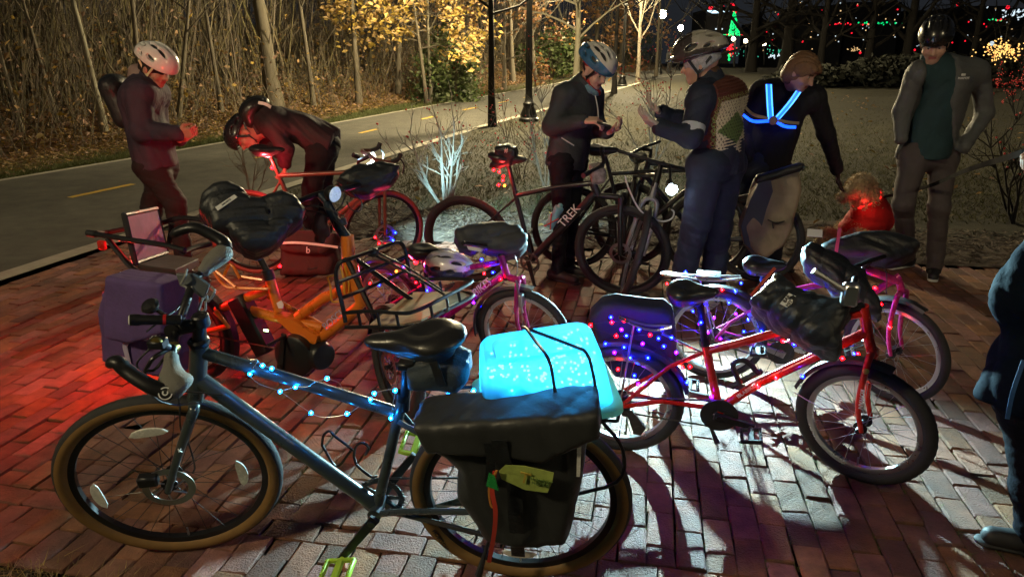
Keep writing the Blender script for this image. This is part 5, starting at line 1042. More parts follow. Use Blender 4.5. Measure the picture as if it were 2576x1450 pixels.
# helmet resting on C's top tube
def helmet_geo(S, c, f, u, s=1., vents=6, visor=False, tail=True):
    f = nrm(f); u = nrm(u - f * (u @ f)); r = np.cross(f, u); R = np.stack([f, r, u])
    S.ell(c, (.137 * s, .104 * s, .112 * s), R); S.ell(c + f * .035 * s - u * .005, (.108 * s, .092 * s, .098 * s), R, k=.03)
    if tail: S.ell(c - f * .085 * s + u * .012 * s, (.062 * s, .075 * s, .06 * s), R, k=.04)
    if visor: S.box(c + f * .125 * s - u * .008 * s, (.05 * s, .072 * s, .008 * s), np.stack([nrm(f - u * .35), r, nrm(u + f * .35)]), .006, k=.02)
    S.half(c - u * .022 * s + f * .0, nrm(-u - f * .12), .012)
    S.ell(c - u * .03 * s, (.112 * s, .083 * s, .098 * s), R, k=.008, op='s')
    return f, u, r, R
def helmet(label, c, f, u, mat, s=1., visor=False, strap_m=None, par=None, rows=((-.052, 3), (0, 3), (.052, 3)), liner=None, col=None, vis_m=None):
    S = SDF(); f, u, r, R = helmet_geo(S, c, f, u, s, visor=visor)
    for y, n in rows:
        for k in range(n):
            a = [-.085, -.005, .068][k] if n == 3 else [-.05, .05][k]; z = .112 * (max(.05, 1 - (a / .14) ** 2 - (y / .108) ** 2)) ** .5; p = c + s * (f * a + r * y + u * z); nn_ = nrm(f * a / .0188 + r * y / .0108 + u * z / .0125)
            d = nrm(f - nn_ * (f @ nn_)); d = nrm(d + np.cross(nn_, d) * (-.25 * np.sign(y))); Rv = np.stack([d, np.cross(nn_, d), nn_]); S.ell(p, (.046 * s, .0135 * s, .032 * s), Rv, k=.004, op='s')
    for sgn in (-1, 1):
        for a in (-.06, .03): p = c + s * (f * a + r * sgn * .095 + u * .028); Rv = np.stack([nrm(f - u * .3), r, nrm(u + f * .3)]); S.ell(p, (.034 * s, .025 * s, .012 * s), Rv, k=.004, op='s')
    g = S.geo(.0045); ctr = c - u * .02
    t = thing('bicycle_helmet', label, 'helmet', ctr) if par is None else sub('helmet', par)
    cc = None
    if col is not None: cc = col(g[0], c, f, r, u)
    mk('helmet_shell', g, mat, t, col=cc)
    S2 = SDF(); S2.ell(c - u * .002, (.122 * s, .09 * s, .098 * s), R); S2.half(c - u * .022 * s, -u, .01); S2.ell(c - u * .03 * s, (.108 * s, .08 * s, .094 * s), R, k=.006, op='s'); mk('helmet_liner', S2.geo(.008), liner or m_pla, t)
    return t, f, u, r
hp = b.p(y5(1215, 450)); 
def colC(V, c, f, r, u): z = (V - c) @ u; return np.where((z > .028)[:, None], A(.8, .8, .82), A(.03, .04, .12))
m_hc = M('two tone helmet shell', (1, 1, 1), .3, var=.05, attr='col', coat=.4)
helmet('white and navy helmet hung on the magenta child bicycle top tube', hp + A(.0, -.02, -.01), A(-.9, .4, .1), A(.2, -.2, 1), m_hc, .95, col=colC)
ct_ = thing('tail_light', 'added red lamp behind the saddle of the left magenta child bicycle', 'tail light', b.p(y5(900, 420), .0)); q_ = b.p(y5(905, 420), .0); mk('lamp_body', ball(q_, .012, 10, 6), bulb_mat('tail'), ct_); lamp('tail_glow', ct_, q_ - b.a * .06 + A(0, 0, .0), (1, .04, .05), 5, .02)  # added lamp, reddens the bricks behind the orange bicycle
# H: red
b = Bike('bright red child bicycle with a label on its black mitt at the front right', (.47, 2.737), (1.402, 2.505), 8); t = b.t; bH = b
ax, up_c, a_c = b.axis(-42, 7.); cf = b.F + up_c * rK; cr = b.R + b.up * rK
wheel(t, cf, ax, rK, .052, rim_m=m_alu, ns=24, knob=.002); wheel(t, cr, b.n, rK, .052, rim_m=m_alu, ns=24, knob=.002, cass=1)
L1 = b.p(y7(1790, 1040)); S0, BBh = b.p(y7(612, 930)), b.p(z7(882, 1010)); SJ = b.p(y7(640, 1010)); H1_ = cf + up_c * (rK + .115) - a_c * .02; H0_ = H1_ + (b.up * .13 - b.a * .04)
mk('frame', [tube([H0_, H1_], .02, 12), tube([SJ, b.p(y7(900, 950)), b.p(y7(1330, 830)), H0_ - b.up * .03], .0165, 12), tube([BBh, b.p(z7(1110, 860)), H1_ + b.up * .03], .019, 12), tube([S0, BBh], .0175, 12), lathe(BBh, b.n, [(-.035, .001), (-.035, .021), (.035, .021), (.035, .001)], 14)] + [tube([SJ, b.p(z7(600, 770), s * .045), cr + b.n * s * .06], .0085, 8) for s in (-1, 1)] + [tube([BBh, b.p(z7(560, 965), s * .045), cr + b.n * s * .06], .0095, 8) for s in (-1, 1)], m_red, t)
cro = cf + up_c * (rK + .055); mk('fork', [tube([H1_, cro], .019, 12)] + [tube(smoothpts([cro + ax * s * .012, cro + ax * s * .045 - up_c * .02, cf + up_c * .12 + ax * s * .054 - a_c * .012, cf + ax * s * .056 + a_c * .012], 4), [*np.linspace(.015, .009, 13)], 10) for s in (-1, 1)], m_red, t)
mk('leaf_sticker', [ball(cro - up_c * .05 + ax * (.055), (.012, .012, .014), 6, 4)], M('yellow green sticker', (.5, .6, .08), .6), t)
for s in (1,): text('lettering', 'ROWAN', .022, cf + up_c * .15 + ax * .066, -up_c, a_c, m_wht, t)
fender(t, cf, ax, rK + .02, .056, -.3, 1.25, m_pla); fender(t, cr, b.n, rK + .02, .056, -1.3, 1.5, m_pla)
mk('mudguard_stay', [tube([cf + ax * s * .05, cf + up_c * .07 - a_c * .265 + ax * s * .03], .002, 4) for s in (-1, 1)], m_steel, t)
mk('seat_post', [tube([S0, b.p(y7(565, 560)), b.p(y7(550, 500))], .0145, 10), lathe(S0, S0 - BBh, [(-.012, .02), (.012, .02)], 14)], m_blk, t)
saddle(t, b.p(y7(745, 430)), b.p(y7(270, 410)), b.up, .07, drop=.024)
crank(t, BBh, b.p(z7(1030, 1100), .06) - BBh - b.n * .06, b.n, .125, m_blk, m_pla, .05, .042); crank(t, BBh, -(b.p(z7(1030, 1100), .06) - BBh - b.n * .06), -b.n, .125, m_alu, m_pla, .05, .042)
chainring(t, BBh + b.n * .038, b.n, .068, True); chain(t, cr + b.n * .04, .036, BBh + b.n * .036, .066, b.n, b.up)
dq = b.p(z7(390, 1080), .06); mk('derailleur', [prism(b.ps(z7, [(330, 1010, .055), (390, 1010, .055), (470, 1110, .055), (440, 1150, .055), (400, 1140, .055), (370, 1050, .055)]), b.n * .012), lathe(b.p(z7(350, 1030), .06), b.n, [(0, .014), (.01, .014), (.01, .001)], 12), lathe(b.p(z7(430, 1120), .06), b.n, [(0, .018), (.008, .018), (.008, .001)], 12)], m_chain, t, smooth=False)
mk('kickstand', tube([BBh - b.a * .05 - b.up * .03, b.p(z7(850, 1150), .05), b.p(z7(875, 1205), .08)], [.008, .008, .012], 8), m_pla, t)
mk('lock', [tube(smoothpts(b.ps(y7, l), 5), .011, 8) for l in ([(945, 1320, .03), (890, 1200, .04), (880, 1140, .05), (960, 1100, .05), (1040, 1140, .05), (1120, 1230, .04)],)] + [tube(b.ps(y7, [(860, 1350, .02), (1150, 1200, .02)]), .012, 8)], m_pla, t)
mk('rack', [tube(smoothpts(b.ps(y7, l), 3), .005, 6) for l in ([(-200, 700, .05), (0, 790, .05), (150, 820, .05), (300, 790, .05)], [(-200, 690, -.05), (60, 770, -.05), (300, 780, -.05)])] + [tube([b.p(y7(-60, 770), s * .05), cr + b.n * s * .065], .004, 6) for s in (-1, 1)] + [tube([b.p(y7(210, 850), s * .04), SJ - b.up * .02], .005, 6) for s in (-1, 1)], m_alu, t)
b.bar('stem', [H0_, b.l(.75, .74), b.l(.80, .76)], .015, m_blk); b.bar('handlebar', [b.l(.62, .77, .27), b.l(.80, .76, .0), b.l(.88, .77, -.27)], .011, m_blk)
cp = cf + up_c * .05 - a_c * .0
kt = [cf + (up_c * math.cos(q) - a_c * math.sin(q)) * (rK - .022) + ax * .024 for q in (1.75,)]
text('lettering', 'KENDA', .017, kt[0], up_c * -math.sin(1.75) * -1 * -.2 + up_c, a_c, m_wht, t)
text('lettering', 'ISLABIKES', .022, b.p(z7(1040, 905), .021), b.p(z7(1110, 860)) - b.p(z7(980, 945)), b.up, m_wht, t)
tm, c_, n_, P_ = mitt('big black bar mitt with a white BAR MITTS label on the red child bicycle', b, y7, [(1055, 600), (1150, 490), (1270, 350), (1330, 380), (1420, 430), (1560, 500), (1740, 570), (1900, 580), (1990, 650), (1930, 760), (1880, 900), (1890, 1000), (1860, 1055), (1740, 1040), (1600, 980), (1450, 890), (1300, 790), (1150, 680)], .22, .20, .5, (.012, 14, 8))
patch(tm, y7, b, [(1320, 570), (1405, 470), (1490, 510), (1405, 615)], c_, n_, .102, 'BAR\nMITTS')
mk('piping', tube(smoothpts([p + n_ * .1 for p in [*np.array(P_)[[0, 1, 2]]]], 4), .006, 6), M('red piping', (.5, .06, .03), .6), tm)
mk('brake_lever', [tube(smoothpts([c_ + n_ * .12 + b.a * x + b.up * z for x, z in ((.10, .06), (.05, .09), (.0, .12))], 3), .01, 8), box(c_ + n_ * .11 + b.a * .12 + b.up * .05, np.stack([b.a, b.n, b.up]), (.025, .018, .04), .008)], m_alu, tm)
S = SDF(); S.poly(b.ps(z7, [(150, 460, -.12), (220, 390, -.12), (290, 375, -.12), (400, 395, -.12), (570, 410, -.12), (620, 450, -.12), (640, 600, -.12), (640, 760, -.12), (560, 830, -.12), (300, 800, -.12), (230, 700, -.12), (190, 560, -.12)]), b.n, .12, .03)
bag('pannier', 'dark navy pannier on the far side of the red child bicycle rack', 'bag', S, .008, M('dark navy canvas', (.02, .022, .05), .75, var=.2, vs=9, bump=.3, bs=30), fold=(.004, 18, 9))
# I: magenta behind the red one
b = Bike('magenta child bicycle behind the red one with a padded cover on its bars', (1.07, 3.47), (1.896, 3.22), 8); t = b.t; bI = b
ax, up_c, a_c = b.axis(-55, 5.); cf = b.F + up_c * rK; cr = b.R + b.up * rK
wheel(t, cf, ax, rK, .042, rim_m=m_alu, ns=24); wheel(t, cr, b.n, rK, .042, rim_m=m_alu, ns=24, cass=1)
H1_ = cf + up_c * (rK + .10) - a_c * .02; H0_ = b.p(y8(420, 360)); S0 = b.p(y7(1165, 420)); BBi = b.p(y7(1325, 990)); 
mk('frame', [tube([H0_, H1_], .0195, 12), tube([b.p(y7(1180, 500)), b.p(y7(1600, 410)), H0_ - b.up * .05], .015, 12), tube([BBi, H1_ + b.up * .03], .018, 12), tube([S0, BBi], .0155, 12)] + [tube([b.p(y7(1100, 600), s * .02), b.p(y7(860, 740), s * .04), cr + b.n * s * .056], .0085, 8) for s in (-1, 1)] + [tube([BBi, cr + b.n * s * .056], .009, 8) for s in (-1, 1)] + [tube([b.p(y7(1060, 620)), S0 - b.up * .06], .012, 8)], m_mag, t)
cro = cf + up_c * (rK + .05); mk('fork', [tube([H1_, cro], .018, 12)] + [tube(smoothpts([cro + ax * s * .012, cro + ax * s * .045 - up_c * .02, cf + up_c * .12 + ax * s * .052 - a_c * .012, cf + ax * s * .054 + a_c * .012], 4), [*np.linspace(.015, .009, 13)], 10) for s in (-1, 1)], m_mag, t)
fender(t, cf, ax, rK + .018, .05, -.45, 1.5, m_pla); fender(t, cr, b.n, rK + .018, .05, -1.4, 1.5, m_pla)
mk('seat_post', tube([S0, b.p(y7(1160, 290))], .0145, 10), M('blue anodised post', (.06, .09, .25), .35, .7), t); saddle(t, b.p(y7(1385, 185)), b.p(y7(985, 160)), b.up, .062)
crank(t, BBi, A(-1, .2, .35), b.n, .12, m_alu, m_pla, .05, .04); crank(t, BBi, A(1, -.2, -.35), -b.n, .12, m_alu, m_pla, .05, .04); chainring(t, BBi + b.n * .038, b.n, .06, True); chain(t, cr + b.n * .04, .03, BBi + b.n * .036, .058, b.n, b.up)
mk('rack', [tube(smoothpts(b.ps(y7, l), 3), .0055, 6) for l in ([(200, 285, .05), (420, 320, .05), (700, 350, .05), (960, 330, .05)], [(230, 270, -.05), (500, 300, -.05), (950, 310, -.05)], [(200, 285, .05), (215, 275, 0), (230, 270, -.05)])] + [tube([b.p(y7(560, 335), s * .05), cr + b.n * s * .06], .0045, 6) for s in (-1, 1)] + [box(b.p(y7(650, 300), 0), np.stack([b.a, b.n, b.up]), (.06, .04, .01), .004)], m_alu, t)
b.bar('stem', [H0_, b.p(y8(470, 290))], .015, m_blk); b.bar('handlebar', [b.p(y8(150, 420), .26), b.p(y8(470, 290), 0), b.p(y8(780, 190), -.26)], .011, m_blk)
cables(t, [b.ps(y8, [(520, 340, 0), (620, 370, 0), (640, 480, 0), (630, 600, 0)]), b.ps(y8, [(480, 850, .06), (520, 940, .06), (470, 1050, .06), (300, 1120, .06), (240, 1140, .05)]), b.ps(y8, [(430, 830, .06), (460, 950, .07), (400, 1060, .06), (260, 1090, .05)])], .003)
tm, c_, n_, _ = mitt('long quilted black cover over the far grip of the right hand magenta bicycle', b, y8, [(-10, 200), (130, 110), (300, 70), (450, 45), (600, 40), (760, 70), (900, 120), (940, 165), (900, 240), (780, 300), (620, 330), (450, 290), (250, 290), (0, 290)], -.22, .18, .5, (.008, 19, 10))
strap(tm, [p for p in (c_ + n_ * .09 + nrm(b.a) * -.16 + A(0, 0, .06), c_ + n_ * .10 - b.a * .16, c_ + n_ * .09 - b.a * .16 - A(0, 0, .07))], .008, mat=M('pink tinsel', (.6, .08, .2), .4, .4), nrm_=n_)
mk('woven_label', box(c_ + n_ * .075 - b.a * .27 + A(0, 0, .035), np.stack([b.a, n_, np.cross(b.a, n_)]), (.035, .003, .02)), m_label, tm)
tm, c_, n_, _ = mitt('black bar mitt drooping between the red bicycle mitt and the padded cover', b, y8, [(-180, 200), (-80, 150), (30, 200), (150, 260), (300, 320), (420, 420), (480, 560), (590, 790), (560, 830), (430, 830), (300, 760), (150, 620), (0, 480), (-160, 350)], .24, .18, .5, (.011, 15, 11))
# christmas bulb strings
m_gw = M('dark green wire', (.01, .03, .015), .5)
def xs(label, bb, spec, wires): return light_string(label, [[bb.p(f(*q), .035) for f, q in w] for w in wires], [(bb.p(f(*q), .04), k) for f, q, k in spec], m_gw, .0075)
cC = [(y5, (560, 635), 'blue'), (y5, (472, 617), 'red'), (y5, (905, 610), 'red'), (y5, (1012, 685), 'blue'), (y5, (1195, 555), 'blue'), (y5, (1525, 395), 'blue'), (y5, (1550, 525), 'red'), (y5, (1632, 515), 'blue'), (y5, (1705, 580), 'red'), (y5, (1450, 800), 'violet'), (y5, (1530, 840), 'blue'), (y5, (1065, 1000), 'blue'), (y5, (720, 505), 'amber'), (y5, (330, 400), 'blue'), (y5, (790, 460), 'blue'), (y5, (980, 965), 'violet')]
xs('red and blue Christmas bulbs strung on the left magenta child bicycle', bC, cC, [[(f, q) for f, q, k in cC[:6]], [(f, q) for f, q, k in cC[5:12]]])
cH = [(z7, (270, 490), 'blue'), (z7, (275, 520), 'red'), (z7, (345, 510), 'red'), (z7, (155, 535), 'red'), (z7, (300, 595), 'red'), (z7, (358, 595), 'blue'), (z7, (492, 590), 'red'), (z7, (615, 605), 'blue'), (z7, (570, 655), 'blue'), (z7, (310, 785), 'red'), (z7, (403, 820), 'blue'), (z7, (345, 660), 'blue'), (z7, (718, 770), 'red'), (z7, (675, 775), 'red'), (z7, (1105, 885), 'red'), (y7, (1350, 920), 'red'), (y7, (1455, 950), 'blue'), (y7, (1285, 1270), 'red'), (y7, (1115, 1350), 'red'), (z8, (515, 657), 'red'), (z8, (470, 655), 'amber'), (z7, (780, 520), 'blue'), (z8, (310, 750), 'blue')] + [(z7, q, k) for q, k in (((240, 640), 'blue'), ((290, 690), 'violet'), ((430, 560), 'blue'), ((450, 640), 'violet'), ((540, 610), 'blue'), ((380, 720), 'blue'), ((480, 720), 'blue'), ((640, 690), 'violet'), ((330, 560), 'violet'), ((560, 560), 'blue'), ((425, 870), 'violet'), ((700, 860), 'blue'), ((840, 940), 'violet'))]
xs('red and blue Christmas bulbs wound over the red child bicycle and its rack', bH, cH, [[(f, q) for f, q, k in cH[:8]], [(f, q) for f, q, k in cH[8:14]], [(f, q) for f, q, k in cH[14:19]]])
cI = [(y7, (255, 380), 'red'), (y7, (215, 285), 'amber'), (y7, (775, 440), 'red'), (y7, (955, 375), 'blue'), (y7, (430, 270), 'blue'), (y7, (1070, 640), 'violet'), (y7, (980, 830), 'blue'), (y7, (1145, 825), 'blue'), (y7, (620, 575), 'blue'), (y7, (905, 665), 'violet'), (y7, (640, 840), 'violet'), (y7, (1560, 510), 'blue'), (y8, (300, 455), 'red'), (y8, (525, 540), 'red'), (y8, (455, 560), 'blue'), (y8, (585, 695), 'red'), (y8, (665, 910), 'red'), (y8, (415, 1030), 'white'), (y8, (460, 1070), 'white'), (y8, (330, 1160), 'blue'), (y8, (368, 1160), 'red'), (y7, (900, 450), 'blue')] + [(y7, q, k) for q, k in (((500, 640), 'blue'), ((700, 700), 'violet'), ((560, 760), 'violet'), ((1020, 720), 'blue'), ((840, 560), 'blue'), ((450, 470), 'blue'), ((690, 480), 'violet'), ((1050, 900), 'blue'), ((760, 900), 'violet'))]
xs('red and blue Christmas bulbs on the right hand magenta bicycle and rack', bI, cI, [[(f, q) for f, q, k in cI[:6]], [(f, q) for f, q, k in cI[6:12]], [(f, q) for f, q, k in cI[12:17]]])

# ------------------------------------------------------------------ D: brown drop bar bicycle
m_brown = M('rust brown frame paint', (.13, .065, .04), .4, .2, var=.1, coat=.3)
m_redt = M('reddish gravel tyre', (.09, .02, .018), .7, var=.2, bump=.3, bs=200)
b = Bike('rust brown drop bar bicycle the bent over cyclist is holding', (-2.03, 5.42), (-1.03, 5.42), 6); t = b.t; bD = b; rR = .345
ax, up_c, a_c = b.axis(32, 6); cf = b.F + up_c * rR; cr = b.R + b.up * rR
wheel(t, cf, ax, rR, .042, rim_m=m_blk, ns=28, disc=1, tyre_m=m_redt, wall=M('red brown tyre wall', (.24, .055, .04), .6)); wheel(t, cr, b.n, rR, .042, rim_m=m_blk, ns=28, cass=-1, tyre_m=m_redt, wall=MATS['red brown tyre wall'])
BBd = b.l(.42, .27); HTa, HTb = b.l(.88, .86), cf + up_c * (rR + .06); STd = b.l(.27, .80)
mk('frame', [tube([HTa, HTb], [.022, .024], 12), tube([STd, HTa - b.up * .03], .017, 12), tube([BBd, HTb + b.up * .02], .021, 12), tube([STd, BBd], .0165, 12)] + [tube([STd - b.up * .05, cr + b.n * s * .06], .0085, 8) for s in (-1, 1)] + [tube([BBd, cr + b.n * s * .06], .01, 8) for s in (-1, 1)], m_brown, t)
cro = cf + up_c * (rR + .045); mk('fork', [tube([HTb, cro], .02, 12)] + [tube(smoothpts([cro + ax * s * .015, cro + ax * s * .05 - up_c * .02, cf + ax * s * .056], 4), .013, 10) for s in (-1, 1)], m_brown, t)
mk('seat_post', tube([STd, b.l(.215, .99)], .0145, 10), m_brown, t); saddle(t, b.l(.34, 1.01), b.l(.08, 1.02), b.up, .07)
fb = b.l(.97, .95); sd = nrm(ax)
def drops(t, c, f, sd, u, w=.2, mat=None):
    p = []
    for s in (1, -1):
        q = [c + sd * s * w * .1, c + sd * s * w * .8, c + sd * s * w + f * .03, c + sd * s * (w + .01) + f * .09 - u * .015, c + sd * s * (w + .02) + f * .11 - u * .07, c + sd * s * (w + .03) + f * .06 - u * .125, c + sd * s * (w + .035) - f * .03 - u * .13]
        p.append(tube(smoothpts(q, 4), .0155, 10))
    mk('handlebar', p + [tube([c - sd * w * .3, c + sd * w * .3], .0155, 10)], mat, t)
    for s in (1, -1): h = c + sd * s * (w + .008) + f * .11; lv = [tube(smoothpts([h - u * .01 - f * .03, h + f * .03 + u * .01, h + f * .055 + u * .05], 4), .017, 8), tube(smoothpts([h + f * .05 + u * .01, h + f * .075 - u * .04, h + f * .06 - u * .1], 4), .006, 6)]; mk('brake_hood', lv, m_pla, t)
mk('stem', tube([HTa, HTa + b.up * .05, fb], .016, 10), m_blk, t); drops(t, fb, nrm(a_c), sd, b.up, .19, M('brown bar tape', (.10, .045, .03), .7, bump=.3, bs=60))
crank(t, BBd, A(.5, 0, -1), b.n, .17, m_blk, m_pla, .06); crank(t, BBd, A(-.5, 0, 1), -b.n, .17, m_blk, m_pla, .06); chainring(t, BBd - b.n * .045, b.n, .085); chain(t, cr - b.n * .042, .04, BBd - b.n * .045, .085, b.n, b.up)
lt = thing('headlight', 'small white headlight under the drop handlebar lighting the pale shrub', 'headlight', P(*x2(1865, 845), fb[1])); lp = ORG[lt.name]; ld = nrm(G(1330, 560) - lp); mk('lamp_body', lathe(lp - ld * .05, ld, [(0, .001), (0, .018), (.05, .02)], 14), m_blk, lt); mk('lamp_lens', lathe(lp, ld, [(.0, .019), (.006, .012), (.007, .001)], 14), bulb_mat('white'), lt)
lamp('headlight_beam', lt, lp + ld * .012, (.52, .92, 1.), 1100, .01, 58, G(1290, 545), .7)
dt_ = thing('tail_light', 'added red lamp under the saddle of the rust brown bicycle', 'tail light', b.l(.235, .86, .0)); q_ = b.l(.228, .86, .0); mk('lamp_body', ball(q_, .014, 10, 6), bulb_mat('tail'), dt_); lamp('tail_glow', dt_, q_ + A(-.03, -.06, .02), (1, .06, .07), 8, .02)  # lamp added to throw red light on the two riders at the left
rl = thing('wheel_light', 'ring of red and blue spoke lights in the rust brown front wheel', 'spoke lights', cf)
for k in range(5): q = PI * (1.05 + .24 * k); bulb(cf + ax * .05 + (a_c * math.cos(q) + up_c * math.sin(q)) * .085, 'red' if k < 3 else 'blue', rl, .011)
# ------------------------------------------------------------------ E: black mountain bicycle
m_mat = M('matt black frame paint', (.014, .015, .018), .45, .2, var=.1, coat=.2)
b = Bike('matt black mountain bicycle with a blue bottle and white letters on its down tube', (-.323, 5.22), (.795, 4.88), 8.5); t = b.t; bE = b
ax, up_c, a_c = b.axis(-21, 9); cf = b.F + up_c * rR; cr = b.R + b.up * rR
wheel(t, cf, ax, rR, .05, ns=28, disc=1, knob=.002); wheel(t, cr, b.n, rR, .05, ns=28, cass=1, knob=.002)
STe, BBe = b.p(y6(850, 400)), b.p(y6(985, 960)); HTa, HTb = b.p(y6(1480, 340)), b.p(y6(1525, 440))
mk('frame', [tube([HTa, HTb], .026, 12), tube([b.p(y6(870, 440)), b.p(y6(1200, 370)), b.p(y6(1480, 340))], [.0165, .0175, .02], 12), tube([BBe, b.p(y6(1100, 840)), b.p(y6(1505, 420))], .027, 14), tube([STe, b.p(y6(930, 720)), BBe], .0175, 12)] + [tube([b.p(y6(855, 465)), b.p(y6(620, 670), s * .05), cr + b.n * s * .065], .0085, 8) for s in (-1, 1)] + [tube([BBe, cr + b.n * s * .065], .0105, 8) for s in (-1, 1)], m_mat, t)
cro = cf + up_c * (rR + .05); mk('fork', [tube([HTb, cro], .021, 12)] + [tube(smoothpts([cro + ax * s * .02, cro + ax * s * .058 - up_c * .015, cf + ax * s * .06], 4), .0175, 10) for s in (-1, 1)], m_mat, t)
l0, l1 = b.p(y6(1205, 700), .0), b.p(y6(1395, 490), .0); text('lettering', 'TREK', .085, (l0 + l1) / 2 + b.n * .027, l1 - l0, b.up, m_wht, t)
mk('seat_post', tube([STe, b.p(y6(800, 200))], .0155, 10), m_blk, t); sn, stl = b.p(y6(950, 135)), b.p(y6(640, 95)); saddle(t, sn, stl, b.up, .068)
hw_ = thing('seat_pouch', 'black pouch with red blinking lights strapped under the mountain bicycle saddle', 'bag', b.p(y6(770, 220))); S = SDF(); S.poly(b.ps(y6, [(700, 40), (780, 25), (860, 50), (870, 110), (830, 190), (740, 215), (655, 210), (660, 170), (700, 130)]), b.n, .11, .03); S.nz = folds(.003, 30, 3); mk('pouch_shell', S.geo(.006), m_nylon, hw_)
text('lettering', '#', .05, b.p(y6(782, 75), .057), b.a, b.up, m_wht, hw_)
for q, k in (((680, 235), 'red'), (720, 250) and ((725, 250), 'red'), ((760, 285), 'tail'), ((755, 320), 'red'), ((720, 355), 'red'), ((768, 362), 'amber')): bulb(b.p(y6(*q), .03), k, hw_, .011)
lamp('tail_glow', hw_, b.p(y6(745, 320), .09), (1, .04, .04), 2.4, .02)
mk('stem', tube([HTa, HTa + b.up * .03, b.l(1.02, .97)], .017, 10), m_blk, t); b.bar('handlebar', [b.l(.95, .985, .33), b.l(1.02, .97, .05), b.l(1.02, .97, -.05), b.l(.95, .985, -.33)], .0125, m_blk)
mk('grip', [tube([b.l(.955, .985, s * .33), b.l(.975, .98, s * .23)], .017, 10) for s in (1,)], m_blk, t); mk('grip', [tube([b.l(.955, .985, -.33), b.l(.975, .98, -.23)], .017, 10)], m_blk, t)
S = SDF(); S.poly([P(*y6(x, y), 4.82) for x, y in [(1450, 190), (1540, 170), (1590, 240), (1580, 330), (1530, 350), (1470, 345)]], A(0, -1, 0), .10, .03); bag('bar_bag', 'small grey patterned bag on the mountain bicycle handlebar', 'bag', S, .007, M('grey print cloth', (.22, .21, .22), .7, var=.8, vs=25))
bt_ = b.ps(y6, [(1225, 515, 0), (1130, 690, 0)]); dd = nrm(bt_[0] - bt_[1]); L_ = np.linalg.norm(bt_[0] - bt_[1]); btt = thing('water_bottle', 'pale blue water bottle held in the mountain bicycle cage', 'bottle', bt_[1])
mk('bottle_body', lathe(bt_[1], dd, [(0, .001), (0, .034), (L_ * .5, .036), (L_ * .58, .031), (L_ * .66, .031), (L_ * .74, .036), (L_ * .86, .034), (L_ * .9, .02), (L_, .016), (L_ + .01, .001)], 18), M('pale blue bottle', (.20, .50, .58), .4, var=.15), btt)
cage(t, [[bt_[1] + dd * x + b.n * .038 + np.cross(dd, b.n) * y for x, y in q] for q in ([(0, .02), (L_ * .6, -.03)], [(0, -.03), (L_ * .55, .035)])], M('red cage', (.5, .05, .05), .4), .004)
crank(t, BBe, A(.25, 0, -1), b.n, .17, m_blk, m_pla, .06); crank(t, BBe, A(-.25, 0, 1), -b.n, .17, m_blk, m_pla, .06); chainring(t, BBe + b.n * .045, b.n, .075, teeth=32); chain(t, cr + b.n * .042, .04, BBe + b.n * .045, .075, b.n, b.up)
# ------------------------------------------------------------------ plain bicycles further back
def plain(label, R, Fc, lean, fm, r=.345, saddle_=True, bars='drop', side=1, name='bicycle'):
    b = Bike(label, R, Fc, lean, name); t = b.t; L = np.linalg.norm(b.F - b.R); cf = b.F + b.up * r; cr = b.R + b.up * r
    wheel(t, cf, b.n, r, .042, ns=28, disc=1); wheel(t, cr, b.n, r, .042, ns=28, cass=side); BB_ = b.l(L * .41, .27); HA, HB = b.l(L * .86, .88), b.l(L * .9, .74); SA = b.l(L * .27, .80)
    mk('frame', [tube([HA, HB], .022, 12), tube([SA, HA - b.up * .03], .016, 10), tube([BB_, HB + b.up * .02], .02, 12), tube([SA, BB_], .016, 10)] + [tube([SA - b.up * .04, cr + b.n * s * .06], .0085, 8) for s in (-1, 1)] + [tube([BB_, cr + b.n * s * .06], .0095, 8) for s in (-1, 1)], fm, t)
    mk('fork', [tube([HB, b.l(L * .92, .70)], .019, 10)] + [tube([b.l(L * .92, .71, s * .02), b.l(L * .925, .69, s * .05), cf + b.n * s * .055], .0125, 8) for s in (-1, 1)], fm, t)
    mk('seat_post', tube([SA, b.l(L * .22, .97)], .0145, 10), m_blk, t)
    if saddle_: saddle(t, b.l(L * .33, 1.0), b.l(L * .08, 1.01), b.up, .07)
    mk('stem', tube([HA, b.l(L * .85, .95), b.l(L * .93, .96)], .016, 10), m_blk, t)
    if bars == 'drop': drops(t, b.l(L * .93, .96), b.a, b.n, b.up, .2, m_pla)
    else: b.bar('handlebar', [b.l(L * .88, .98, .3), b.l(L * .93, .965, 0), b.l(L * .88, .98, -.3)], .0125, m_blk)
    crank(t, BB_, A(.6, 0, -1), b.n, .17, m_blk, m_pla, .06); crank(t, BB_, A(-.6, 0, 1), -b.n, .17, m_blk, m_pla, .06); chainring(t, BB_ + b.n * .045 * side, b.n, .08); chain(t, cr + b.n * .042 * side, .04, BB_ + b.n * .045 * side, .08, b.n, b.up); return b
bF = plain('black drop bar bicycle standing right behind the mountain bicycle', (.50, 5.60), (1.52, 5.38), 7, m_mat)
bJ = plain('dark bicycle carrying the tan roll top pannier behind the crochet vest rider', (1.86, 5.22), (.98, 5.72), 2, M('dark blue frame paint', (.02, .03, .06), .4, .2, coat=.4), bars='flat', saddle_=False)
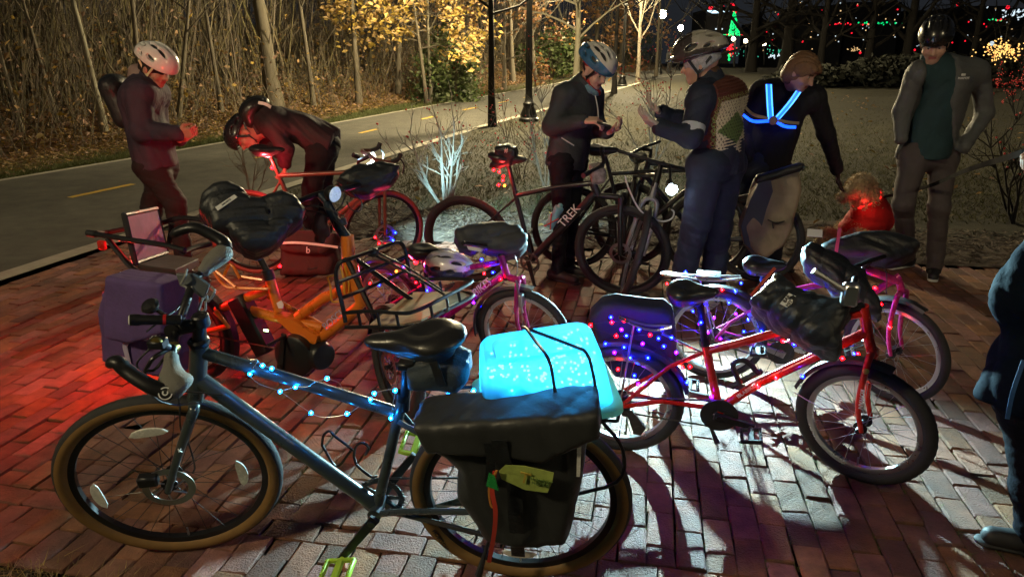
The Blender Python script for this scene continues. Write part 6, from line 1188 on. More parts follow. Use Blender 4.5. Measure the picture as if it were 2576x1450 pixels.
# J's tall roll top pannier
S = SDF(); pj = [P(*x5(x, y), 5.05) for x, y in [(185, 880), (330, 850), (440, 830), (450, 870), (445, 960), (400, 1090), (370, 1200), (300, 1300), (200, 1365), (150, 1370), (90, 1300), (60, 1180), (130, 1000)]]
S.poly(pj, nrm(A(.1, -1, .15)), .17, .04); pan = bag('pannier', 'tall tan and grey roll top pannier with a black rolled collar', 'bag', S, .008, M('tan grey tarpaulin', (.30, .25, .18), .6, var=.35, vs=5, bump=.25, bs=20), fold=(.006, 14, 12))
S = SDF(); S.cap(P(*x5(190, 885), 4.97), P(*x5(440, 808), 4.97), .035, .03); S.nz = folds(.004, 20, 2); mk('roll_collar', S.geo(.008), m_nylon, pan); mk('buckle', [tube(smoothpts([P(*x5(x, y), 4.94) for x, y in ((430, 800), (460, 790), (470, 810), (455, 830))], 3), .006, 6)], m_pla, pan)
mk('grey_panel', prism([P(*x5(x, y), 4.955) for x, y in [(185, 900), (255, 880), (270, 960), (230, 1070), (200, 1180), (150, 1340), (90, 1290), (70, 1180), (130, 1010)]], (0, -.012, 0), .03), M('blue grey tarpaulin', (.05, .065, .10), .5, var=.25, vs=6, bump=.3, bs=20), pan, smooth=False)
mk('tie_cord', tube(smoothpts([P(*x5(x, y), 4.93) for x, y in ((240, 1140), (290, 1160), (345, 1150), (300, 1165), (270, 1160), (275, 1195))], 4), .005, 6), m_pla, pan)
# ------------------------------------------------------------------ G: the bicycle whose lit headlight faces the camera
cG = G(1560, 748); hG = nrm(A(.13, 1., 0)); lG = A(hG[1], -hG[0], 0); LN = math.radians(14); upG = A(0, 0, math.cos(LN)) + lG * math.sin(LN); axG = lG * math.cos(LN) - A(0, 0, math.sin(LN))
t = thing('bicycle', 'bicycle pointing its bright headlight and front wheel at the camera', 'bicycle', cG); fG = -hG; cf = cG + upG * .345; rG = cG + hG * 1.05 + A(.02, 0, 0); upR = nrm(A(0, 0, 1) + lG * .12); axR = nrm(lG - A(0, 0, .12)); cr = rG + upR * .345
wheel(t, cf, axG, .345, .05, ns=28, disc=1, knob=.0025, rim_m=m_alu); wheel(t, cr, axR, .345, .05, ns=28, cass=1)
m_gry = M('silver grey fork paint', (.38, .4, .42), .35, .4, coat=.4); cro = cf + upG * .385 
mk('fork', [tube(smoothpts([cf + axG * .062, cf + axG * .06 + upG * .2, cro + axG * .05 - upG * .03, cro + axG * .02 + upG * .01, cro - axG * .02 + upG * .01, cro - axG * .05 - upG * .03, cf - axG * .06 + upG * .2, cf - axG * .062], 5), .0165, 10), tube([cro, cro + upG * .2 + hG * .07], .02, 12)], m_gry, t)
HTg = cro + upG * .2 + hG * .07; BBg = cG + hG * .58 + upR * .27; SAg = BBg + upR * .5 + hG * .17
mk('frame', [tube([HTg - upG * .16 - hG * .05, HTg], .023, 12), tube([HTg - upG * .03, SAg], .016, 10), tube([HTg - upG * .14, BBg], .02, 10), tube([BBg, SAg], .016, 10)] + [tube([SAg, cr + axR * s * .06], .0085, 8) for s in (-1, 1)] + [tube([BBg, cr + axR * s * .06], .0095, 8) for s in (-1, 1)], m_mat, t)
SBg = HTg + upG * .06 + fG * .06; mk('stem', tube([HTg, HTg + upG * .05, SBg], .017, 10), m_blk, t); mk('handlebar', tube(smoothpts([SBg - axG * .31 - fG * .05, SBg - axG * .1, SBg + axG * .1, SBg + axG * .30 - fG * .05], 4), .0125, 10), m_blk, t)
mk('seat_post', tube([SAg, SAg + upR * .12 + hG * .03], .0145, 10), m_blk, t); saddle(t, SAg + upR * .15 + fG * .1, SAg + upR * .16 + hG * .16, upR, .07)
crank(t, BBg, A(.1, .2, -1), axR, .17, m_blk, m_pla, .06); crank(t, BBg, A(-.1, -.2, 1), -axR, .17, m_blk, m_pla, .06); chainring(t, BBg + axR * .045, axR, .08)
cables(t, [[P(*y6(x, y), 4.72) for x, y in ((1740, 285), (1780, 400), (1850, 540), (1930, 610), (2040, 650), (2120, 630), (2140, 580), (2120, 555))]], .006, M('white cable', (.75, .77, .8), .5))
HLP = P(1690, 476, 4.42); hdl = nrm(A(.02, -1, -.42)); ht = thing('headlight', 'dazzling white headlight shining at the camera in front of the crochet vest rider', 'headlight', HLP)
mk('lamp_body', lathe(HLP - hdl * .09, hdl, [(0, .001), (0, .02), (.06, .024), (.085, .036), (.088, .041), (.096, .041), (.096, .037)], 18), m_blk, ht); mk('lamp_lens', lathe(HLP, nrm(CAM - HLP), [(-.004, .036), (.006, .034), (.013, .020), (.015, .001)], 20), M('dazzling lens', (1, 1, 1), .2, var=0, emit=(.75, .9, 1.), es=40), ht)
lamp('headlight_beam', ht, HLP + hdl * .03, (.50, .92, 1.), 1550, .012, 104, HLP + A(-.35, -3.2, -.85), 1.)
mk('lamp_arm', tube([SBg + axG * .05, HLP - hdl * .05], .009, 8), m_blk, ht)
# ================================================================== PEOPLE
m_skin = M('skin', (1, 1, 1), .5, var=.06, vs=30, attr='col', spec=.35)
def hand(S, w, d, pn, th=1, curl=.5, s=1., spread=1., k=.010):
    """palm from wrist w along d; pn: where the palm faces; th: thumb side"""
    d = nrm(d); pn = nrm(pn - d * (pn @ d)); l = np.cross(d, pn) * th; R = np.stack([d, l, pn])
    S.box(w + d * .047 * s, (.05 * s, .04 * s, .014 * s), R, .012, k=.02)
    for i, (L, o) in enumerate(((.072, .030), (.082, .010), (.077, -.010), (.060, -.029))):
        b = w + d * .09 * s + l * o * s; dd = nrm(d + l * o * 3 * spread); ang = 0.; p = b - dd * .02
        for j, fr in enumerate((.45, .32, .25)):
            ang += curl * (.75 if j == 0 else .9); e = p + (dd * math.cos(ang) + pn * math.sin(ang)) * (L * fr * s + (.02 if j == 0 else 0)); S.cap(p, e, (.0098 - .0009 * j) * s, (.0092 - .0011 * j) * s, k=.004 if j == 0 else .003); p = e
    t0 = w + d * .028 * s + l * .03 * s; t1 = t0 + (d * .6 + l * .75 + pn * .25) * .036 * s; t2 = t1 + nrm(d * .9 + l * (.25 - curl * .4) + pn * (.2 + curl * .5)) * .032 * s; t3 = t2 + nrm(d * .85 - l * (.1 + curl * .3) + pn * (.3 + curl * .5)) * .026 * s
    S.cap(t0, t1, .016 * s, .013 * s, k=.012); S.cap(t1, t2, .0125 * s, .0105 * s, k=.005); S.cap(t2, t3, .0105 * s, .0085 * s, k=.004)
def headsdf(S, c, f, r, u, s=1., nose=1., ears=True):
    R = np.stack([f, r, u]); q = lambda a, b, z: c + (f * a + r * b + u * z) * s
    S.ell(q(-.012, 0, .022), (.098 * s, .077 * s, .098 * s), R, k=.01); S.ell(q(.03, 0, -.035), (.066 * s, .062 * s, .082 * s), R, k=.03); S.ell(q(.055, 0, -.098), (.03 * s, .034 * s, .022 * s), R, k=.03)
    S.cap(q(.07, -.034, .026), q(.07, .034, .026), .017 * s, k=.02)
    for e in (-1, 1):
        S.ell(q(.095, e * .033, .002), (.022 * s, .021 * s, .014 * s), R, k=.012, op='s'); S.ell(q(.070, e * .032, .001), (.0145 * s, .0145 * s, .0135 * s), R, k=.003); S.ell(q(.055, e * .045, -.035), (.028 * s, .022 * s, .025 * s), R, k=.02)
        if ears: S.ell(q(-.008, e * .079, -.012), (.021 * s, .012 * s, .033 * s), R, k=.008)
    S.cap(q(.086, 0, .008), q(.112 * nose, 0, -.032), .009 * s, .0125 * s, k=.012); S.cap(q(.095, -.012, -.036), q(.095, .012, -.036), .010 * s, k=.008)
    S.cap(q(.080, -.020, -.066), q(.080, .020, -.066), .011 * s, k=.008); S.ell(q(.098, 0, -.066), (.02 * s, .024 * s, .0025 * s), R, k=.004, op='s')
def headcol(V, C, c, f, r, u, s, skin, brow=(.06, .035, .02), beard=None, lip=(.42, .14, .12)):
    d = (V - c) / s; a, b, z = d @ f, d @ r, d @ u; C[:] = skin
    if beard is not None: m = (z < -.05) & (a > -.02) & (np.abs(b) < .08) & (z > -.13); C[m] = C[m] * .5 + np.array(beard) * .5
    m = (np.abs(z + .066) < .010) & (np.abs(b) < .024) & (a > .07); C[m] = lip
    m = (np.abs(z - .024 + np.abs(b) * .08) < .007) & (np.abs(b) > .014) & (np.abs(b) < .05) & (a > .05); C[m] = brow
    for e in (-1, 1):
        m = (((b - e * .032) / .014) ** 2 + ((z - .001) / .007) ** 2 < 1) & (a > .07); C[m] = (.55, .53, .5)
        m = (((b - e * .032) / .006) ** 2 + ((z - .000) / .006) ** 2 < 1) & (a > .07); C[m] = (.03, .02, .015)
    return C
def basis(f, u): f = nrm(f); u = nrm(u - f * (np.asarray(u) @ f)); return f, np.cross(f, u), u
def torso(S, J, e, k=.06, hips=True, w=1.):
    sh = nrm(J['shR'] - J['shL']); pel, wai, che = J['pelvis'], J['waist'], J['chest']; sp = nrm(che - pel); dep = nrm(np.cross(sh, sp)); q = (dep, .68)
    S.cap(pel, wai, .150 * w + e, .140 * w + e, k=k, sq=q); S.cap(wai, che, .140 * w + e, .155 * w + e, k=k, sq=q)
    S.cap(J['shL'] + (J['shR'] - J['shL']) * .12, J['shR'] + (J['shL'] - J['shR']) * .12, .072 * w + e, k=k); S.cap(che, J['neck'], .10 + e * .6, .062 + e * .5, k=k)
def arm(S, J, sd, e, k=.035, end=1., base=.02):
    s_, el, wr = J['sh' + sd], J['el' + sd], J['wr' + sd]; w2 = el + (wr - el) * end
    S.cap(s_, el, .054 + e, .043 + e, k=k + base); S.cap(el, w2, .043 + e, .031 + e * .9, k=k)
def leg(S, J, sd, e, k=.05, end=1.):
    h, kn, an = J['hip' + sd], J['kn' + sd], J['an' + sd]; S.cap(h, kn, .083 + e, .056 + e, k=k); S.cap(kn, kn + (an - kn) * end, .056 + e, .043 + e, k=k * .6)
def person(label, J, f, u, skin=(.40, .23, .16), jacket=None, trousers=None, shoe=None, hands=(), glove=None, beard=None, hs=1., cuff=.93, hem=None, hemn=None, foldseed=1, je=.028, te=.022, legend=.97, collar=True, wid=1., shoes=True, face=True, jf=.007, nose=1.):
    f, r, u = basis(f, u); c = J['head']; gp = (J['anL'] + J['anR']) / 2; gp[2] = 0; t = thing('person', label, 'person', gp)
    J.setdefault('waist', J['pelvis'] * .55 + J['chest'] * .45)
    S = SDF(); headsdf(S, c, f, r, u, hs, nose); S.cap(c - u * .06 - f * .015, J['neck'] - u * .02, .055, .062, k=.03); torso(S, J, -.012, w=wid)
    for sd in 'LR': arm(S, J, sd, -.006, end=1.); leg(S, J, sd, -.008)
    for (sd, d, pn, th, cu) in hands: hand(S, J['wr' + sd], d, pn, th, cu)
    g = S.geo(.0058); V = g[0]; C = np.tile(np.array(skin, np.float32), (len(V), 1)); hm = np.linalg.norm(V - c, axis=1) < .17 * hs; C[hm] = headcol(V[hm], C[hm].copy(), c, f, r, u, hs, skin, beard=beard)
    if glove is not None:
        for (sd, *_x) in hands: C[np.linalg.norm(V - J['wr' + sd], axis=1) < .21] = glove
    mk('body', g, m_skin, t, smooth=2, col=C)
    if jacket:
        S = SDF(); torso(S, J, je, w=wid)
        for sd in 'LR': arm(S, J, sd, je - .006, end=cuff)
        pel = J['pelvis']; dn = nrm(pel - J['chest']) if hemn is None else nrm(hemn); S.cap(pel, pel + dn * (hem or .10), .155 * wid + je, .16 * wid + je, k=.05, sq=(nrm(np.cross(nrm(J['shR'] - J['shL']), -dn)), .72)); S.half(pel + dn * (hem or .10), dn, .01); S.nz = folds(jf, 16., foldseed)
        mk('jacket', S.geo(.0085), jacket, t, smooth=2)
        if collar: mk('collar', lathe(J['neck'], nrm(c - J['neck']), [(-.05, .095), (.0, .088), (.05, .080), (.075, .078), (.075, .070), (.0, .078)], 18), jacket, t)
    if trousers:
        S = SDF(); sh = nrm(J['hipR'] - J['hipL']); S.cap(J['hipL'], J['hipR'], .09 + te, k=.06); S.cap(J['pelvis'], J['waist'], .14 * wid + te * .3, .13 * wid, k=.06, sq=(nrm(np.cross(sh, J['waist'] - J['pelvis'])), .7))
        for sd in 'LR': leg(S, J, sd, te, end=legend)
        S.nz = folds(.006, 15., foldseed + 20, dirs=[(0, .3, 1), (.3, 0, 1), (.2, .2, 1)]); mk('trousers', S.geo(.0085), trousers, t, smooth=2)
    if shoes:
        for sd in 'LR':
            an = J['an' + sd]; to = J['to' + sd]; gz = J.get('gz', float(hgt(an[0], an[1]))); fd = nrm(A(to[0] - an[0], to[1] - an[1], 0)); h0 = A(an[0], an[1], gz); S = SDF()
            S.cap(h0 - fd * .05 + A(0, 0, .05), h0 + fd * .16 + A(0, 0, .035), .043, .036, k=.03); S.cap(h0 + A(0, 0, .09), h0 - fd * .01 + A(0, 0, .05), .045, .05, k=.03); S.half(h0 + A(0, 0, .012), (0, 0, -1), .006); sp_ = sub('shoe', t); mk('shoe_upper', S.geo(.007), shoe[0], sp_)
            S = SDF(); S.cap(h0 - fd * .055 + A(0, 0, .012), h0 + fd * .175 + A(0, 0, .012), .042, .038, sq=(A(0, 0, 1), .35)); mk('sole', S.geo(.006), shoe[1], sp_)
    return t, f, r, u
def cloth_m(n, c, **k): return M(n, c, k.pop('rough', .8), var=.2, vs=8, bump=.35, bs=k.pop('bs', 60), spec=k.pop('spec', .25), **k)
def cap_(nm, t, c, f, r, u, s, e, zcut, mat, fold=None, back=0, tilt=.0, res=.006):
    S = SDF(); R = np.stack([f, r, u]); S.ell(c + (f * -.012 + u * .022) * s, ((.098 + e) * s, (.077 + e) * s, (.098 + e) * s), R)
    if back: S.ell(c + (f * -.045 - u * .04) * s, ((.06 + e) * s, (.06 + e) * s, (.07 + e) * s), R, k=.04)
    S.half(c + u * zcut * s, nrm(-u + f * tilt), .008)
    if fold: S.nz = folds(*fold)
    return mk(nm, S.geo(res), mat, t, smooth=2)
def straps(t, c, f, r, u, mat, s=1., w=.008):
    for e in (-1, 1):
        ear = c + (r * e * .078 - u * .05 + f * .012) * s; a = c + (r * e * .09 + f * .06 + u * .03) * s; b = c + (r * e * .088 - f * .07 + u * .03) * s; ch = c + (f * .035 - u * .118) * s
        strap(t, [a, ear], w, mat=mat, name='chin_strap', nrm_=r * e); strap(t, [b, ear], w, mat=mat, name='chin_strap', nrm_=r * e); strap(t, [ear, c + (r * e * .055 - u * .10 + f * .02) * s, ch], w * .7, mat=mat, name='chin_strap', nrm_=nrm(r * e - u * .5))
m_shoeb = M('black shoe', (.015, .015, .017), .6, var=.2); m_shoew = M('pale sole', (.6, .6, .58), .6, var=.15)
m_hel = M('helmet shell paint', (1, 1, 1), .28, var=.06, attr='col', coat=.5)
# ---- 1: man in white helmet at the left
Y = 5.35; p = lambda u, v, d=0.: P(u, v, Y + d)
J = dict(head=p(391, 172), neck=p(368, 212), chest=p(354, 264), pelvis=p(390, 398), shL=p(392, 234, .19), shR=p(350, 236, -.17), elR=p(358, 330, -.24), wrR=p(450, 335, -.20), elL=p(400, 330, .22), wrL=p(452, 350, .02), hipL=p(408, 418, .09), hipR=p(378, 418, -.09), knL=p(382, 520, .1), knR=p(440, 510, -.12), anL=p(384, 650, .1), anR=p(462, 640, -.12))
for s_ in 'LR': J['to' + s_] = J['an' + s_] + A(.1, -.03, 0)
t, f, r, u = person('person in a plum jacket and white helmet standing at the left by the path', J, A(.86, -.30, -.42), A(.35, -.1, 1), jacket=cloth_m('plum grey softshell', (.05, .038, .06)), trousers=cloth_m('dark trousers', (.022, .018, .02)), shoe=(m_shoeb, m_shoeb), hands=[('R', A(1, 0, .05), A(.2, .8, .3), 1, 1.0), ('L', A(.9, -.4, .1), A(0, -.4, 1), 1, .7)], hem=.07, foldseed=3, wid=1.06, je=.036)
colw = lambda V, c, f, r, u: np.tile(A(.78, .77, .76), (len(V), 1))
cap_('skull_cap', t, J['head'], f, r, u, 1., .012, -.03, M('black knit', (.012, .012, .012), .9), back=1, tilt=.2)
helmet('', J['head'] + u * .062, f, u, m_hel, 1.14, par=t, col=colw); straps(t, J['head'], f, r, u, M('pale yellow strap', (.7, .62, .38), .7))
S = SDF(); nk = J['neck']; S.cap(nk - f * .07 + u * .03, nk + f * .05 - u * .02, .075, .06); S.cap(nk - f * .10 + u * .05, nk - f * .02 + u * .0, .05, .06, k=.04); S.nz = folds(.006, 30, 4); mk('hood', S.geo(.008), cloth_m('dusty pink fleece', (.34, .22, .20)), t, smooth=2)
S = SDF(); S.box(p(310, 262, .03), (.075, .14, .17), np.stack([nrm(A(1, 0, .28)), A(0, 1, 0), nrm(A(-.28, 0, 1))]), .07, k=.03); S.ell(p(286, 212, .02), (.085, .13, .075), k=.05); S.nz = folds(.006, 16, 5); bag('backpack', 'black backpack on the back of the person in the white helmet', 'backpack', S, .009, m_nylon)
# ---- 2: bent over cyclist
Y = 5.85; p = lambda u, v, d=0.: P(u, v, Y + d)
J = dict(head=p(618, 338, -.05), neck=p(662, 318), chest=p(700, 312), waist=p(770, 325), pelvis=p(812, 352), shL=p(690, 318, -.19), shR=p(678, 300, .18), elL=p(716, 372, -.24), wrL=p(717, 412, -.22), elR=p(672, 365, .12), wrR=p(705, 385, .0), hipL=p(806, 378, -.09), hipR=p(816, 372, .09), knL=p(785, 470, -.10), knR=p(812, 470, .1), anL=p(772, 592, -.09), anR=p(818, 588, .1))
for s_ in 'LR': J['to' + s_] = J['an' + s_] + A(-.1, -.02, 0)
t, f, r, u = person('person bent far over the rust brown bicycle in a dark maroon jacket', J, A(-.38, -.38, -.85), A(-.85, -.1, .2), jacket=cloth_m('dark maroon shell', (.05, .03, .035), rough=.65), trousers=cloth_m('black trousers', (.015, .014, .016)), shoe=(m_shoeb, m_shoeb), hands=[('L', A(-.05, -.1, -1), A(-1, -.2, 0), 1, .9), ('R', A(.5, -.3, -.6), A(-.2, -.5, 0), 1, .8)], hem=.10, foldseed=7, jf=.009)
helmet('', J['head'] + u * .05, f, u, m_hel, 1.05, par=t, col=lambda V, c, f, r, u: np.tile(A(.018, .018, .02), (len(V), 1))); straps(t, J['head'], f, r, u, m_nylon)
S = SDF(); S.ell(p(640, 272, .02), (.13, .14, .085), np.stack([nrm(A(.8, 0, .5)), A(0, 1, 0), nrm(A(-.5, 0, .8))])); S.ell(p(634, 296, .0), (.07, .12, .10), k=.05); S.nz = folds(.006, 18, 2); mk('hood', S.geo(.008), M('glossy black nylon', (.02, .022, .022), .35, var=.2), t, smooth=2)
strap(t, [p(650, 258, -.14), p(668, 262, -.14), p(682, 270, -.14)], .012, mat=M('reflective print', (.75, .75, .72), .4), name='reflective_strip', nrm_=A(0, -1, .3))
# ---- 3: rider in blue and white helmet
Y = 5.28; p = lambda u, v, d=0.: P(u, v, Y + d)
J = dict(head=p(1497, 178, -.05), neck=p(1462, 218), chest=p(1450, 268), pelvis=p(1428, 385), shR=p(1418, 240, -.10), shL=p(1490, 240, .12), elR=p(1388, 318, -.14), wrR=p(1470, 303, -.30), elL=p(1502, 322, .06), wrL=p(1530, 334, -.16), hipR=p(1412, 402, -.07), hipL=p(1446, 402, .07), knR=p(1412, 548, -.10), knL=p(1436, 548, .06), anR=p(1402, 690, -.05), anL=p(1428, 676, .12))
J['toR'] = J['anR'] + A(.1, -.08, 0); J['toL'] = J['anL'] + A(.1, -.06, 0)
t, f, r, u = person('person in a blue and white helmet and red neck gaiter looking down at their hands', J, A(.62, -.62, -.48), A(.30, -.30, 1), skin=(.72, .47, .38), jacket=cloth_m('dark slate windbreaker', (.05, .058, .07), rough=.6), trousers=cloth_m('black tights', (.010, .011, .016)), shoe=(m_shoeb, m_shoeb), hands=[('R', A(.9, -.3, .05), A(.25, .2, -.8), 1, .75), ('L', A(.7, -.3, .35), A(-.6, .2, .4), 1, .8)], hem=.10, foldseed=11, wid=.9, te=.006, hs=.96)
cap_('headband', t, J['head'], f, r, u, .96, .010, .028, M('red headband', (.42, .03, .035), .8, var=.5, vs=30), back=0, tilt=.25)
def col3(V, c, f, r, u):
    d = V - c; w = (d @ u - .03 + .42 * np.abs(d @ r) * -1 + (d @ f) * .25) > .0; return np.where(w[:, None], A(.72, .72, .70), A(.05, .17, .34))
helmet('', J['head'] + u * .066 - f * .014, f, u, m_hel, 1.1, par=t, col=col3, rows=((-.06, 3), (-.02, 3), (.02, 3), (.06, 3))); straps(t, J['head'], f, r, u, m_nylon, .96)
S = SDF(); nk = J['neck']; S.cap(nk - u * .02, J['head'] - u * .085 - f * .0, .088, .068); S.ell(J['head'] - u * .115 + f * .03, (.085, .075, .045), np.stack([f, r, u]), k=.03); S.ell(J['head'] - u * .05 + f * .075, (.07, .055, .05), np.stack([f, r, u]), k=.02, op='s'); S.nz = folds(.006, 28, 8); g = S.geo(.006); d_ = (g[0] - J['head']); cg = np.where((((d_ @ r) > -.02) & (np.sin(g[0] @ A(31, 23, 40)) > -.3))[:, None], A(.5, .035, .03), A(.16, .32, .45)); mk('neck_gaiter', g, M('printed gaiter', (1, 1, 1), .8, var=.35, vs=40, attr='col'), t, smooth=2, col=cg)
m_zip = M('pale zip', (.6, .6, .6), .4); strap(t, [p(1497, 240, -.13), p(1503, 270, -.17), p(1506, 310, -.17)], .004, mat=m_zip, name='zip', nrm_=A(.3, -1, 0)); strap(t, [p(1412, 346, -.27), p(1428, 356, -.27), p(1444, 366, -.25)], .004, mat=m_zip, name='pocket_zip', nrm_=A(0, -1, 0))
tl = thing('phone', 'small dark gadget held between the hands above the bicycle saddle', 'phone', p(1515, 316, -.33)); mk('phone_body', box(p(1518, 312, -.34), np.stack([nrm(A(1, -.3, -.3)), nrm(A(.3, 1, 0)), A(0, 0, 1)]), (.045, .035, .008), .004), m_pla, tl)
# ---- 4: crochet vest rider
Y = 4.58; p = lambda u, v, d=0.: P(u, v, Y + d)
J = dict(head=p(1762, 160), neck=p(1782, 215), chest=p(1800, 268), pelvis=p(1808, 392), shL=p(1760, 248, -.13), shR=p(1846, 240, .10), elL=p(1738, 345, -.22), wrL=p(1655, 318, -.20), elR=p(1740, 310, .18), wrR=p(1662, 282, .10), hipL=p(1778, 412, -.08), hipR=p(1826, 412, .08), knL=p(1752, 560, -.12), knR=p(1806, 570, .10), anL=p(1716, 696, -.02), anR=p(1792, 742, .06))
J['toL'] = J['anL'] + A(-.1, .02, 0); J['toR'] = J['anR'] + A(-.07, -.1, 0)
m_navy = cloth_m('navy rain jacket', (.022, .03, .055), rough=.6)
t, f, r, u = person('person in a crochet granny square vest and visor helmet gesturing with pale gloves', J, A(-.90, .30, -.16), A(-.06, .02, 1), skin=(.62, .38, .30), jacket=m_navy, trousers=cloth_m('blue rain trousers', (.022, .032, .06), rough=.75), shoe=(M('white shoe', (.6, .58, .55), .6, var=.2), m_shoew), hands=[('L', A(-.8, -.15, .5), A(.2, .3, 1), 1, .35), ('R', A(-.75, -.2, .5), A(.2, -.3, 1), -1, .4)], glove=(.5, .47, .42), hem=.12, foldseed=13, wid=.98, te=.035, jf=.008)
cap_('knit_hat', t, J['head'], f, r, u, 1., .016, -.055, M('pale heather knit', (.42, .45, .52), .95, var=.45, vs=60, bump=.9, bs=110), back=1, tilt=-.55)
helmet('', J['head'] + u * .07, f, u, m_hel, 1.16, par=t, visor=True, col=lambda V, c, f, r, u: np.where((((V - c) @ f > .03) | ((V - c) @ u < .015))[:, None], A(.055, .047, .045), A(.42, .40, .36))); straps(t, J['head'], f, r, u, m_nylon, 1.05)
S = SDF(); torso(S, J, .043, w=.98); dn = nrm(J['pelvis'] - J['chest']); S.half(J['pelvis'] + dn * .02, dn, .008); S.half(J['neck'] + (J['head'] - J['neck']) * .12, nrm(J['head'] - J['neck']), .01)
for sd in 'LR': S.cap(J['sh' + sd], J['el' + sd], .088, .085, k=.02, op='s')
sh = nrm(J['shR'] - J['shL']); bk_ = nrm(np.cross(sh, dn)); bk_ = bk_ if bk_ @ f < 0 else -bk_; cc_ = (J['chest'] + J['pelvis']) / 2 + A(0, 0, .02)
S.half(cc_ + sh * .176, sh, .01); S.half(cc_ - sh * .176, -sh, .01); S.half(cc_ + bk_ * .0, -bk_, .01)
g = S.geo(.0055); V = g[0]; X = (V - cc_) @ sh; Z = (V - cc_) @ -dn
cream, grn, mar, lim = A(.72, .66, .50), A(.13, .21, .07), A(.16, .03, .025), A(.34, .42, .14)
ax_, az_ = np.abs(X) / .17, np.abs(Z + .01) / .215; mx = np.maximum(ax_, az_); C = np.tile(cream, (len(V), 1)); row_ = np.floor(Z / .019); st = np.sin((X + (row_ % 2) * .011) * 2 * PI / .022); hole = (st > .72) & (np.abs((Z / .019) % 1 - .5) < .32)
C[(ax_ * .9 + np.abs(Z) / .13) < .76] = grn; C[mx > .86] = np.where((st > 0)[:, None], lim, mar)[mx > .86]; C[mx > 1.0] = A(.12, .035, .025); C[hole & (mx < .98)] = A(.03, .025, .03)
V += bk_ * (.004 * np.cos((Z / .019) * 2 * PI))[:, None]
mk('crochet_vest', g, M('crochet wool', (1, 1, 1), .95, var=.15, vs=60, bump=.8, bs=160, attr='col'), t, smooth=2, col=C)
el_ = J['elL'] + (J['wrL'] - J['elL']) * .25; fd_ = nrm(J['wrL'] - J['elL']); mk('reflective_band', lathe(J['shL'] + (J['elL'] - J['shL']) * .80, J['elL'] - J['shL'], [(-.028, .073), (.0, .074), (.028, .073)], 20), M('silver reflective cloth', (.5, .58, .68), .4, var=.1), t)
S = SDF(); nk = J['neck']; S.cap(nk - u * .05 - f * .03, nk + u * .045 - f * .01, .11, .085); S.cap(nk + f * .05 - u * .02, nk + f * .07 + u * .03, .05, .045, k=.05); S.nz = folds(.005, 22, 8); mk('jacket_collar', S.geo(.008), m_navy, t, smooth=2)
S = SDF(); S.cap(J['head'] - u * .07 - f * .06, J['head'] - u * .12 - f * .05, .055, .05); S.nz = folds(.004, 50, 3); mk('hair', S.geo(.006), M('brown hair', (.09, .045, .022), .6, var=.3, vs=60, bump=.5, bs=200, stretch=(1, 1, .2)), t, smooth=2)
# ---- 5: person bending to pet the dog
Y = 5.5; p = lambda u, v, d=0.: P(u, v, Y + d)
J = dict(head=p(2018, 182, -.20), neck=p(1990, 222, -.06), chest=p(1968, 268, -.02), pelvis=p(1922, 400, .02), shR=p(1912, 232, .02), shL=p(2052, 246, -.06), elR=p(1868, 320, .02), wrR=p(1880, 400, -.10), elL=p(2078, 335, .10), wrL=p(2108, 432, .28), hipR=p(1895, 420, -.02), hipL=p(1950, 424, .06), knR=p(1885, 530, -.1), knL=p(1955, 535, .0), anR=p(1880, 655, .0), anL=p(1945, 655, .12))
for s_ in 'LR': J['to' + s_] = J['an' + s_] + A(.06, -.1, 0)
t, f, r, u = person('brown haired person in a glowing blue harness bending to stroke the dog', J, A(.52, -.62, -.45), A(.35, -.25, 1), skin=(.46, .27, .22), jacket=cloth_m('black fleece jacket', (.018, .019, .026)), trousers=cloth_m('navy trousers', (.02, .025, .045)), shoe=(m_shoeb, m_shoeb), hands=[('L', A(.1, -.1, -1), A(.5, -.3, .1), 1, .35)], glove=(.045, .018, .02), hem=.12, foldseed=17, jf=.007)
S = SDF(); R = np.stack([f, r, u]); hc = J['head']; S.ell(hc - f * .018 + u * .03, (.118, .098, .112), R); S.ell(hc - f * .06 - u * .05, (.075, .08, .075), R, k=.04); S.ell(hc + f * .075 + u * .065, (.04, .07, .03), R, k=.03); S.ell(hc + f * .095 - u * .035, (.075, .07, .085), R, k=.02, op='s'); S.nz = folds(.006, 60, 3, dirs=[f, r, f + r]); mk('hair', S.geo(.006), M('soft brown hair', (.17, .09, .045), .55, var=.35, vs=50, bump=.6, bs=180), t, smooth=2)
hn = thing('light_harness', 'glowing electric blue reflective harness over the black jacket', 'harness', p(1945, 303, -.25)); m_el = M('lit blue strip', (.1, .4, 1), .3, var=0, emit=(.004, .06, 1.), es=3.5); m_elw = M('reflective cream band', (.55, .48, .34), .5, var=.1)
hz_ = lambda l: [p(a, b, d) for a, b, d in l]
for nm, l in (('left', [(1933, 212, -.16), (1935, 255, -.22), (1938, 300, -.21)]), ('right', [(2016, 218, -.2), (1988, 258, -.23), (1952, 300, -.22)])):
    strap(hn, hz_(l), .026, th=.004, mat=m_nylon, nrm_=A(0, -1, .05)); q2 = [x + A(0, -.007, 0) for x in hz_(l)]
    for o in (-.017, .017): strap(hn, [x + A(o, 0, 0) for x in q2], .0045, th=.003, mat=M('bright strip edge', (.3, .6, 1), .3, var=0, emit=(.05, .3, 1.), es=3), name='glow_strip', nrm_=A(0, -1, .05))
    strap(hn, q2, .012, th=.002, mat=m_el, name='glow_strip', nrm_=A(0, -1, .05))
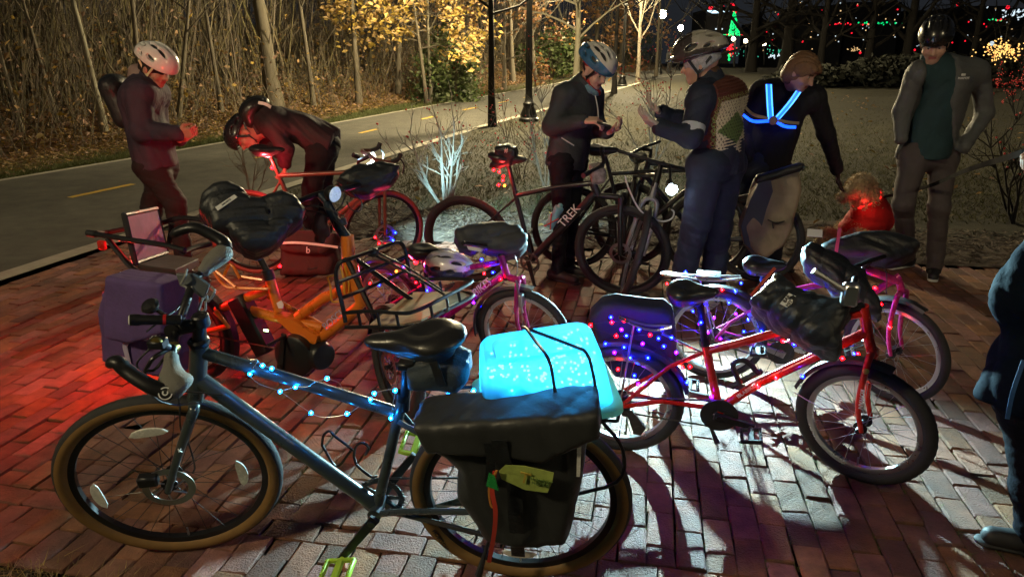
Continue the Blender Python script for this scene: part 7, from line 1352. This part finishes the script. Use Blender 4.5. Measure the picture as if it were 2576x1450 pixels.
for l, m_ in (([(1868, 288, -.05), (1895, 305, -.2), (1938, 304, -.23)], m_el), ([(1955, 308, -.23), (1975, 318, -.22), (2002, 320, -.16)], m_el), ([(1873, 268, -.08), (1895, 288, -.21), (1932, 298, -.23)], m_elw), ([(1958, 303, -.24), (1985, 308, -.21), (2010, 310, -.15)], m_elw)): strap(hn, hz_(l), .011, mat=m_, name='glow_strip' if m_ is m_el else 'reflective_strip', nrm_=A(0, -1, .1))
mk('control_disc', lathe(p(1945, 303, -.25), A(0, -1, .1), [(0, .032), (.012, .03), (.016, .02), (.016, .001)], 18), M('pinkish grey disc', (.4, .3, .32), .5), hn)
# ---- 6: man in grey jacket
Y = 5.33; p = lambda u, v, d=0.: P(u, v, Y + d)
J = dict(head=p(2352, 108, -.06), neck=p(2380, 165, .0), chest=p(2380, 225), pelvis=p(2330, 375), shR=p(2306, 186, -.02), shL=p(2462, 182, .06), elR=p(2268, 282, .02), wrR=p(2266, 350, -.08), elL=p(2478, 285, .08), wrL=p(2425, 372, -.10), hipR=p(2300, 392, -.02), hipL=p(2372, 392, .03), knR=p(2272, 510, -.12), knL=p(2362, 520, -.05), anR=p(2282, 642, .28), anL=p(2352, 664, .02))
J['toR'] = J['anR'] + A(-.12, -.06, 0); J['toL'] = J['anL'] + A(-.07, -.12, 0)
m_gj = cloth_m('grey shell jacket', (.10, .105, .11), rough=.6)
t, f, r, u = person('tall man with a black helmet and open grey jacket, hands in pockets', J, A(-.42, -.74, -.42), A(-.15, -.22, 1), skin=(.60, .36, .28), jacket=None, trousers=cloth_m('grey trousers', (.085, .072, .075)), shoe=(m_shoeb, m_shoew), foldseed=19, te=.018, collar=False, wid=1.04, hs=1.03, legend=1.)
S = SDF(); torso(S, J, .012, w=1.02); S.cap(J['neck'] - A(0, 0, .04), J['head'] - u * .095, .085, .078, k=.03); S.cap(J['pelvis'], J['pelvis'] + A(-.02, 0, -.06), .16, .16, k=.05); S.half(J['pelvis'] - A(0, 0, .06), A(0, 0, -1), .01); S.nz = folds(.004, 16, 31); mk('sweater', S.geo(.008), cloth_m('dark teal sweater', (.025, .055, .065)), t, smooth=2)
S = SDF(); torso(S, J, .032, w=1.02); pel = J['pelvis']; S.cap(pel, pel + A(-.03, 0, -.08), .185, .19, k=.05, sq=(A(0, 1, 0), .72)); S.half(pel - A(0, 0, .07), (0, 0, -1), .01); ft = nrm(np.cross(A(0, 0, 1), nrm(J['shR'] - J['shL']))); ft = ft if ft[1] < 0 else -ft
S.poly([p(a, b, -.14) for a, b in ((2340, 150), (2420, 150), (2408, 200), (2396, 260), (2402, 310), (2412, 360), (2412, 420), (2275, 420), (2310, 330), (2320, 250))], ft, .30, .01, k=.03, op='s')
for sd in 'LR': arm(S, J, sd, .017, end=.97)
S.cap(p(2400, 170, .05), p(2440, 178, .08), .07, .05, k=.05); S.nz = folds(.006, 13, 33); mk('jacket', S.geo(.0075), m_gj, t, smooth=2)
text('lettering', 'MARMOT', .022, p(2424, 197, -.235), A(1, .22, .0), A(0, .1, 1), m_wht, t); mk('logo', box(p(2424, 188, -.225), np.stack([nrm(A(1, .2, 0)), nrm(A(-.2, 1, 0)), A(0, 0, 1)]), (.018, .002, .008), .002), m_wht, t)
cap_('skull_cap', t, J['head'], f, r, u, 1.03, .010, -.045, MATS['black knit'], back=1, tilt=.75)
helmet('', J['head'] + u * .064 - f * .02, f, u, m_hel, 1.06, par=t, col=lambda V, c, f, r, u: np.tile(A(.014, .014, .015), (len(V), 1)), rows=((-.06, 3), (-.02, 3), (.02, 3), (.06, 3))); straps(t, J['head'], f, r, u, m_nylon, 1.03)
# ---- 7: dark figure cut by the right edge
Y = 2.15; p = lambda u, v, d=0.: P(u, v, Y + d)
J = dict(head=p(2886, 60, .05), neck=p(2876, 260, .05), chest=p(2856, 420, .02), pelvis=p(2612, 930, 0), shR=p(2771, 430, -.08), shL=p(2956, 420, .2), elR=p(2556, 748, -.02), wrR=p(2606, 880, -.02), elL=p(2826, 480, .45), wrL=p(2666, 372, .52), hipR=p(2606, 1010, -.05), hipL=p(2736, 1000, .12), knR=p(2611, 1230, -.08), knL=p(2726, 1230, .1), anR=p(2616, 1440, -.12), anL=p(2766, 1420, .1))
for s_ in 'LR': J['to' + s_] = J['an' + s_] + A(-.1, .04, 0)
m_nv = cloth_m('navy soft jacket', (.0035, .007, .014), rough=.85, bs=40, spec=.05)
t, f, r, u = person('dark figure in a navy jacket partly cut off at the right edge', J, A(-.6, .7, -.2), A(0, 0, 1), jacket=m_nv, trousers=cloth_m('very dark jeans', (.004, .005, .009), spec=.08), shoe=(m_shoeb, m_shoeb), wid=.95, hands=[('L', A(-.9, .2, -.1), A(0, .2, -1), 1, 1.)], hem=.14, foldseed=23, je=.03, jf=.012, te=.02)
strap(t, [p(2575, 905, -.17), p(2548, 985, -.19), p(2534, 1052, -.18)], .006, mat=M('blue zip tape', (.02, .07, .2), .4), name='pocket_zip', nrm_=nrm(A(-.6, -1, 0)))
mk('cuff', lathe(J['wrR'] + (J['elR'] - J['wrR']) * .12, J['elR'] - J['wrR'], [(-.012, .062), (0, .068), (.04, .070), (.05, .064)], 18), m_nv, t)
# ---- the far walker on the path
wb = GM(1683, 186); s_ = wb[1] / F0; t = thing('person', 'tiny dark silhouette of a walker far along the path', 'person', wb); S = SDF(); hh = 1.7
S.ell(wb + A(0, 0, 1.58), (.1, .1, .13)); S.cap(wb + A(0, 0, .9), wb + A(0, 0, 1.35), .17, .2, k=.1)
for e in (-1, 1): S.cap(wb + A(e * .09, 0, .9), wb + A(e * .13, e * .2, .05), .1, .06, k=.05); S.cap(wb + A(e * .22, 0, 1.36), wb + A(e * .27, e * .1, .85), .07, .05, k=.06)
mk('body', S.geo(.03), m_dark, t)
# ================================================================== DOG AND LEASH
Y = 5.92; p = lambda u, v, d=0.: P(u, v, Y + d)
S = SDF(); hd, mz = p(2166, 468, -.04), p(2120, 494, -.14); S.ell(hd, (.105, .10, .10)); S.cap(hd, mz, .07, .045, k=.06); S.ell(mz + A(-.012, 0, .01), (.022, .022, .018), k=.01)
for dx, dy in ((-.03, -.09), (.06, .06)): S.cap(hd + A(dx, dy, .04), hd + A(dx * 1.2 + .02, dy * 1.3, -.08), .045, .03, k=.03)
nk, ch, rp = p(2182, 505, .0), p(2192, 548, .02), p(2148, 596, .08); S.cap(hd, nk, .085, .10, k=.05); S.cap(nk, ch, .115, .15, k=.06); S.cap(ch, rp, .15, .16, k=.06); gz_ = float(hgt(rp[0], rp[1])) + .03
for e in (-1, 1): S.cap(ch + A(.02, e * .08, 0), A(ch[0] + .03, ch[1] + e * .09 - .08, gz_ + .03), .06, .035, k=.04); S.ell(A(rp[0] + .02, rp[1] + e * .13, gz_ + .14), (.15, .08, .13), k=.05); S.cap(A(rp[0] + .1, rp[1] + e * .15 - .06, gz_ + .03), A(rp[0] + .2, rp[1] + e * .16 - .08, gz_ + .03), .04, .035, k=.04)
tl_ = p(2078, 600, .0); S.cap(rp + A(-.08, 0, -.05), tl_ + A(.05, 0, .02), .05, .06, k=.05); S.ell(tl_, (.085, .07, .10), k=.06); S.nz = folds(.008, 55, 9, dirs=[(1, 0, 0), (0, 1, 0), (.6, .4, .3), (0, .3, 1)])
dg_ = thing('dog', 'fluffy tan dog in a bright red coat sitting with its glowing collar', 'dog', A(rp[0], rp[1], gz_ - .03)); g = S.geo(.008); V = g[0]; C = np.tile(A(.50, .36, .20), (len(V), 1)); C[np.linalg.norm(V - (mz + A(-.012, 0, .012)), axis=1) < .03] = (.01, .01, .01)
for e in ((-.055, -.07, .03),): C[np.linalg.norm(V - (hd + A(*e)), axis=1) < .016] = (.01, .01, .01)
mk('body', g, M('dog fur', (1, 1, 1), .9, var=.4, vs=35, bump=1., bs=70, attr='col', sheen=.3, distort=1.), dg_, smooth=2, col=C)
kf = rng.choice(len(V), 9000); Vf = V[kf]; keep = ((Vf - nk) @ nrm(nk - ch) > -.0) | (np.linalg.norm(Vf - rp, axis=1) < .24) | (np.linalg.norm(Vf - tl_, axis=1) < .16); Vf = Vf[keep]; cn = np.array([hd, mz, nk, ch, rp, tl_]); ni = np.argmin(((Vf[:, None] - cn) ** 2).sum(2), 1); nd = Vf - cn[ni]; nd /= np.linalg.norm(nd, axis=1)[:, None] + 1e-6
fd_ = nd * .6 + A(0, 0, -.7) + rng.normal(0, .35, nd.shape); fd_ /= np.linalg.norm(fd_, axis=1)[:, None]; sw = np.cross(fd_, rng.normal(size=fd_.shape)); sw /= np.linalg.norm(sw, axis=1)[:, None]; LF = rng.uniform(.012, .028, (len(Vf), 1))
mk('fur', geo(np.stack([Vf - sw * .0028, Vf + sw * .0028, Vf + fd_ * LF + nd * .01], 1).reshape(-1, 3), None, np.arange(3 * len(Vf)).reshape(-1, 3)), M('dog fur strands', (.52, .38, .21), .8, var=.3, vs=30, island=.35), dg_, smooth=False, kind='stuff')
S = SDF(); S.cap(nk + A(.01, 0, -.01), ch, .128, .166); S.cap(ch, rp + (ch - rp) * .25, .166, .172, k=.05); S.half(nk + A(0, 0, .02), nrm(nk - ch), .01); S.nz = folds(.007, 24, 4); mk('dog_coat', S.geo(.008), cloth_m('red dog coat', (.50, .02, .02)), dg_, smooth=2)
axc = nrm(hd - nk); mk('collar', lathe(nk + axc * .035, axc, [(-.014, .112), (-.012, .121), (.012, .118), (.014, .108)], 28), M('lit red collar', (1, .05, .05), .4, emit=(1, .012, .01), es=2.2), dg_)
lamp('collar_glow', dg_, nk + A(-.12, -.2, .02), (1, .03, .03), .45, .04)
le = [nk + axc * .03 + A(.1, 0, 0), P(2330, 470, 5.2), P(2420, 432, 4.2), P(2545, 392, 2.9), J['wrL'] + A(-.07, .01, .0)]
strap_t = thing('leash', 'black webbing leash running from the dog to the right edge', 'leash', le[2]); strap(strap_t, le, .013, th=.004, mat=M('matt black webbing', (.006, .006, .007), .95, var=.2, spec=.05), name='leash_band', nrm_=A(.1, -1, .3))
# ================================================================== FAR TOWN LIGHTS
def led(c, r=.06, n=6): return ball(c, r, n, 4)
def em(n, c, s): return M(n, c, .4, var=0, emit=c, es=s)
E_G, E_R, E_W, E_Y, E_B = em('far green led', (.0, .8, .22), 1.0), em('far red led', (1., .01, .03), 1.2), em('far white led', (.75, .9, 1.), .8), em('far warm led', (1., .66, .3), .8), em('far teal led', (.05, .6, .4), .5)
YT = 95.; pz = lambda u, v, d=0.: P(u, v, YT + d); q = np.random.default_rng(5); px_ = YT / F0
t = thing('light_cone', 'tall cone of green lights with a red star on top like a Christmas tree', 'Christmas lights', pz(1847, 92)); gs = []
for i in range(330):
    h = q.random() ** 1.25; w = 13.5 * (1 - h) + 1.2; a = q.uniform(0, 2 * PI); gs.append(led(pz(1847 + w * math.cos(a), 90 - 62 * h, w * px_ * math.sin(a)), .055 + .03 * q.random(), 5))
mk('led_cluster', gs, E_G, t, kind='stuff'); mk('star', [led(pz(1850 + dx, 27 + dy), .16, 6) for dx, dy in ((0, -4), (0, 4), (-4, 0), (4, 0), (0, 0))], E_R, t); mk('mast', tube([pz(1847, 170), pz(1848, 28)], .12, 6), m_iron, t)
t = thing('light_bar', 'row of green and red lights under the green light cone', 'Christmas lights', pz(1845, 96))
mk('led_cluster', [led(pz(u_, 88 + q.normal(0, .6)), .07, 5) for u_ in np.linspace(1812, 1862, 26) if not 1828 < u_ < 1838], E_G, t, kind='stuff'); mk('led_cluster', [led(pz(u_, 88 + q.normal(0, .6)), .07, 5) for u_ in (*np.linspace(1828, 1838, 6), *np.linspace(1863, 1874, 7))], E_R, t, kind='stuff'); mk('beam', tube([pz(1811, 89.5), pz(1875, 89.5)], .08, 6), m_iron, t)
t = thing('light_flower', 'red firework shaped light flower on a green lit stem', 'Christmas lights', pz(1837, 160)); mk('led_cluster', [led(pz(1838 + q.normal(0, 6), 124 + q.normal(0, 7), q.normal(0, .4)), .08, 5) for _ in range(70)], E_R, t, kind='stuff'); mk('stem', [led(pz(1834 + q.uniform(-3, 3), v_), .085, 5) for v_ in np.linspace(136, 152, 16)], E_G, t)
# hillside town: dark building masses with lit windows
m_bld = M('dark town wall', (.02, .021, .025), .9, var=.2, vs=.2)
def building(label, u0, v0, u1, v1, wins, d=0., col=None):
    c = pz((u0 + u1) / 2, (v0 + v1) / 2, d); hw = (u1 - u0) / 2 * (YT + d) / F0 / 1.04; hh = (v1 - v0) / 2 * (YT + d) / F0 / 1.05; t = thing('building', label, 'building', c - A(0, 0, hh)); mk('wall', box(c + A(0, 4, -hh * 1), np.eye(3), (hw, 4, hh * 2)), m_bld, t, smooth=False)
    for (a, b_, w, h, m) in wins: mk('window', box(A(c[0] + (a - .5) * 2 * hw, c[1] - .05, c[2] + (.5 - b_) * 2 * hh), np.eye(3), (w * hw, .04, h * hh)), m, t, smooth=False)
    return t, c, hw, hh
t, c, hw, hh = building('flat roofed building with a bright blue white lit band and red roof lights', 1776, 26, 1842, 90, [(.42, .10, .8, .10, em('lit office band', (.55, .8, 1.), 1.6)), (.40, .72, .06, .05, E_W), (.50, .72, .06, .05, E_W), (.62, .72, .06, .05, E_W)], 10)
mk('roof_light', [led(A(c[0] + x * hw, c[1] - .3, c[2] + hh * 1.02 + z), .22, 6) for x, z in ((-.8, .1), (-.7, .1), (.0, .3), (.1, .3), (.75, .5), (.9, .5))], E_R, t)
for k, (u0, v0, u1, v1) in enumerate([(2010, 20, 2120, 120), (2130, 10, 2260, 110), (2280, 30, 2400, 120), (2420, 20, 2520, 130), (2530, 25, 2640, 130), (1900, 60, 1990, 140)]):
    w = [(q.random() * .9 + .05, q.random() * .8 + .05, .025, .03, [E_W, E_Y, E_R, E_Y][q.integers(4)]) for _ in range(9)]
    building('dark hillside town building, %s' % ['left of the brown haired head', 'above the hedge with red and green rows', 'just left of the black helmet', 'behind the black helmet', 'at the far right edge', 'right of the green light cone'][k], u0, v0, u1, v1, w, 14 + 3 * k)
def row(label, pts, m, n=1, r=.1):
    P_ = [pz(u_, v_) for u_, v_ in pts]; t = thing('town_lights', label, 'lights', P_[0]); mk('lamp_cluster', [led(x + A(q.normal(0, .05), 0, q.normal(0, .04)), r * q.uniform(.7, 1.2), 5) for x in P_ for _ in range(n)], m, t, kind='stuff')
seq = lambda u0, u1, v, n, j=1.2: [(u_ + q.normal(0, 1.5), v + q.normal(0, j * .5)) for u_ in np.linspace(u0, u1, n)]
row('upper row of small green lights on the hillside', seq(2150, 2240, 58, 12), E_G); row('middle row of small red lights on the hillside', seq(2070, 2170, 60, 12), E_R); row('scattered green lights right of the middle row', seq(2180, 2300, 60, 9), E_G); row('green lights just right of the black helmet', seq(2475, 2520, 50, 9), E_G); row('red lights right of the black helmet', seq(2500, 2530, 51, 4), E_R, 1, .13)
row('three red aircraft warning lights high on the left hillside', [(1958, 36), (2002, 35), (2037, 34)], E_R, 1, .16); row('pair of large red beacons at the upper right', [(2410, 12), (2535, 18)], E_R, 1, .24); row('red signals in the dark trees behind the hedge', [(2165, 133), (2285, 124), (2300, 127), (2020, 105), (2395, 108)], E_R, 1, .14)
row('loose white and warm house lights over the dark hillside', [(q.uniform(1880, 2300), q.uniform(5, 125)) for _ in range(34)], E_Y, 1, .07); row('bluish white window lights over the hillside', [(q.uniform(1980, 2570), q.uniform(5, 120)) for _ in range(30)], E_W, 1, .08)
row('white shop lights at the upper right corner', [(q.uniform(2520, 2576), q.uniform(25, 45)) for _ in range(40)], E_W, 1, .1); row('cluster of parked headlights and shop glow behind the harness wearer', [(q.uniform(1935, 1985), q.normal(141, 3.)) for _ in range(26)], E_W, 1, .09); row('row of red tail lights behind the harness wearer', [(q.uniform(1965, 2015), q.normal(139, 1.5)) for _ in range(9)], E_R, 1, .09); row('greenish lit grass patch lights behind the harness wearer', [(q.uniform(1935, 1990), q.normal(128, 3)) for _ in range(14)], E_B, 1, .08)
row('small white window cluster left of the grey jacket', [(q.uniform(2130, 2165), q.uniform(117, 135)) for _ in range(22)], E_Y, 1, .06); row('teal and white storefront lights under the street globes', [(q.uniform(1840, 1940), q.uniform(112, 148)) for _ in range(22)], E_B, 1, .07)
for k, (u_, v_) in enumerate([(1845, 98), (1876, 103), (1891, 110), (1922, 110)]):
    b = pz(u_, 165); t = thing('street_lamp', 'distant globe lamp, number %s from the left under the green cone' % ['one', 'two', 'three', 'four'][k], 'street lamp', b); mk('pole', tube([b, pz(u_, v_ + 3)], .06, 6), m_iron, t); mk('globe', ball(pz(u_, v_), .26, 8, 6), em('far globe', (1., .8, .5), 22), t)
# fairy lights in a shrub at the right
b = P(2520, 150, 30.); t = thing('lit_shrub', 'shrub wrapped in many warm white fairy lights at the far right', 'shrub', b); mk('branch', stem_geo(b - A(0, 0, .6), 2.2, .04, (0, 0), 30, 321, twl=.6, tw=(.1, .95)), m_barkd, t); mk('fairy_lights', [led(P(2520 + q.normal(0, 24), 128 + q.normal(0, 13), 30 + q.normal(0, .5)), .022 + .012 * q.random(), 5) for _ in range(190)], em('far fairy led', (1., .6, .18), 1.1), t, kind='stuff')
row('lone bright white lamp above the fairy lit shrub', [(2495, 108)], E_W, 1, .35)
# guard rail in the dark woods
a_, c_ = P(-60, 78, 27.), P(500, 78, 30.); t = thing('guard_rail', 'thin pale guard rail in the dark wood at the upper left', 'guard rail', a_); mk('rail', tube([a_, c_], .05, 6, flat=(A(0, 0, 1), .6)), M('pale steel rail', (.4, .38, .33), .5, .4), t)
for k in np.linspace(0, 1, 7): mk('post', tube([a_ + (c_ - a_) * k, a_ + (c_ - a_) * k - A(0, 0, 1.)], .05, 6), m_barkd, t)
# ================================================================== LEAVES ON THE BRICKS
m_oak = M('red brown oak leaf', (.32, .12, .06), .7, var=.3, vs=40)
def oak_leaf(label, u_, v_, s, rot, mat, z=.006):
    b = G(u_, v_); o = []; n = 44
    for i in range(n): a = 2 * PI * i / n; rr = s * (.42 + .36 * abs(math.cos(a)) + .26 * math.sin(a * 7 + .4)) ; o.append([rr * math.cos(a), .62 * rr * math.sin(a), .012 * math.cos(2 * a) + .012])
    o = np.array(o); c_, s_ = math.cos(rot), math.sin(rot); V = np.stack([b[0] + o[:, 0] * c_ - o[:, 1] * s_, b[1] + o[:, 0] * s_ + o[:, 1] * c_, b[2] + z + o[:, 2]], 1)
    g = prism(V, (0, 0, .0012)); st_ = tube([V.mean(0), b + A(-c_ * s * 1.3, -s_ * s * 1.3, z + .01)], .0016, 4); mk('fallen_leaf', [g, st_], mat, None, smooth=False, cat='leaf', label=label)
for k, (a, b_, s, r_, lb) in enumerate([(1952, 1099, .055, .4, 'curled red oak leaf on the bricks between the red bicycle wheels'), (2212, 832, .035, 1., 'small pale leaf scrap right of the magenta front wheel'), (870, 1440, .03, 2., 'leaf crumb on the pale bricks under the slate blue bicycle'), (1425, 662, .05, 0.3, 'oak leaf lying in the mulch by the mountain bicycle'), (2018, 610, .07, .6, 'lobed oak leaf in the mulch under the tan pannier'), (1235, 540, .04, 1.4, 'pale leaf in the headlight beam beside the left wheel'), (2460, 640, .05, 2.2, 'brown leaf at the edge of the mulch on the right'), (1245, 625, .05, 2.9, 'leaf on the mulch edge above the magenta bicycle cover'), (300, 640, .05, .2, 'leaf on the bricks near the pale kerb at left')]): oak_leaf(lb, a, b_, s, r_, m_oak)
tw_ = G(2540, 1052); mk('twig', [tube(smoothpts([tw_ + A(-.04, 0, .008), tw_ + A(0, .006, .012), tw_ + A(.05, -.01, .008)], 4), .003, 5), tube([tw_ + A(.01, .003, .012), tw_ + A(.03, .025, .008)], .002, 4)], M('pale broken twig', (.45, .38, .28), .8), None, cat='twig', label='short pale broken twig on the bricks by the dark figure')
